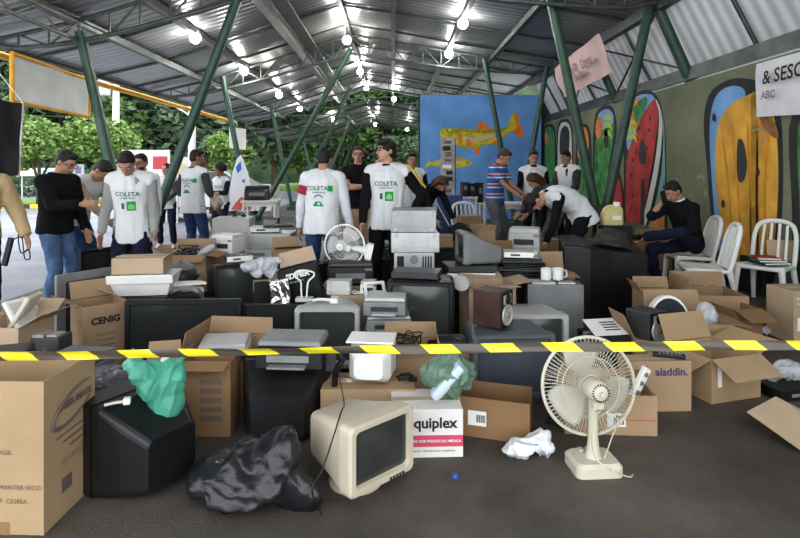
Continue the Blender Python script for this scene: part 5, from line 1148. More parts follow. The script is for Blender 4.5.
for k, (x, D, rz, lab) in enumerate(((296, 6.9, 20, 'white flat panel leaning among the dark scrap'), (312, 6.6, -30, 'second white flat panel leaning among the dark scrap'))):
    t = thing('scrap_panel', lab, 'panel', (PX(x, D), D, 0.35), rz, rx=-25); mb = MB(); mb.box((0, 0, 0.14), (0.30, 0.02, 0.28)); obj('panel_sheet', mb, WHITE_PL if k == 0 else LTGREY, t, bevel=0.004); mb = MB(); mb.box((0, -0.012, 0.02), (0.28, 0.01, 0.03)); obj('panel_edge', mb, MIDGREY, t)
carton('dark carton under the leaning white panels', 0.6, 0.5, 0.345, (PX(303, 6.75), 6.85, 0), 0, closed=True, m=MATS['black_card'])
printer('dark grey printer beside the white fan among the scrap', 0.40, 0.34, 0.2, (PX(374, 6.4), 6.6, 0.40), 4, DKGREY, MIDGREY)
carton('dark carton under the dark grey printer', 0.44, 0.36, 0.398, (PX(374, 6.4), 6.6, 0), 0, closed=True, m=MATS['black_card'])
# right of the computer stack
crt_tv('black television behind the tan flap, beside the computer stack', 0.56, 0.62, 0.4, (PX(455, 6.0), 6.15, 0), 5, BLACK, base=False)
carton('small tan carton on the black television beside the computer stack', 0.14, 0.14, 0.13, (PX(447, 5.95), 6.05, 0.622), -5, closed=True)
bag('black cloth bag with white mark behind the computer stack', (0.16, 0.12, 0.15), (PX(462, 5.95), 6.15, 0.622), 0, mat('black_cloth', (0.015, 0.015, 0.02), 0.9, 0, 0.2, 5, 0.4, 30), 71, 0.3, 1.6, name='cloth_bag')
carton('tan carton with curled rims before the white stool', 0.20, 0.2, 0.14, (PX(484, 6.0), 6.1, 0.66), 20, flaps=(20, -5, 10, 30), m=CARD, flen=0.05)
flat_tv('black wide television standing behind the long tan flap', 0.52, 0.56, (PX(500, 6.25), 6.35, 0), 0, BLACK)
c = carton('carton with one long raised flap beside the black wide television', 0.32, 0.28, 0.46, (PX(500, 5.8), 5.84, 0), -8, flaps=(None, 20, 40, None), m=CARD3, flen=0.24)
carton('carton under the open white printer', 0.36, 0.34, 0.56, (PX(527, 6.1), 6.2, 0), 0, closed=True)
printer('white printer the bending man reaches for', 0.34, 0.30, 0.25, (PX(527, 6.1), 6.2, 0.563), -18, LTGREY, LTGREY)
c = carton('tan carton with drooping flap before the huge television', 0.26, 0.26, 0.53, (PX(556, 5.12), 5.14, 0), 4, flaps=(95, 5, None, None), m=CARD, flen=0.15)
for k, (x, rz, lab) in enumerate(((534, 14, 'open white booklet lying on the carton by the bending man'), (543, -10, 'green edged booklet lying on the carton by the bending man'))):
    t = thing('booklet', lab, 'booklet', (PX(x, 5.75), 5.78 + 0.02 * k, 0.575 - 0.025 * k), rz, rx=12); mb = MB(); mb.box((0, 0, 0.01), (0.2, 0.16, 0.014)); obj('page_block', mb, PAPER, t); mb = MB(); mb.box((0, 0, 0.0), (0.21, 0.165, 0.005)); obj('booklet_cover', mb, mat('green_cover', (0.10, 0.30, 0.22), 0.6), t)
carton('low carton under the white booklets', 0.24, 0.24, 0.525, (PX(537, 5.75), 5.78, 0), 5, closed=True, m=CARD2)
for k, x in enumerate((553, 561)):
    t = thing('white_mug', ['white mug lying before the huge television', 'white mug standing before the huge television'][k], 'mug', (PX(x, 4.72), 4.60 + 0.0, 0.49) if False else (PX(552 + 12 * k, 4.72) - 0.02, 4.83, 0.507), 0)
    mb = MB(); mb.lathe([(0.04, 0), (0.045, 0.01), (0.045, 0.1), (0.04, 0.1), (0.038, 0.012), (0, 0.012)], 18); obj('mug_wall', mb, WHITE_PL, t); mb = MB(); mb.tube(spline([(0.043, 0, 0.08), (0.075, 0, 0.075), (0.075, 0, 0.03), (0.043, 0, 0.02)], 4, False), 0.006, 6); obj('mug_handle', mb, WHITE_PL, t)
printer('black printer lying on the floor by the concrete plinth', 0.5, 0.38, 0.42, (PX(581, 7.75), 7.75, 0), -14, BLACK, BLACK)
carton('tan carton beside the concrete plinth', 0.34, 0.3, 0.5, (PX(546, 7.7), 7.7, 0), 0, closed=True)
carton('brown carton behind the seated man knees', 0.5, 0.4, 0.58, (PX(652, 8.2), 8.3, 0), 0, closed=True)
# furniture at the back
table('long white table where the striped shirted man works', 0.95, 0.6, 0.84, (PX(507, 10.2), 10.3, 0), 0)
plastic_chair('white plastic chair stacked with cartons before the blue mural', (PX(470, 9.0), 9.2, 0), 10)
carton('tan carton with dark band on the far white chair', 0.34, 0.3, 0.26, (PX(471, 8.9), 9.1, 0.44), 10, closed=True, m=CARD)
t = thing('blue_crate', 'blue panel crate beside the far white chair', 'crate', (PX(449, 9.6), 9.75, 0), 0); mb = MB(); mb.box((0, 0, 0.5), (0.46, 0.4, 1.0)); obj('crate_box', mb, mat('blue_crate_paint', (0.02, 0.06, 0.2), 0.5, 0, 0.15, 4), t, bevel=0.01); mb = MB(); mb.tube([(-0.23, -0.21, 1.0), (-0.23, -0.21, 0.2)], 0.02, 6); mb.tube([(-0.23, -0.21, 0.9), (0.1, -0.21, 0.3)], 0.014, 6); obj('white_bar', mb, WHITE_PL, t)
for k, (x, hh) in enumerate(((465, 0.26), (472, 0.24), (480, 0.36))):
    t = thing('dark_file_box', ['upright dark file box beside the blue crate', 'middle dark file box on the table end by the mural', 'tallest dark file box near the striped man'][k], 'box', (PX(x, 10.2), 10.32, 0.842 if k == 2 else 0.95), 4); mb = MB(); mb.box((0, 0, hh / 2), (0.1, 0.26, hh)); obj('file_case', mb, BLACK, t, bevel=0.004); mb = MB(); mb.box((0, -0.132, hh * 0.6), (0.06, 0.003, hh * 0.3)); obj('file_label', mb, MIDGREY, t)
t = thing('white_stool', 'white plastic stool holding dark file boxes by the mural', 'stool', (PX(468.5, 10.2), 10.32, 0), 0); mb = MB(); mb.box((0, 0, 0.93), (0.34, 0.34, 0.035)); obj('stool_top', mb, WHITE_PL, t, bevel=0.01)
for sx in (-1, 1):
    for sy in (-1, 1): mb = MB(); mb.tube([(sx * 0.13, sy * 0.13, 0.92), (sx * 0.16, sy * 0.16, 0)], 0.024, 6); obj('leg', mb, WHITE_PL, t)
t = thing('poster_totem', 'narrow grey totem covered in pasted newspaper before the fish mural', 'totem', (PX(448.5, 11.5), 11.6, 0), -12)
mb = MB(); mb.box((0, 0, 1.05), (0.30, 0.16, 2.1)); obj('totem_column', mb, mat('newsprint', (0.36, 0.36, 0.36), 0.8, 0, 0.35, 6), t)
rnd = random.Random(8)
for k in range(11):
    mb = MB(); mb.box((rnd.uniform(-.04, .04), -0.082, 0.75 + k * 0.125), (rnd.uniform(.12, .22), 0.003, rnd.uniform(.05, .1)), rot=(0, rnd.uniform(-.08, .08), 0)); obj('pasted_clipping', mb, rnd.choice([INK, PAPER, MIDGREY, mat('photo_brown', (0.2, 0.12, 0.09), 0.7, 0, 0.4, 20)]), t)
mb = MB(); mb.box((0.152, 0, 1.0), (0.004, 0.15, 1.9)); obj('totem_side', mb, mat('navy_side', (0.02, 0.05, 0.16), 0.6), t)
# chairs on the mural side
plastic_chair('white plastic chair the man on the phone sits on', (PX(689, 6.75), 6.75, 0), -100)
plastic_chair('empty white plastic chair seen from the side, in the middle of three', (PX(704, 5.95), 5.95, 0), -106)
plastic_chair('white plastic chair carrying books and a sheet of cardboard', (PX(766, 6.05), 6.05, 0), -52)
bk = [((0.10, 0.02, 0.03), 'black folder lowest of the three on the white chair', 0.30), ((0.03, 0.20, 0.16), 'teal folder in the middle of the three on the white chair', 0.28), ((0.45, 0.03, 0.03), 'red folder topmost of the three on the white chair', 0.22)]
for k, (col_, lab, wd) in enumerate(bk):
    t = thing('paper_folder', lab, 'folder', (PX(763, 6.1) - 0.02 * k, 6.0, 0.448 + 0.026 * k), 8 - 12 * k); mb = MB(); mb.box((0, 0, 0.011), (wd, 0.22, 0.022)); obj('folder_cover', mb, mat('folder_%d' % k, col_ if k else (0.02, 0.02, 0.022), 0.5), t, bevel=0.003); mb = MB(); mb.box((0.003, -0.003, 0.011), (wd - 0.004, 0.222, 0.014)); obj('page_edge', mb, PAPER, t)
t = thing('cardboard_sheet', 'pale cardboard sheet propped against the chair back', 'cardboard', (PX(778, 6.2), 6.14, 0.445), -20, rx=-12); mb = MB(); mb.box((0, 0, 0.12), (0.27, 0.008, 0.23)); obj('sheet_panel', mb, CARD2, t)
carton('tan carton on the floor behind the chair with books', 0.30, 0.26, 0.34, (PX(783, 6.75), 6.85, 0), 5, closed=True, m=CARD2)
t = thing('black_crate', 'low black crate with white label behind the empty chair', 'crate', (3.98, 7.25, 0), 4); mb = MB(); mb.box((0, 0, 0.16), (0.55, 0.36, 0.32)); obj('crate_box', mb, BLACK, t, bevel=0.01); mb = MB(); mb.box((-0.1, -0.182, 0.2), (0.1, 0.003, 0.06)); obj('crate_label', mb, PAPER, t)
flat_tv('black panel leaning on the wall behind the empty chair', 0.40, 0.42, (4.22, 6.6, 0), -82, BLACK, rx=-6, stand=False)

# ------------------------------------------------------------------ small clutter on top of the heap
def cable_coil(label, loc, r, m=BLACK, seed=1, n=22, h=0.05):
    rnd = random.Random(seed); t = thing('cable_coil', label, 'cable', loc); mb = MB()
    mb.tube(spline([(r * rnd.uniform(.5, 1) * math.cos(k * 1.1), r * rnd.uniform(.5, 1) * math.sin(k * 1.1), 0.006 + rnd.uniform(0, h)) for k in range(n)], 6, False), 0.0045, 6); obj('cable_run', mb, m, t)
    mb = MB(); mb.box((r * 0.8, 0, 0.012), (0.05, 0.025, 0.022)); obj('plug', mb, m, t, bevel=0.004); return t
def router(label, loc, rz, m=WHITE_PL, w=0.16):
    t = thing('network_router', label, 'router', loc, rz); mb = MB(); mb.box((0, 0, 0.016), (w, w * 0.7, 0.03), taper=(0.94, 0.92)); obj('router_body', mb, m, t, bevel=0.006)
    for q in (-1, 1): mb = MB(); mb.tube([(q * w * 0.36, w * 0.33, 0.03), (q * w * 0.42, w * 0.36, 0.15)], 0.006, 6); obj('aerial', mb, m, t)
    mb = MB(); mb.box((0, -w * 0.352, 0.016), (w * 0.6, 0.004, 0.008)); obj('status_strip', mb, MIDGREY, t); return t
def remote(label, loc, rz, m=BLACK):
    t = thing('remote_control', label, 'remote control', loc, rz); mb = MB(); mb.box((0, 0, 0.012), (0.05, 0.18, 0.022)); obj('remote_body', mb, m, t, bevel=0.005)
    mb = MB()
    for j in range(6):
        for i in range(3): mb.box((-0.014 + 0.014 * i, -0.06 + 0.022 * j, 0.024), (0.009, 0.012, 0.004))
    obj('key_field', mb, MIDGREY, t)['kind'] = 'stuff'; return t
cable_coil('tangled black cables spilling over the open tan carton behind the white box', (PX(406, 3.4), 3.56, 0.30), 0.11, BLACK, 3, 30, 0.12)
cable_coil('grey cable tangle on the floor between the brown carton and the fan', (PX(556, 3.2), 3.22, 0), 0.06, DKGREY, 5)
cable_coil('black cable coil on the tan carton beside the white bin', (PX(405, 3.15), 3.18, 0.258), 0.055, BLACK, 6, 14, 0.03)
slim('thin black player on top of the black middle television', 0.36, 0.24, 0.05, (PX(418, 4.2), 4.34, 0.630), -12, BLACK, DKGREY)

slim('pale player on the stacked cases by the white device', 0.34, 0.26, 0.06, (PX(262, 6.4), 6.6, 0.722), 6, LTGREY, WHITE_PL)
cable_coil('black cables heaped on the stacked cases below the carried bag', (PX(232, 7.0), 7.2, 0.842), 0.12, BLACK, 8, 24, 0.08)
keyboard('black keyboard lying on the stacked cases by the white device', (PX(276, 6.35), 6.48, 0.786), 12, BLACK, DKGREY, w=0.34)
router('black router on the tan carton with curled rims', (PX(500, 6.25), 6.33, 0.621), 10, BLACK)
remote('black remote control on the closed purple lettered carton behind the fan', (PX(672, 3.4), 3.44, 0.308), 70)
router('small white adapter box on the wide black low television', (PX(206, 4.25), 4.30, 0.56), -15, LTGREY, 0.12) if False else None
cable_coil('white cable coil on the pale carton behind the silver monitor', (PX(356, 4.45), 4.47, 0.463), 0.04, WHITE_PL, 12, 10, 0.02)
slim('black player leaning low beside the grey tower', 0.30, 0.24, 0.06, (PX(590, 4.45), 4.5, 0.0), 30, BLACK)
slim('second black player on the floor before the huge television', 0.34, 0.24, 0.07, (PX(610, 4.55), 4.62, 0.0), -20, BLACK, DKGREY)
remote('grey remote control lying on the laptop pile', (PX(530, 5.1), 5.06, 0.657), 40, MIDGREY)
cable_coil('black cable tangle on the floor among the cartons under the chairs', (PX(764, 5.4), 5.42, 0), 0.10, BLACK, 17)
t = thing('paper_sheet', 'white printed sheet lying behind the fan top', 'paper', (PX(606, 4.1), 4.12, 0.30), 10, rx=20)
mb = MB(); mb.box((0, 0, 0.002), (0.26, 0.2, 0.004)); obj('sheet_panel', mb, PAPER, t); mb = MB()
for k in range(4): mb.box((0.04, 0.05 - 0.03 * k, 0.0045), (0.12, 0.012, 0.001))
obj('printed_line', mb, INK, t)['kind'] = 'stuff'
carton('dark carton under the white printed sheet behind the fan', 0.30, 0.24, 0.26, (PX(606, 4.1), 4.14, 0), 8, closed=True, m=MATS['black_card'])

# ------------------------------------------------------------------ barrier tape
mt = bpy.data.materials.new('yellow_black_tape'); mt.use_nodes = True
stripe_nodes(mt, 0.236, 1.2, (0.72, 0.62, 0.03), (0.085, 0.072, 0.055), duty=0.47, rough=0.35)
t = thing('barrier_tape', 'yellow and black striped barrier tape stretched across the whole front', 'tape', (0, 0, 0))
mb = MB(); vs = []; N = 160
for i in range(N + 1):
    u = i / N; x = -2.6 + 5.2 * u; D = 2.14
    px = CX + x * F / D; yc = 357 + (345 - 357) * px / 800 - 1.5 * math.sin(math.pi * (px / 800)) * 1.2
    zc = PZ(yc, D); tw = 0.5 * math.sin(x * 2.2) + 0.25 * math.sin(x * 5.1)
    hh = 0.0185
    for s in (1, 0.33, -0.33, -1): vs.append((x, D + s * hh * math.sin(tw) + 0.004 * math.sin(3 * s + x * 9), zc + s * hh * math.cos(tw) * 0.95))
mb._add(vs, [(i * 4 + j, i * 4 + j + 1, (i + 1) * 4 + j + 1, (i + 1) * 4 + j) for i in range(N) for j in range(3)], True); obj('tape_strip', mb, mt, t)
# ================================================================== people
SKIN = [mat('skin_light', (0.52, 0.30, 0.21), 0.5, 0, 0.06, 10), mat('skin_tan', (0.42, 0.23, 0.15), 0.5, 0, 0.06, 10), mat('skin_brown', (0.30, 0.155, 0.095), 0.5, 0, 0.06, 10)]
HAIRB = mat('black_hair', (0.012, 0.010, 0.009), 0.55, 0, 0.3, 40, 0.4, 120); HAIRBR = mat('brown_hair', (0.06, 0.032, 0.018), 0.55, 0, 0.3, 40, 0.4, 120)
EYEW = mat('eye_white', (0.75, 0.73, 0.70), 0.3); IRIS = mat('dark_iris', (0.02, 0.012, 0.01), 0.2); LIPS = mat('lips', (0.40, 0.17, 0.14), 0.5)
def fabric(name, c, var=0.08): return mat(name, c, 0.9, 0, var, 7, 0.35, 11, spec=0.2)
VEST = fabric('white_vest_cloth', (0.72, 0.73, 0.75), 0.05); JEANS = fabric('blue_jeans', (0.05, 0.09, 0.20), 0.2); JEANSL = fabric('light_jeans', (0.10, 0.16, 0.28), 0.2); NAVY = fabric('dark_navy_cloth', (0.018, 0.022, 0.045))
BLACKC = fabric('black_cloth_wear', (0.012, 0.012, 0.014), 0.2); GREYC = fabric('grey_hoodie_cloth', (0.33, 0.33, 0.32)); DGREYC = fabric('dark_grey_cloth', (0.07, 0.07, 0.075)); TANC = fabric('tan_sleeve_cloth', (0.42, 0.33, 0.24)); BEIGEC = fabric('beige_jacket_cloth', (0.50, 0.38, 0.22)); WHITEC = fabric('white_shirt_cloth', (0.70, 0.71, 0.75), 0.05); GREYJ = fabric('grey_jeans', (0.15, 0.155, 0.165), 0.15)
LOGOG = mat('logo_green', (0.02, 0.33, 0.07), 0.7); LOGOT = mat('logo_dark_green', (0.05, 0.14, 0.09), 0.7); SHOEW = mat('white_shoe', (0.65, 0.65, 0.65), 0.5); SHOEB = mat('black_shoe', (0.015, 0.015, 0.015), 0.4)
def striped_polo():
    m = bpy.data.materials.new('striped_polo_cloth'); m.use_nodes = True; nt = m.node_tree; b = nt.nodes['Principled BSDF']; tc = nt.nodes.new('ShaderNodeTexCoord'); sp = nt.nodes.new('ShaderNodeSeparateXYZ')
    nt.links.new(tc.outputs['Object'], sp.inputs[0]); d = nt.nodes.new('ShaderNodeMath'); d.operation = 'DIVIDE'; d.inputs[1].default_value = 0.15; nt.links.new(sp.outputs['Z'], d.inputs[0])
    f = nt.nodes.new('ShaderNodeMath'); f.operation = 'FRACT'; nt.links.new(d.outputs[0], f.inputs[0]); r = nt.nodes.new('ShaderNodeValToRGB'); r.color_ramp.interpolation = 'CONSTANT'
    e = r.color_ramp.elements; e[0].position = 0; e[0].color = (0.05, 0.14, 0.42, 1); e[1].position = 0.42; e[1].color = (0.70, 0.72, 0.76, 1)
    for p, c in ((0.55, (0.05, 0.14, 0.42)), (0.68, (0.55, 0.05, 0.07)), (0.80, (0.70, 0.72, 0.76)), (0.88, (0.05, 0.14, 0.42))): k = e.new(p); k.color = (*c, 1)
    nt.links.new(f.outputs[0], r.inputs['Fac']); nt.links.new(r.outputs['Color'], b.inputs['Base Color']); b.inputs['Roughness'].default_value = 0.9
    return m

def cap(mb, a, b, ra, rb, n=14, flat_end=False):
    a, b = Vector(a), Vector(b); mb.cone(a, b, ra, rb, n); mb.ell(a, ra, n, 8)
    if not flat_end: mb.ell(b, rb, n, 8)
def ik(a, c, l1, l2, pole):
    a, c = Vector(a), Vector(c); d = c - a; L = d.length
    if L > (l1 + l2) * 0.995: c = a + d * ((l1 + l2) * 0.995 / L); d = c - a; L = d.length
    x = (l1 * l1 - l2 * l2 + L * L) / (2 * L); hgt = math.sqrt(max(0, l1 * l1 - x * x)); n = d.normalized(); p = Vector(pole); p = p - n * p.dot(n)
    if p.length < 1e-4: p = n.orthogonal()
    return a + n * x + p.normalized() * hgt, c

def person(label, loc, rz, H=1.72, lean=4, twist=0, hp=8, hy=0, hands=None, feet=None, pelvis=None, top='shirt', topm=BLACKC, sleeve='long', vest=False, legm=JEANS, shoem=SHOEB, hair='short', hairm=HAIRB,
           skin=0, glasses=False, beard=False, poles=None, kpoles=None, jacket=0.0, logo=None, curl=0.5, female=False, hem=-0.06, vest_hem=-0.14, collar=None, voxel=0.0085, roll=0, group=None, hdirs=None, bulk=1.0):
    s = H / 1.75; t = thing('person', label, 'person', loc, rz, group); t.scale = (s, s, s)
    Pv = Vector(pelvis or (0, 0.02, 0.95)); V = Vector
    # spine: bends from pelvis to chest
    def spine(u):
        n = 16; p = Pv.copy(); k = abs(u) / n; sg = 1 if u > 0 else -1
        for i in range(n):
            th = R(lean) * (0.35 + 0.65 * min(1, max(0, (i + .5) * k / 0.32))) if sg > 0 else R(lean) * 0.30
            p = p + V((0, -math.sin(th), math.cos(th))) * k * sg
        th = R(lean) * (0.35 + 0.65 * min(1, max(0, u / 0.32))) if u > 0 else R(lean) * 0.30
        up = V((0, -math.sin(th), math.cos(th))); tw = R(twist) * min(1, max(0, u / 0.3)); side = V((math.cos(tw), math.sin(tw) * math.cos(th), math.sin(tw) * math.sin(th))).normalized(); fwd = up.cross(side) * -1
        fwd = side.cross(up) * -1
        return p, up, side, (up.cross(side)).normalized() * -1
    def rings(prof, off=0.0, n=22):
        out = []
        for u, hw, hd in prof:
            p, up, sd, fw = spine(u); out.append([p + sd * (hw + off) * bulk * math.copysign(abs(math.cos(a)) ** 0.85, math.cos(a)) + fw * (hd + off) * bulk * math.sin(a) for a in [2 * math.pi * i / n for i in range(n)]])
        return out
    sw = 0.165 if female else 0.185
    p_, up, sd, fw = spine(0.432)
    if fw.dot(V((0, -1, 0)).lerp(V((0, 0, -1)), min(1, max(0, lean / 90)))) < 0: fw = -fw
    sh = {1: p_ + sd * sw, -1: p_ - sd * sw}
    nb = spine(0.52)[0]
    tu = R(lean + hp); hup = V((0, -math.sin(tu), math.cos(tu))); hfw0 = V((0, -math.cos(tu), -math.sin(tu)))
    MH = Matrix.Rotation(R(hy), 3, hup) @ Matrix((V((1, 0, 0)), -hfw0, hup)).transposed()      # head frame: x side, -y forward, z up
    if roll: MH = MH @ Matrix.Rotation(R(roll), 3, 'Y')
    nk = nb + (up * 0.5 + hup * 0.5) * 0.035; hc = nk + MH @ V((0, -0.022, 0.108))
    hd_ = lambda x, y, z: hc + MH @ V((x, y, z))
    hands = hands or {}; feet = feet or {}; poles = poles or {}; kpoles = kpoles or {}
    arm = {}; leg = {}
    for q in (1, -1):
        tgt = V(hands.get(q, (q * 0.27, -0.03, 0.80))); el, wr = ik(sh[q], tgt, 0.285, 0.255, poles.get(q, (q * 0.5, 1.0, -0.3))); arm[q] = (sh[q], el, wr)
        hip = Pv + V((q * 0.088, 0, -0.03)); ft = V(feet.get(q, (q * 0.11, 0.02, 0.085))); kn, an = ik(hip, ft, 0.44, 0.425, kpoles.get(q, (q * 0.12, -1, 0))); leg[q] = (hip, kn, an)
    # ------------- body, one continuous skin surface
    mb = MB()
    mb.loft(rings([(-0.06, 0.12, 0.09), (0.0, 0.15, 0.105), (0.12, 0.13, 0.09), (0.25, 0.145, 0.10), (0.38, 0.16, 0.105), (0.45, 0.15, 0.09), (0.50, 0.085, 0.065)]), True, True)
    cap(mb, spine(0.47)[0], nk + hup * 0.05, 0.062, 0.052)
    mb.ell(hc + MH @ V((0, 0.006, 0.02)), (0.073, 0.092, 0.10), 20, 14, MH); mb.ell(hd_(0, -0.022, -0.045), (0.056, 0.068, 0.068), 16, 12, MH); mb.ell(hd_(0, -0.062, -0.088), (0.026, 0.022, 0.018), 12, 8, MH)
    mb.cone(hd_(0, -0.086, 0.006), hd_(0, -0.112, -0.032), 0.009, 0.015, 10); mb.ell(hd_(0, -0.104, -0.034), (0.018, 0.014, 0.011), 10, 8, MH); mb.ell(hd_(0, -0.078, 0.032), (0.05, 0.016, 0.012), 12, 8, MH)
    for q in (1, -1): mb.ell(hd_(q * 0.075, 0.012, -0.008), (0.010, 0.020, 0.032), 10, 8, MH)
    fingers = []
    for q in (1, -1):
        a, e, w_ = arm[q]; cap(mb, a, e, 0.047, 0.040); cap(mb, e, w_, 0.040, 0.026)
        d = V((hdirs or {}).get(q, tuple(w_ - e))).normalized(); inw = V((-q, -0.35, 0)); inw = (inw - d * inw.dot(d)).normalized(); across = d.cross(inw).normalized()
        if across.dot(V((0, -1, 0.3))) < 0: across = -across
        pc = w_ + d * 0.05
        mb.ell(pc, (0.040, 0.017, 0.052), 12, 8, Matrix((across, inw, d)).transposed())
        for k, ln in enumerate((0.070, 0.080, 0.074, 0.058)):
            b0 = w_ + d * 0.088 + across * (0.029 - 0.019 * k); f1 = b0 + (d + inw * curl * 0.5).normalized() * ln * 0.5; f2 = f1 + (d + inw * curl * 1.8).normalized() * ln * 0.5
            cap(mb, b0 - d * 0.02, f1, 0.0098, 0.0088, 8); cap(mb, f1, f2, 0.0088, 0.0075, 8)
        t0 = w_ + d * 0.03 + across * 0.033; t1 = t0 + (across * 0.8 + d * 0.8 + inw * 0.35).normalized() * 0.04; t2 = t1 + (d + across * 0.15 + inw * 0.5).normalized() * 0.034
        cap(mb, t0, t1, 0.013, 0.011, 8); cap(mb, t1, t2, 0.011, 0.009, 8)
        h_, k_, an = leg[q]; cap(mb, h_, k_, 0.075, 0.05); cap(mb, k_, an, 0.048, 0.034); cap(mb, an, an + V((0, -0.12, -0.05)), 0.034, 0.026)
    body = link('body', remesh(mb, voxel, 2), SKIN[skin], t)
    # ------------- face
    for q in (1, -1):
        m = MB(); m.ell(hd_(q * 0.031, -0.079, 0.008), (0.014, 0.010, 0.0062), 10, 8, MH); ey = obj('eye', m, EYEW, t)
        m = MB(); m.ell(hd_(q * 0.031, -0.0865, 0.008), 0.0062, 8, 6); obj('iris', m, IRIS, ey)
        m = MB(); m.tube([hd_(q * 0.014, -0.0905, 0.027), hd_(q * 0.034, -0.088, 0.032), hd_(q * 0.054, -0.0755, 0.026)], 0.0036, 6); obj('eyebrow', m, hairm, t)
    m = MB(); m.ell(hd_(0, -0.086, -0.066), (0.025, 0.010, 0.0075), 12, 6, MH); obj('mouth', m, LIPS, t)
    if glasses:
        m = MB()
        for q in (1, -1):
            m.tube([hd_(q * 0.033 + 0.024 * math.cos(2 * math.pi * i / 16), -0.102, 0.006 + 0.018 * math.sin(2 * math.pi * i / 16)) for i in range(17)], 0.003, 5, False); m.tube([hd_(q * 0.057, -0.10, 0.010), hd_(q * 0.078, 0.0, 0.012)], 0.003, 5)
        m.tube([hd_(-0.010, -0.102, 0.01), hd_(0.010, -0.102, 0.01)], 0.003, 5); obj('glasses', m, BLACK, t)
    if beard:
        m = MB(); m.ell(hd_(0, -0.030, -0.072), (0.058, 0.066, 0.052), 14, 10, MH); link('beard', remesh(m, 0.010, 1), hairm, t)
    # ------------- hair
    m = MB()
    if hair == 'short':
        m.ell(hd_(0, 0.020, 0.040), (0.081, 0.093, 0.094), 20, 14, MH); m.ell(hd_(0, 0.045, 0.0), (0.074, 0.066, 0.078), 16, 12, MH); m.ell(hd_(0, -0.045, 0.098), (0.058, 0.042, 0.032), 14, 10, MH)
    elif hair == 'fringe':
        m.ell(hd_(0, 0.016, 0.040), (0.088, 0.102, 0.098), 20, 14, MH); m.ell(hd_(0, 0.045, -0.005), (0.084, 0.070, 0.085), 16, 12, MH); m.ell(hd_(0.015, -0.055, 0.085), (0.070, 0.050, 0.040), 14, 10, MH)
    elif hair == 'curly':
        rnd = random.Random(4); m.ell(hd_(0, 0.02, 0.045), (0.10, 0.105, 0.10), 18, 12, MH)
        for k in range(60):
            a, b = rnd.uniform(0, 6.28), rnd.uniform(-0.5, 1.5); x, y, z = math.cos(a) * math.cos(b) * 0.105, math.sin(a) * math.cos(b) * 0.105 + 0.025, math.sin(b) * 0.10 + 0.045
            if y < -0.04 and z < 0.07: continue
            m.ell(hd_(x, y, z), 0.032, 8, 6)
    else:   # tied back or long
        m.ell(hd_(0, 0.020, 0.036), (0.082, 0.096, 0.094), 20, 14, MH); m.ell(hd_(0, 0.05, -0.005), (0.078, 0.066, 0.08), 16, 12, MH)
        if hair == 'long':
            for q in (1, -1): cap(m, hd_(q * 0.066, 0.02, 0.02), hd_(q * 0.075, 0.01, -0.14), 0.038, 0.03)
            cap(m, hd_(0, 0.08, 0.0), hd_(0, 0.08, -0.16), 0.06, 0.05)
        else: m.ell(hd_(0, 0.12, 0.02), 0.038, 12, 8)
    link('hair', remesh(m, 0.010, 2), hairm, t)
    # ------------- clothes
    P_TOP = [(-0.16, 0.165, 0.125), (hem, 0.168, 0.125), (0.02, 0.165, 0.12), (0.12, 0.150, 0.108), (0.25, 0.165, 0.118), (0.38, 0.182, 0.122), (0.445, 0.178, 0.106), (0.495, 0.098, 0.078), (0.525, 0.072, 0.068)]
    P_TOP = [r_ for r_ in P_TOP if r_[0] >= hem - 1e-6]
    if female: P_TOP = [(u, hw * 0.93, hd * 0.96) for u, hw, hd in P_TOP]
    m = MB(); m.loft(rings(P_TOP, jacket), True, True)
    for q in (1, -1):
        a, e, w_ = arm[q]; cap(m, nb - up * 0.05 + sd * q * 0.05, a - up * 0.002, 0.060, 0.060 + jacket)
        if sleeve == 'long': cap(m, a, e, 0.062 + jacket, 0.050 + jacket * .7); cap(m, e, e.lerp(w_, 0.97), 0.050 + jacket * .7, 0.037 + jacket * .5, flat_end=True)
        elif sleeve == 'rolled': cap(m, a, e, 0.060 + jacket, 0.050 + jacket); cap(m, e, e.lerp(w_, 0.25), 0.050 + jacket, 0.046 + jacket, flat_end=True)
        else: cap(m, a, a.lerp(e, 0.68), 0.062 + jacket, 0.056 + jacket, flat_end=True)
    shirt = link('shirt' if not jacket else 'jacket', remesh(m, 0.0125, 3), topm, t); wrinkle(shirt.data, 0.007, 13, 7, H * 7)
    if collar is not None:
        m = MB(); c0 = nb + up * 0.0; m.lathe([(0.072, 0.0), (0.062, 0.035), (0.056, 0.035), (0.066, 0.0)], 20, Matrix.Translation(nb - up * 0.012) @ (up.to_track_quat('Z', 'Y').to_matrix().to_4x4())); obj('collar', m, collar, t)
    surf = shirt
    if vest:
        m = MB(); PV = [(vest_hem, 0.188, 0.148), (-0.05, 0.182, 0.140), (0.10, 0.168, 0.130), (0.25, 0.178, 0.136), (0.38, 0.192, 0.138), (0.44, 0.186, 0.120), (0.485, 0.120, 0.092), (0.508, 0.088, 0.078)]
        if female: PV = [(u, hw * 0.94, hd * 0.97) for u, hw, hd in PV]
        m.loft(rings(PV, 0.006), True, True)
        for q in (1, -1): cap(m, nb - up * 0.045 + sd * q * 0.06, sh[q] + up * 0.012 - sd * q * 0.012, 0.072 + jacket, 0.072 + jacket)
        surf = link('vest', remesh(m, 0.0125, 3), VEST, t); wrinkle(surf.data, 0.011, 11, 3.5, H * 9 + loc[0])
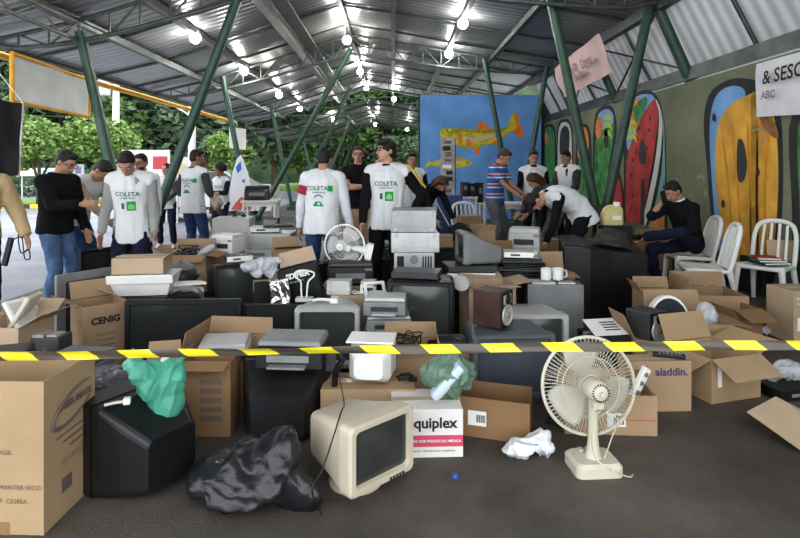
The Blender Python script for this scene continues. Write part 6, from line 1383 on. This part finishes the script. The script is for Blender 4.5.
    # printed logo wrapped on the cloth
    if logo:
        bv = BVHTree.FromPolygons([v.co for v in surf.data.vertices], [tuple(p.vertices) for p in surf.data.polygons])
        def wrap(me, u, x, back=False):
            p0, up0, sd0, _ = spine(u); dirn = sd0.cross(up0).normalized()
            if dirn.dot(V((0, -1, 0)) * math.cos(R(lean)) + V((0, 0, -1)) * math.sin(R(lean))) < 0: dirn = -dirn
            if back: dirn = -dirn
            ex = up0.cross(dirn).normalized()
            bm = bmesh.new(); bm.from_mesh(me); bmesh.ops.triangulate(bm, faces=bm.faces); bmesh.ops.subdivide_edges(bm, edges=[e for e in bm.edges if e.calc_length() > 0.03], cuts=2)
            for v in bm.verts:
                o = p0 + ex * (v.co.x + x) + up0 * v.co.y + dirn * 0.5; hit = bv.ray_cast(o, -dirn)
                v.co = (hit[0] + dirn * 0.004) if hit[0] is not None else (p0 + ex * (v.co.x + x) + up0 * v.co.y + dirn * 0.15)
            bm.to_mesh(me); bm.free(); return me
        def sq(w2, h2, nn=4):
            mb_ = MB(); mb_._add([((i / nn - .5) * w2, (j / nn - .5) * h2, 0) for j in range(nn + 1) for i in range(nn + 1)], [(j * (nn + 1) + i, j * (nn + 1) + i + 1, (j + 1) * (nn + 1) + i + 1, (j + 1) * (nn + 1) + i) for j in range(nn) for i in range(nn)]); return mb_.mesh('logo')
        bk = logo == 'back'
        link('printed_lettering', wrap(text_mesh('COLETA', 0.062, 0.001), 0.325, -0.025 if bk else 0.0, bk), LOGOT, t)
        link('printed_lettering', wrap(text_mesh('de eletronicos', 0.024, 0.0005), 0.285, 0.0, bk), LOGOT, t)
        if bk:
            link('green_logo', wrap(sq(0.05, 0.06), 0.325, 0.115, bk), LOGOG, t)
            ring = MB(); ring._add([((0.05 if i % 2 else 0.038) * math.cos(R(20 + 140 * (i // 2) / 8)), (0.05 if i % 2 else 0.038) * math.sin(R(20 + 140 * (i // 2) / 8)), 0) for i in range(18)], [(2 * i, 2 * i + 1, 2 * i + 3, 2 * i + 2) for i in range(8)]); link('printed_arch', wrap(ring.mesh('arch'), 0.215, 0.0, bk), LOGOT, t)
            tr = MB(); tr._add([(-0.06, -0.02, 0), (0.06, -0.02, 0), (0.02, 0.03, 0), (-0.03, 0.03, 0)], [(0, 1, 2, 3)]); link('printed_emblem', wrap(tr.mesh('emblem'), 0.165, 0, bk), LOGOG, t)
        else:
            gl = link('green_logo', wrap(sq(0.085, 0.095), 0.20, 0.035, bk), LOGOG, t)
            tr = MB(); tr._add([(-0.028, -0.03, 0), (0.028, -0.03, 0), (0.028, 0.005, 0), (0, 0.03, 0), (-0.028, 0.005, 0)], [(0, 1, 2, 3, 4)]); k = wrap(tr.mesh('house'), 0.20, 0.035, bk)
            for v in k.vertices: v.co += (v.co - spine(0.2)[0]).normalized() * 0.003
            link('house_mark', k, mat('logo_light_green', (0.25, 0.6, 0.25), 0.7), gl)
            link('printed_mark', wrap(sq(0.03, 0.06), 0.20, -0.045, bk), LOGOT, t)
    m = MB(); m.loft(rings([(-0.09, 0.150, 0.115), (-0.03, 0.158, 0.118), (0.05, 0.155, 0.112), (0.08, 0.148, 0.105)]), True, True)
    for q in (1, -1):
        h_, k_, an = leg[q]; cap(m, h_ + V((0, 0, -0.01)), k_, 0.098, 0.070); cap(m, k_, k_.lerp(an, 0.97), 0.070, 0.058, flat_end=True)
    wrinkle(link('trousers', remesh(m, 0.0135, 3), legm, t).data, 0.010, 10, 9, H * 5)
    for q in (1, -1):
        h_, k_, an = leg[q]; m = MB(); fd = V((q * 0.12, -1, 0)).normalized(); sdn = V((-fd.y, fd.x, 0)); dn = V((0, 0, -1))
        shin = (an - k_).normalized()
        if shin.z > -0.5: dn = (shin * 0.8 + V((0, 0, -0.2))).normalized(); fd = (fd - dn * fd.dot(dn)).normalized(); sdn = dn.cross(fd)
        b0 = an + dn * 0.045
        cap(m, an + dn * 0.0, b0, 0.042, 0.042); cap(m, b0 - fd * 0.04, b0 + fd * 0.06, 0.040, 0.042); cap(m, b0 + fd * 0.06 + dn * 0.006, b0 + fd * 0.15 + dn * 0.012, 0.042, 0.032)
        me = remesh(m, 0.011, 2)
        lim = b0 + dn * 0.040
        for v in me.vertices:
            k = (v.co - lim).dot(dn)
            if k > 0: v.co -= dn * k
        sh_ = link('shoe', me, shoem, t)
    t['_'] = 0; del t['_']
    return t
def wrinkle(me, amp, fx=15.0, fz=6.0, seed=0.0):
    ns = [v.normal.copy() for v in me.vertices]
    for v, nv in zip(me.vertices, ns):
        p = Vector((v.co.x * fx + seed, v.co.y * fx, v.co.z * fz)); n1 = noise.noise(p); n2 = noise.noise(p * 2.1 + Vector((3, 7, 1)))
        v.co += nv * amp * ((0.5 - abs(n1) * 1.6) + 0.5 * n2)
    return me

# --- street side group
pp = person
J = {}
pp('man in a black jacket and glasses looking down at his outstretched hand', (PX(57, 5.6), 5.6, 0), 78, 1.69, lean=6, hp=26, topm=BLACKC, jacket=0.022, legm=JEANSL, glasses=True, skin=1, hem=-0.10, hands={-1: (-0.13, -0.40, 1.16), 1: (0.22, -0.16, 0.86)}, poles={-1: (-0.6, 0.6, -1)})
pp('person in a beige jacket at the picture edge holding a black cabled device', (PX(-25, 4.7), 4.7, 0), 40, 1.70, lean=4, hp=10, topm=BEIGEC, jacket=0.025, legm=NAVY, hands={1: (0.36, -0.10, 0.90), -1: (-0.26, -0.1, 0.9)}, skin=1, curl=1.0)
t = thing('cabled_device', 'black stick shaped device with looped cable held by the beige jacketed person', 'device', P(9, 247, 4.62), 0, rx=0, ry=14)
m = MB(); m.box((0, 0, -0.04), (0.045, 0.03, 0.24)); obj('device_shell', m, BLACK, t, bevel=0.008); m = MB(); m.tube(spline([(0.02, 0, 0.07), (0.08, 0, 0.10), (0.11, 0.01, 0.02), (0.15, 0.0, -0.06), (0.19, 0, -0.05), (0.16, 0, 0.02), (0.10, 0.02, -0.03), (0.07, 0, 0.05), (0.05, 0, 0.12)], 8, False), 0.005, 6); obj('device_cable', m, BLACK, t)
pp('bent man in a white vest with tan sleeves and jeans facing the hooded man', (PX(82, 6.2), 6.2, 0), 82, 1.72, lean=32, hp=25, topm=TANC, vest=True, legm=JEANS, skin=1, hands={-1: (-0.2, -0.52, 0.86), 1: (0.2, -0.52, 0.84)}, hair='short', pelvis=(0, 0.1, 0.93))
pp('man in a white logo vest over a pale grey hoodie, his head bowed', (PX(132, 5.6), 5.6, 0), 8, 1.70, lean=10, hp=34, topm=GREYC, vest=True, legm=NAVY, skin=1, logo='front', collar=GREYC, jacket=0.008, hands={1: (0.27, -0.12, 0.72), -1: (-0.27, -0.14, 0.74)}, vest_hem=-0.2)
pp('bearded man with glasses in white standing behind the bowed hooded man', (PX(143, 7.6), 7.6, 0), -12, 1.68, lean=3, hp=8, topm=WHITEC, vest=True, beard=True, glasses=True, skin=1, legm=NAVY)
pp('dark haired person stooping between the hooded man and the bearded man', (PX(140, 6.95), 6.95, 0), 10, 1.52, lean=28, hp=30, topm=WHITEC, skin=2, legm=NAVY, hands={1: (0.15, -0.4, 0.8), -1: (-0.15, -0.4, 0.8)})
pp('woman in a white vest clasping her hands, in black jeans and white shoes', (PX(167, 10.3), 10.3, 0), 8, 1.57, lean=2, hp=4, hy=-25, topm=DGREYC, vest=True, female=True, hair='tied', skin=0, legm=NAVY, shoem=SHOEW, hands={1: (0.04, -0.26, 0.98), -1: (-0.04, -0.24, 0.99)}, poles={1: (1, 0.5, -0.4), -1: (-1, 0.5, -0.4)}, logo='front', feet={1: (0.14, 0, 0.085), -1: (-0.14, 0.06, 0.085)})
pp('man in a white vest seen from behind carrying a clear bag', (PX(194, 8.2), 8.2, 0), 160, 1.76, lean=3, hp=10, hy=-35, topm=DGREYC, sleeve='rolled', vest=True, legm=JEANS, skin=2, logo='back', hands={-1: (-0.30, -0.12, 0.90), 1: (0.24, -0.2, 0.95)}, hair='short')
bag('clear bag of scrap carried by the man seen from behind', (0.11, 0.10, 0.12), (PX(214, 8.0), 8.12, 0.86), 0, filmmat('beige_bag', (0.42, 0.36, 0.30), 0.95, 0.4), 81, 0.25, 1.8, name='carried_bag', neck=((0, 0, 0.15), (0.0, 0, 0.22), 0.035))
pp('curly haired person in a white vest and navy sleeves, one hand raised', (PX(221, 10.4), 10.4, 0), -22, 1.55, lean=2, hp=4, hy=-20, topm=NAVY, vest=True, hair='curly', skin=2, legm=NAVY, logo='front', female=True, hands={1: (0.02, -0.28, 1.16), -1: (-0.26, 0, 0.82)}, poles={1: (1, 0.2, -0.8)})
# --- middle group
pp('man in a white vest and long white sleeves with his back turned, in jeans', (PX(322, 5.8), 5.8, 0), 172, 1.71, lean=8, hp=10, topm=WHITEC, vest=True, legm=JEANS, skin=1, logo='back', jacket=0.006, hands={1: (0.30, -0.12, 0.72), -1: (-0.32, -0.10, 0.70)}, feet={1: (0.13, 0, 0.085), -1: (-0.13, 0.05, 0.085)})
mb = MB(); mb.cone((0.172, 0.03, 1.305), (0.196, 0.045, 1.225), 0.073, 0.070, 18); obj('red_sleeve_band', mb, mat('red_cloth', (0.35, 0.03, 0.05), 0.9), C.objects[[o.name for o in C.objects if o.get('label', '').startswith('man in a white vest and long white sleeves')][0]])
pp('man in a black polo shirt with glasses and crossed arms', (PX(358, 8.2), 8.2, 0), 4, 1.81, lean=1, hp=4, topm=BLACKC, sleeve='short', legm=NAVY, hairm=HAIRBR, glasses=True, skin=0, hands={1: (-0.10, -0.24, 1.14), -1: (0.10, -0.26, 1.17)}, poles={1: (1, -0.1, -0.6), -1: (-1, -0.1, -0.6)}, hdirs={1: (-1, -0.1, 0.1), -1: (1, -0.1, 0.1)})
t = pp('tall young man in a white logo vest and black track jacket gazing aside', (PX(387, 5.9), 5.9, 0), -6, 1.79, lean=-1, hp=-6, hy=-48, topm=BLACKC, vest=True, legm=BLACKC, hair='fringe', glasses=True, skin=0, logo='front', jacket=0.006, hands={1: (0.25, 0.03, 0.93), -1: (-0.24, -0.14, 0.82)}, poles={1: (1, 0.35, 0.1), -1: (-0.6, 0.8, -0.3)})
sl = [(0.205, -0.02, 1.475), (0.262, -0.03, 1.42), (0.325, -0.02, 1.33), (0.385, 0.02, 1.24)]
mb = MB(); mb.tube([(x + 0.012, y - 0.055, z) for x, y, z in sl], 0.012, 6); obj('yellow_sleeve_stripe', mb, mat('yellow_cloth', (0.65, 0.36, 0.03), 0.8), t)
pp('person with bare arms half hidden behind the tall young man', (PX(380, 8.9), 8.9, 0), 20, 1.72, lean=2, topm=WHITEC, sleeve='short', skin=0, legm=NAVY, hands={-1: (-0.28, -0.1, 0.85)})
pp('young man in a white vest over black, standing beyond the track jacket', (PX(412, 9.4), 9.4, 0), 4, 1.74, lean=1, hp=6, topm=BLACKC, vest=True, skin=1, legm=NAVY)
pp('brown haired person in black stooping beside the computer stack', (PX(432, 8.0), 8.2, 0), 40, 1.60, lean=46, hp=24, topm=BLACKC, hairm=HAIRBR, hair='long', skin=1, legm=NAVY, hands={1: (0.2, -0.36, 0.72), -1: (-0.2, -0.36, 0.72)}, pelvis=(0, 0.2, 0.92), female=True)
# --- mural side group
pp('man in a blue polo with white and red stripes looking down at the table', (PX(496, 8.85), 8.85, 0), 55, 1.82, lean=8, hp=26, topm=striped_polo(), sleeve='short', legm=GREYJ, hairm=HAIRBR, skin=1, hands={1: (0.12, -0.40, 1.02), -1: (-0.12, -0.42, 1.0)}, jacket=0.008, collar=NAVY)
pp('young man in a white vest over black before the green letter', (PX(533, 9.7), 9.7, 0), -2, 1.79, lean=3, hp=8, topm=BLACKC, vest=True, skin=1, legm=BLACKC, logo='front', collar=BLACKC, hands={1: (0.2, -0.25, 0.95), -1: (-0.2, -0.25, 0.95)})
pp('man in a grey hooded top and white vest looking aside by the mural', (PX(568, 9.9), 9.9, 0), -58, 1.80, lean=4, hp=10, topm=DGREYC, vest=True, skin=1, legm=BLACKC, jacket=0.012, collar=DGREYC, hands={1: (0.2, -0.3, 0.98), -1: (-0.2, -0.3, 0.98)})
pp('brown haired woman leaning over the table beside the bending man', (PX(549, 8.05), 8.08, 0), -74, 1.58, lean=38, hp=24, topm=DGREYC, hair='long', hairm=HAIRBR, skin=0, female=True, legm=GREYJ, hands={1: (0.12, -0.5, 0.85), -1: (-0.12, -0.5, 0.85)}, pelvis=(0, 0.12, 0.93))
pp('man in a white vest and black clothes bending far over the scrap', (PX(574, 6.65), 6.68, 0), -80, 1.78, lean=82, hp=28, topm=BLACKC, vest=True, legm=BLACKC, skin=0, hands={1: (0.2, -0.46, 0.54), -1: (-0.2, -0.38, 0.60)}, pelvis=(0, 0.10, 0.92), feet={1: (0.16, -0.05, 0.085), -1: (-0.14, 0.12, 0.085)}, poles={1: (0.6, 0.6, 0), -1: (-0.6, 0.6, 0)})
pp('man in black sitting on a white chair with a phone at his ear', (PX(690, 6.75) + 0.02, 6.73, 0), -74, 1.74, lean=20, hp=14, topm=BLACKC, sleeve='rolled', jacket=0.012, legm=NAVY, skin=1, shoem=SHOEB, pelvis=(0, -0.05, 0.59), hands={1: (0.12, -0.43, 0.66), -1: (-0.12, -0.30, 1.10)}, poles={1: (0.9, 0.3, -0.2), -1: (-0.4, -0.5, -1)}, feet={1: (-0.06, -0.66, 0.66), -1: (-0.13, -0.42, 0.085)}, kpoles={1: (1, -0.5, 0.6), -1: (-0.1, -1, 0.6)}, hdirs={-1: (0.1, 0.5, 1)}, curl=1.0, collar=WHITEC, bulk=1.03)
t = thing('mobile_phone', 'black mobile phone held at the ear of the seated man', 'phone', P(663.5, 197, 6.62), -70, rx=14); m = MB(); m.box((0, 0, 0), (0.012, 0.07, 0.145)); obj('phone_shell', m, BLACK, t, bevel=0.004); m = MB(); m.box((0.0065, 0, 0), (0.001, 0.062, 0.13)); obj('phone_screen', m, SCREEN, t)
# ================================================================== street side: trees, poles, signs, car
def leafmat(name, c):
    m = mat(name, c, 0.6, 0, 0.35, 2.5); return m
LEAF = [leafmat('leaf_bright', (0.17, 0.27, 0.07)), leafmat('leaf_mid', (0.075, 0.14, 0.04)), leafmat('leaf_dark', (0.03, 0.065, 0.025)), leafmat('leaf_grey', (0.09, 0.14, 0.075))]
BARK = mat('bark', (0.10, 0.075, 0.055), 0.9, 0, 0.3, 6)
def leafy(name, c, r, n, size, m, parent, seed, lobes=7):
    rnd = random.Random(seed); mb = MB(); vs = []; fs = []
    ls = [(Vector((rnd.uniform(-.6, .6) * r[0], rnd.uniform(-.6, .6) * r[1], rnd.uniform(-.55, .6) * r[2])), rnd.uniform(.4, .65)) for _ in range(lobes)] + [(Vector((0, 0, 0)), 0.7)]
    for _ in range(n):
        o, k = rnd.choice(ls); d = Vector((rnd.gauss(0, 1), rnd.gauss(0, 1), rnd.gauss(0, 1))).normalized() * rnd.uniform(.55, 1.0)
        p = Vector(c) + o + Vector((d.x * r[0] * k, d.y * r[1] * k, d.z * r[2] * k))
        a = Vector((rnd.gauss(0, 1), rnd.gauss(0, 1), rnd.gauss(0, .6))).normalized() * size * rnd.uniform(.6, 1.3); b = a.cross(Vector((rnd.gauss(0, 1), rnd.gauss(0, 1), rnd.gauss(0, 1)))).normalized() * size * 0.5
        i = len(vs); vs += [p - a, p + b, p + a, p - b]; fs.append((i, i + 1, i + 2, i + 3))
    mb.v = [tuple(v) for v in vs]; mb.f = fs; mb.sm = [False] * len(fs)
    me = mb.mesh(name); return link(name, me, m, parent)
def tree(label, loc, h, r, leaf, seed, n=2600, size=0.13, trunk=0.09, name='leafy_tree', group=None, stems=3, cz=None):
    t = thing(name, label, 'tree', loc, 0, group); rnd = random.Random(seed)
    zc = cz or h - r[2]
    mb = MB(); mb.tube([(0, 0, -0.1), (0.05, 0, zc * 0.45), (0, 0.05, zc)], [trunk, trunk * 0.75, trunk * 0.4], 8)
    for k in range(stems): a = rnd.uniform(0, 6.28); mb.tube([(0.02, 0, zc * 0.35), (math.cos(a) * r[0] * 0.35, math.sin(a) * r[1] * 0.35, zc * 0.8), (math.cos(a) * r[0] * 0.55, math.sin(a) * r[1] * 0.55, zc + r[2] * 0.3)], [trunk * 0.6, trunk * 0.4, trunk * 0.15], 6)
    obj('trunk', mb, BARK, t); leafy('crown', (0, 0, zc), r, n, size, leaf, t, seed); return t
# bright garden trees near the kerb
tree('small bright green tree beside the black banner', (PX(38, 21), 21, 0), 3.6, (1.5, 1.4, 1.15), LEAF[0], 1, 3400, 0.11)
tree('small bright green tree behind the first V column', (PX(96, 21.5), 21.5, 0), 3.7, (1.7, 1.5, 1.2), LEAF[0], 2, 3600, 0.11)
tree('small bright green tree behind the white flag at the shed end', (PX(232, 27), 27, 0), 3.1, (1.4, 1.3, 1.1), LEAF[0], 3, 2200, 0.13)
tree('small light green tree under the far roof edge', (PX(300, 41), 41, 0), 3.6, (1.9, 1.6, 1.2), LEAF[0], 4, 2000, 0.16)
tree('low bush tree by the far V columns', (PX(360, 44), 44, 0), 3.6, (2.2, 1.8, 1.3), LEAF[3], 5, 2000, 0.18)
tree('grey green tree closing the far end beside the mural', (PX(402, 42), 42, 0), 4.2, (2.2, 2, 1.8), LEAF[3], 6, 2000, 0.18)
# tall dark trees behind
k = 0
for x, D, h, rr, lf in ((-26, 34, 10, 4.4, 1), (-21, 37, 11, 4.8, 2), (-16.5, 33, 9.5, 4.0, 2), (-12.5, 36, 10.5, 4.4, 1), (-22.5, 31, 6.5, 3.0, 3), (-8.5, 40, 11, 4.4, 2), (-4.5, 44, 10.5, 4.2, 1), (-0.5, 46, 10.5, 4.4, 2), (-10.5, 31, 6.2, 2.6, 3), (-15, 29, 5.6, 2.3, 1), (3.5, 48, 10, 4.2, 1), (-30, 30, 9, 4, 1)):
    tree(['tall tree of the dark wood across the street', 'tall tree of the dark wood across the street'][0], (x, D, 0), h, (rr, rr * 0.9, h * 0.42), LEAF[lf], 20 + k, 3600, 0.30, 0.25, 'woodland_tree', 'woodland trees across the street', 4); k += 1
# undergrowth beyond the kerb
o = leafy('undergrowth', (-19, 29.5, 0.35), (9, 1.2, 0.8), 2600, 0.12, LEAF[3], None, 90, 16); o['kind'] = 'stuff'; tag(o, 'low dry bushes growing beyond the striped kerb', 'bushes')
# utility poles, wires
POLE = mat('concrete_pole', (0.62, 0.62, 0.60), 0.8, 0, 0.1, 2)
for x, D, h, lab in ((116, 24, 7.4, 'concrete utility pole with a transformer behind the first V column'), (192, 20, 5.6, 'pale lamp pole with two arms behind the second arm of the V column')):
    t = thing('utility_pole', lab, 'pole', (PX(x, D), D, 0), 0); mb = MB(); mb.cone((0, 0, 0), (0, 0, h), 0.17 if D > 20 else 0.14, 0.12, 12); obj('pole_shaft', mb, POLE, t)
    if D > 20:
        mb = MB(); mb.lathe([(0.22, 0), (0.25, 0.05), (0.25, 0.75), (0.2, 0.85), (0, 0.86)], 16, Matrix.Translation((-0.42, -0.1, 4.55))); obj('transformer', mb, LTGREY, t); mb = MB(); mb.box((0, 0, 6.6), (1.8, 0.1, 0.12)); obj('cross_arm', mb, BARK, t)
    else:
        for q in (1, -1):
            mb = MB(); mb.tube([(0, 0, 3.3), (q * 0.7, -0.1, 3.75)], 0.03, 6); obj('pole_arm', mb, POLE, t)
for k, (z0, z1) in enumerate(((4.2, 4.4), (4.6, 4.7), (5.0, 5.05), (3.7, 3.9), (5.5, 5.4))):
    t = thing('overhead_wire', 'thin overhead wire strung along the street', 'wire', (0, 0, 0), 0, 'overhead street wires'); mb = MB(); mb.tube([(-24 + 30 * u, 25 + k * 0.15, z0 + (z1 - z0) * u - 1.0 * math.sin(math.pi * u) * 0.6) for u in [i / 24 for i in range(25)]], 0.018, 5); obj('wire_run', mb, DKGREY, t)
# posters / hoardings behind the group
def board(label, x0, y0, x1, y1, D, m, extras, name='notice_board'):
    t = thing(name, label, 'sign', (PX((x0 + x1) / 2, D), D, 0), 0); w = (x1 - x0) * D / F; zt, zb = PZ(y0, D), PZ(y1, D)
    mb = MB(); mb.bx(-w / 2, w / 2, -0.02, 0.02, zb, zt); obj('board_panel', mb, m, t)
    for q in (1, -1): mb = MB(); mb.tube([(q * w * 0.42, 0.04, 0), (q * w * 0.42, 0.04, zb + 0.1)], 0.03, 6); obj('board_post', mb, POLE, t)
    for k, (u, v, a, b, mm) in enumerate(extras): mb = MB(); mb.bx(u * w - a * w / 2, u * w + a * w / 2, -0.026 - 0.002 * k, -0.02, zb + (zt - zb) * (v - b / 2), zb + (zt - zb) * (v + b / 2)); obj('printed_area', mb, mm, t)
PB = mat('poster_blue', (0.28, 0.42, 0.62), 0.6, 0, 0.4, 2); PR = mat('poster_red', (0.55, 0.06, 0.08), 0.6); PW = mat('poster_white', (0.72, 0.74, 0.78), 0.6, 0, 0.08, 2); PY = mat('poster_yellow', (0.66, 0.56, 0.20), 0.6, 0, 0.2, 3)
board('wide pale poster hoarding with blue and red print behind the bearded man', 122, 150, 170, 182, 15, PW, [(-0.22, .5, .4, .6, PB), (0.3, .6, .3, .4, PR), (-0.46, .5, .06, .9, PR)])
board('narrow white poster with yellow figure behind the woman', 176, 157, 188, 190, 15, PW, [(0, .6, .6, .4, PY), (0, .2, .6, .1, PB)])
board('pale sign board beyond the garden trees by the black banner', 18, 168, 62, 176, 27, PW, [(0.2, .5, .3, .5, PB)])
board('small white sign behind the black jacketed man', 73, 164, 84, 180, 22, PW, [(0, .6, .5, .4, mat('poster_violet', (0.35, 0.25, 0.5), 0.6))])
# white flag banner
t = thing('feather_flag', 'white feather flag with blue and red marks beyond the table', 'flag', (PX(236, 12), 12, 0), 0)
q = [(a, b * 0.885) for a, b in [(0.10, 1.98), (0.16, 1.86), (0.27, 1.5), (0.36, 1.0), (0.40, 0.62), (-0.16, 0.62), (-0.14, 1.1), (-0.08, 1.55), (0.02, 1.88)]]
mb = MB(); mb.prism([(a, b) for a, b in q], -0.006, 0.006, Matrix.Rotation(R(90), 4, 'X')); obj('flag_cloth', mb, PW, t)
mb = MB(); mb.prism([(-0.1, 0.58), (0.34, 0.58), (0.30, 0.75), (0.12, 0.86), (-0.02, 0.71)], 0.008, 0.012, Matrix.Rotation(R(90), 4, 'X')); obj('red_mark', mb, mat('flag_red', (0.62, 0.12, 0.09), 0.7), t)
mb = MB(); mb.prism([(0.0, 1.48), (0.1, 1.62), (0.12, 1.45), (0.04, 1.35)], 0.008, 0.012, Matrix.Rotation(R(90), 4, 'X')); mb.prism([(0.12, 1.2), (0.2, 1.24), (0.18, 1.14)], 0.008, 0.012, Matrix.Rotation(R(90), 4, 'X')); obj('blue_mark', mb, mat('flag_blue', (0.06, 0.15, 0.5), 0.7), t)
mb = MB(); mb.tube([(-0.17, 0.02, 0), (-0.15, 0.02, 1.1), (-0.05, 0.02, 1.55), (0.1, 0.02, 1.77)], 0.012, 6); obj('flag_pole', mb, DKGREY, t)
# white car parked on the street
def car(label, loc, rz, paint):
    t = thing('parked_car', label, 'car', loc, rz)
    side = [(-2.0, 0.30), (-2.05, 0.62), (-1.95, 0.86), (-1.25, 0.93), (-0.62, 1.40), (0.75, 1.43), (1.45, 0.98), (1.98, 0.90), (2.05, 0.60), (2.0, 0.30)]
    mb = MB(); mb.loft([[(x, y, z if z < 0.95 else 0.95 + (z - 0.95) * (1 if abs(y) < 0.7 else 0.9)) for x, z in side] for y in (-0.82, -0.74, 0.74, 0.82)], False, True); obj('car_body', mb, paint, t, bevel=0.05, seg=3)
    for sy in (-1, 1):
        mb = MB(); mb.prism([(-1.10, 0.95), (-0.55, 1.34), (0.05, 1.36), (0.05, 0.95)], sy * 0.81, sy * 0.835, Matrix.Rotation(R(90), 4, 'X') @ Matrix.Scale(-1, 4, (0, 0, 1))); obj('side_window', mb, SCREEN, t)
        mb = MB(); mb.prism([(0.12, 0.95), (0.12, 1.36), (0.70, 1.37), (1.25, 0.98)], sy * 0.81, sy * 0.835, Matrix.Rotation(R(90), 4, 'X') @ Matrix.Scale(-1, 4, (0, 0, 1))); obj('side_window', mb, SCREEN, t)
        for sx in (-1.25, 1.25):
            mb = MB(); mb.cone((sx, sy * 0.86, 0.31), (sx, sy * 0.66, 0.31), 0.31, 0.31, 24); w_ = obj('wheel', mb, mat('tyre_rubber', (0.02, 0.02, 0.02), 0.8), t); mb = MB(); mb.cone((sx, sy * 0.87, 0.31), (sx, sy * 0.80, 0.31), 0.19, 0.17, 16); obj('hub_cap', mb, SILVER, w_)
    mb = MB(); mb.box((0, -0.83, 0.38), (3.0, 0.02, 0.08)); obj('sill_strip', mb, DKGREY, t)
car('white car parked on the street behind the people in vests', (PX(205, 16), 16, 0), 3, mat('white_car_paint', (0.78, 0.79, 0.80), 0.25, coat=0.5))
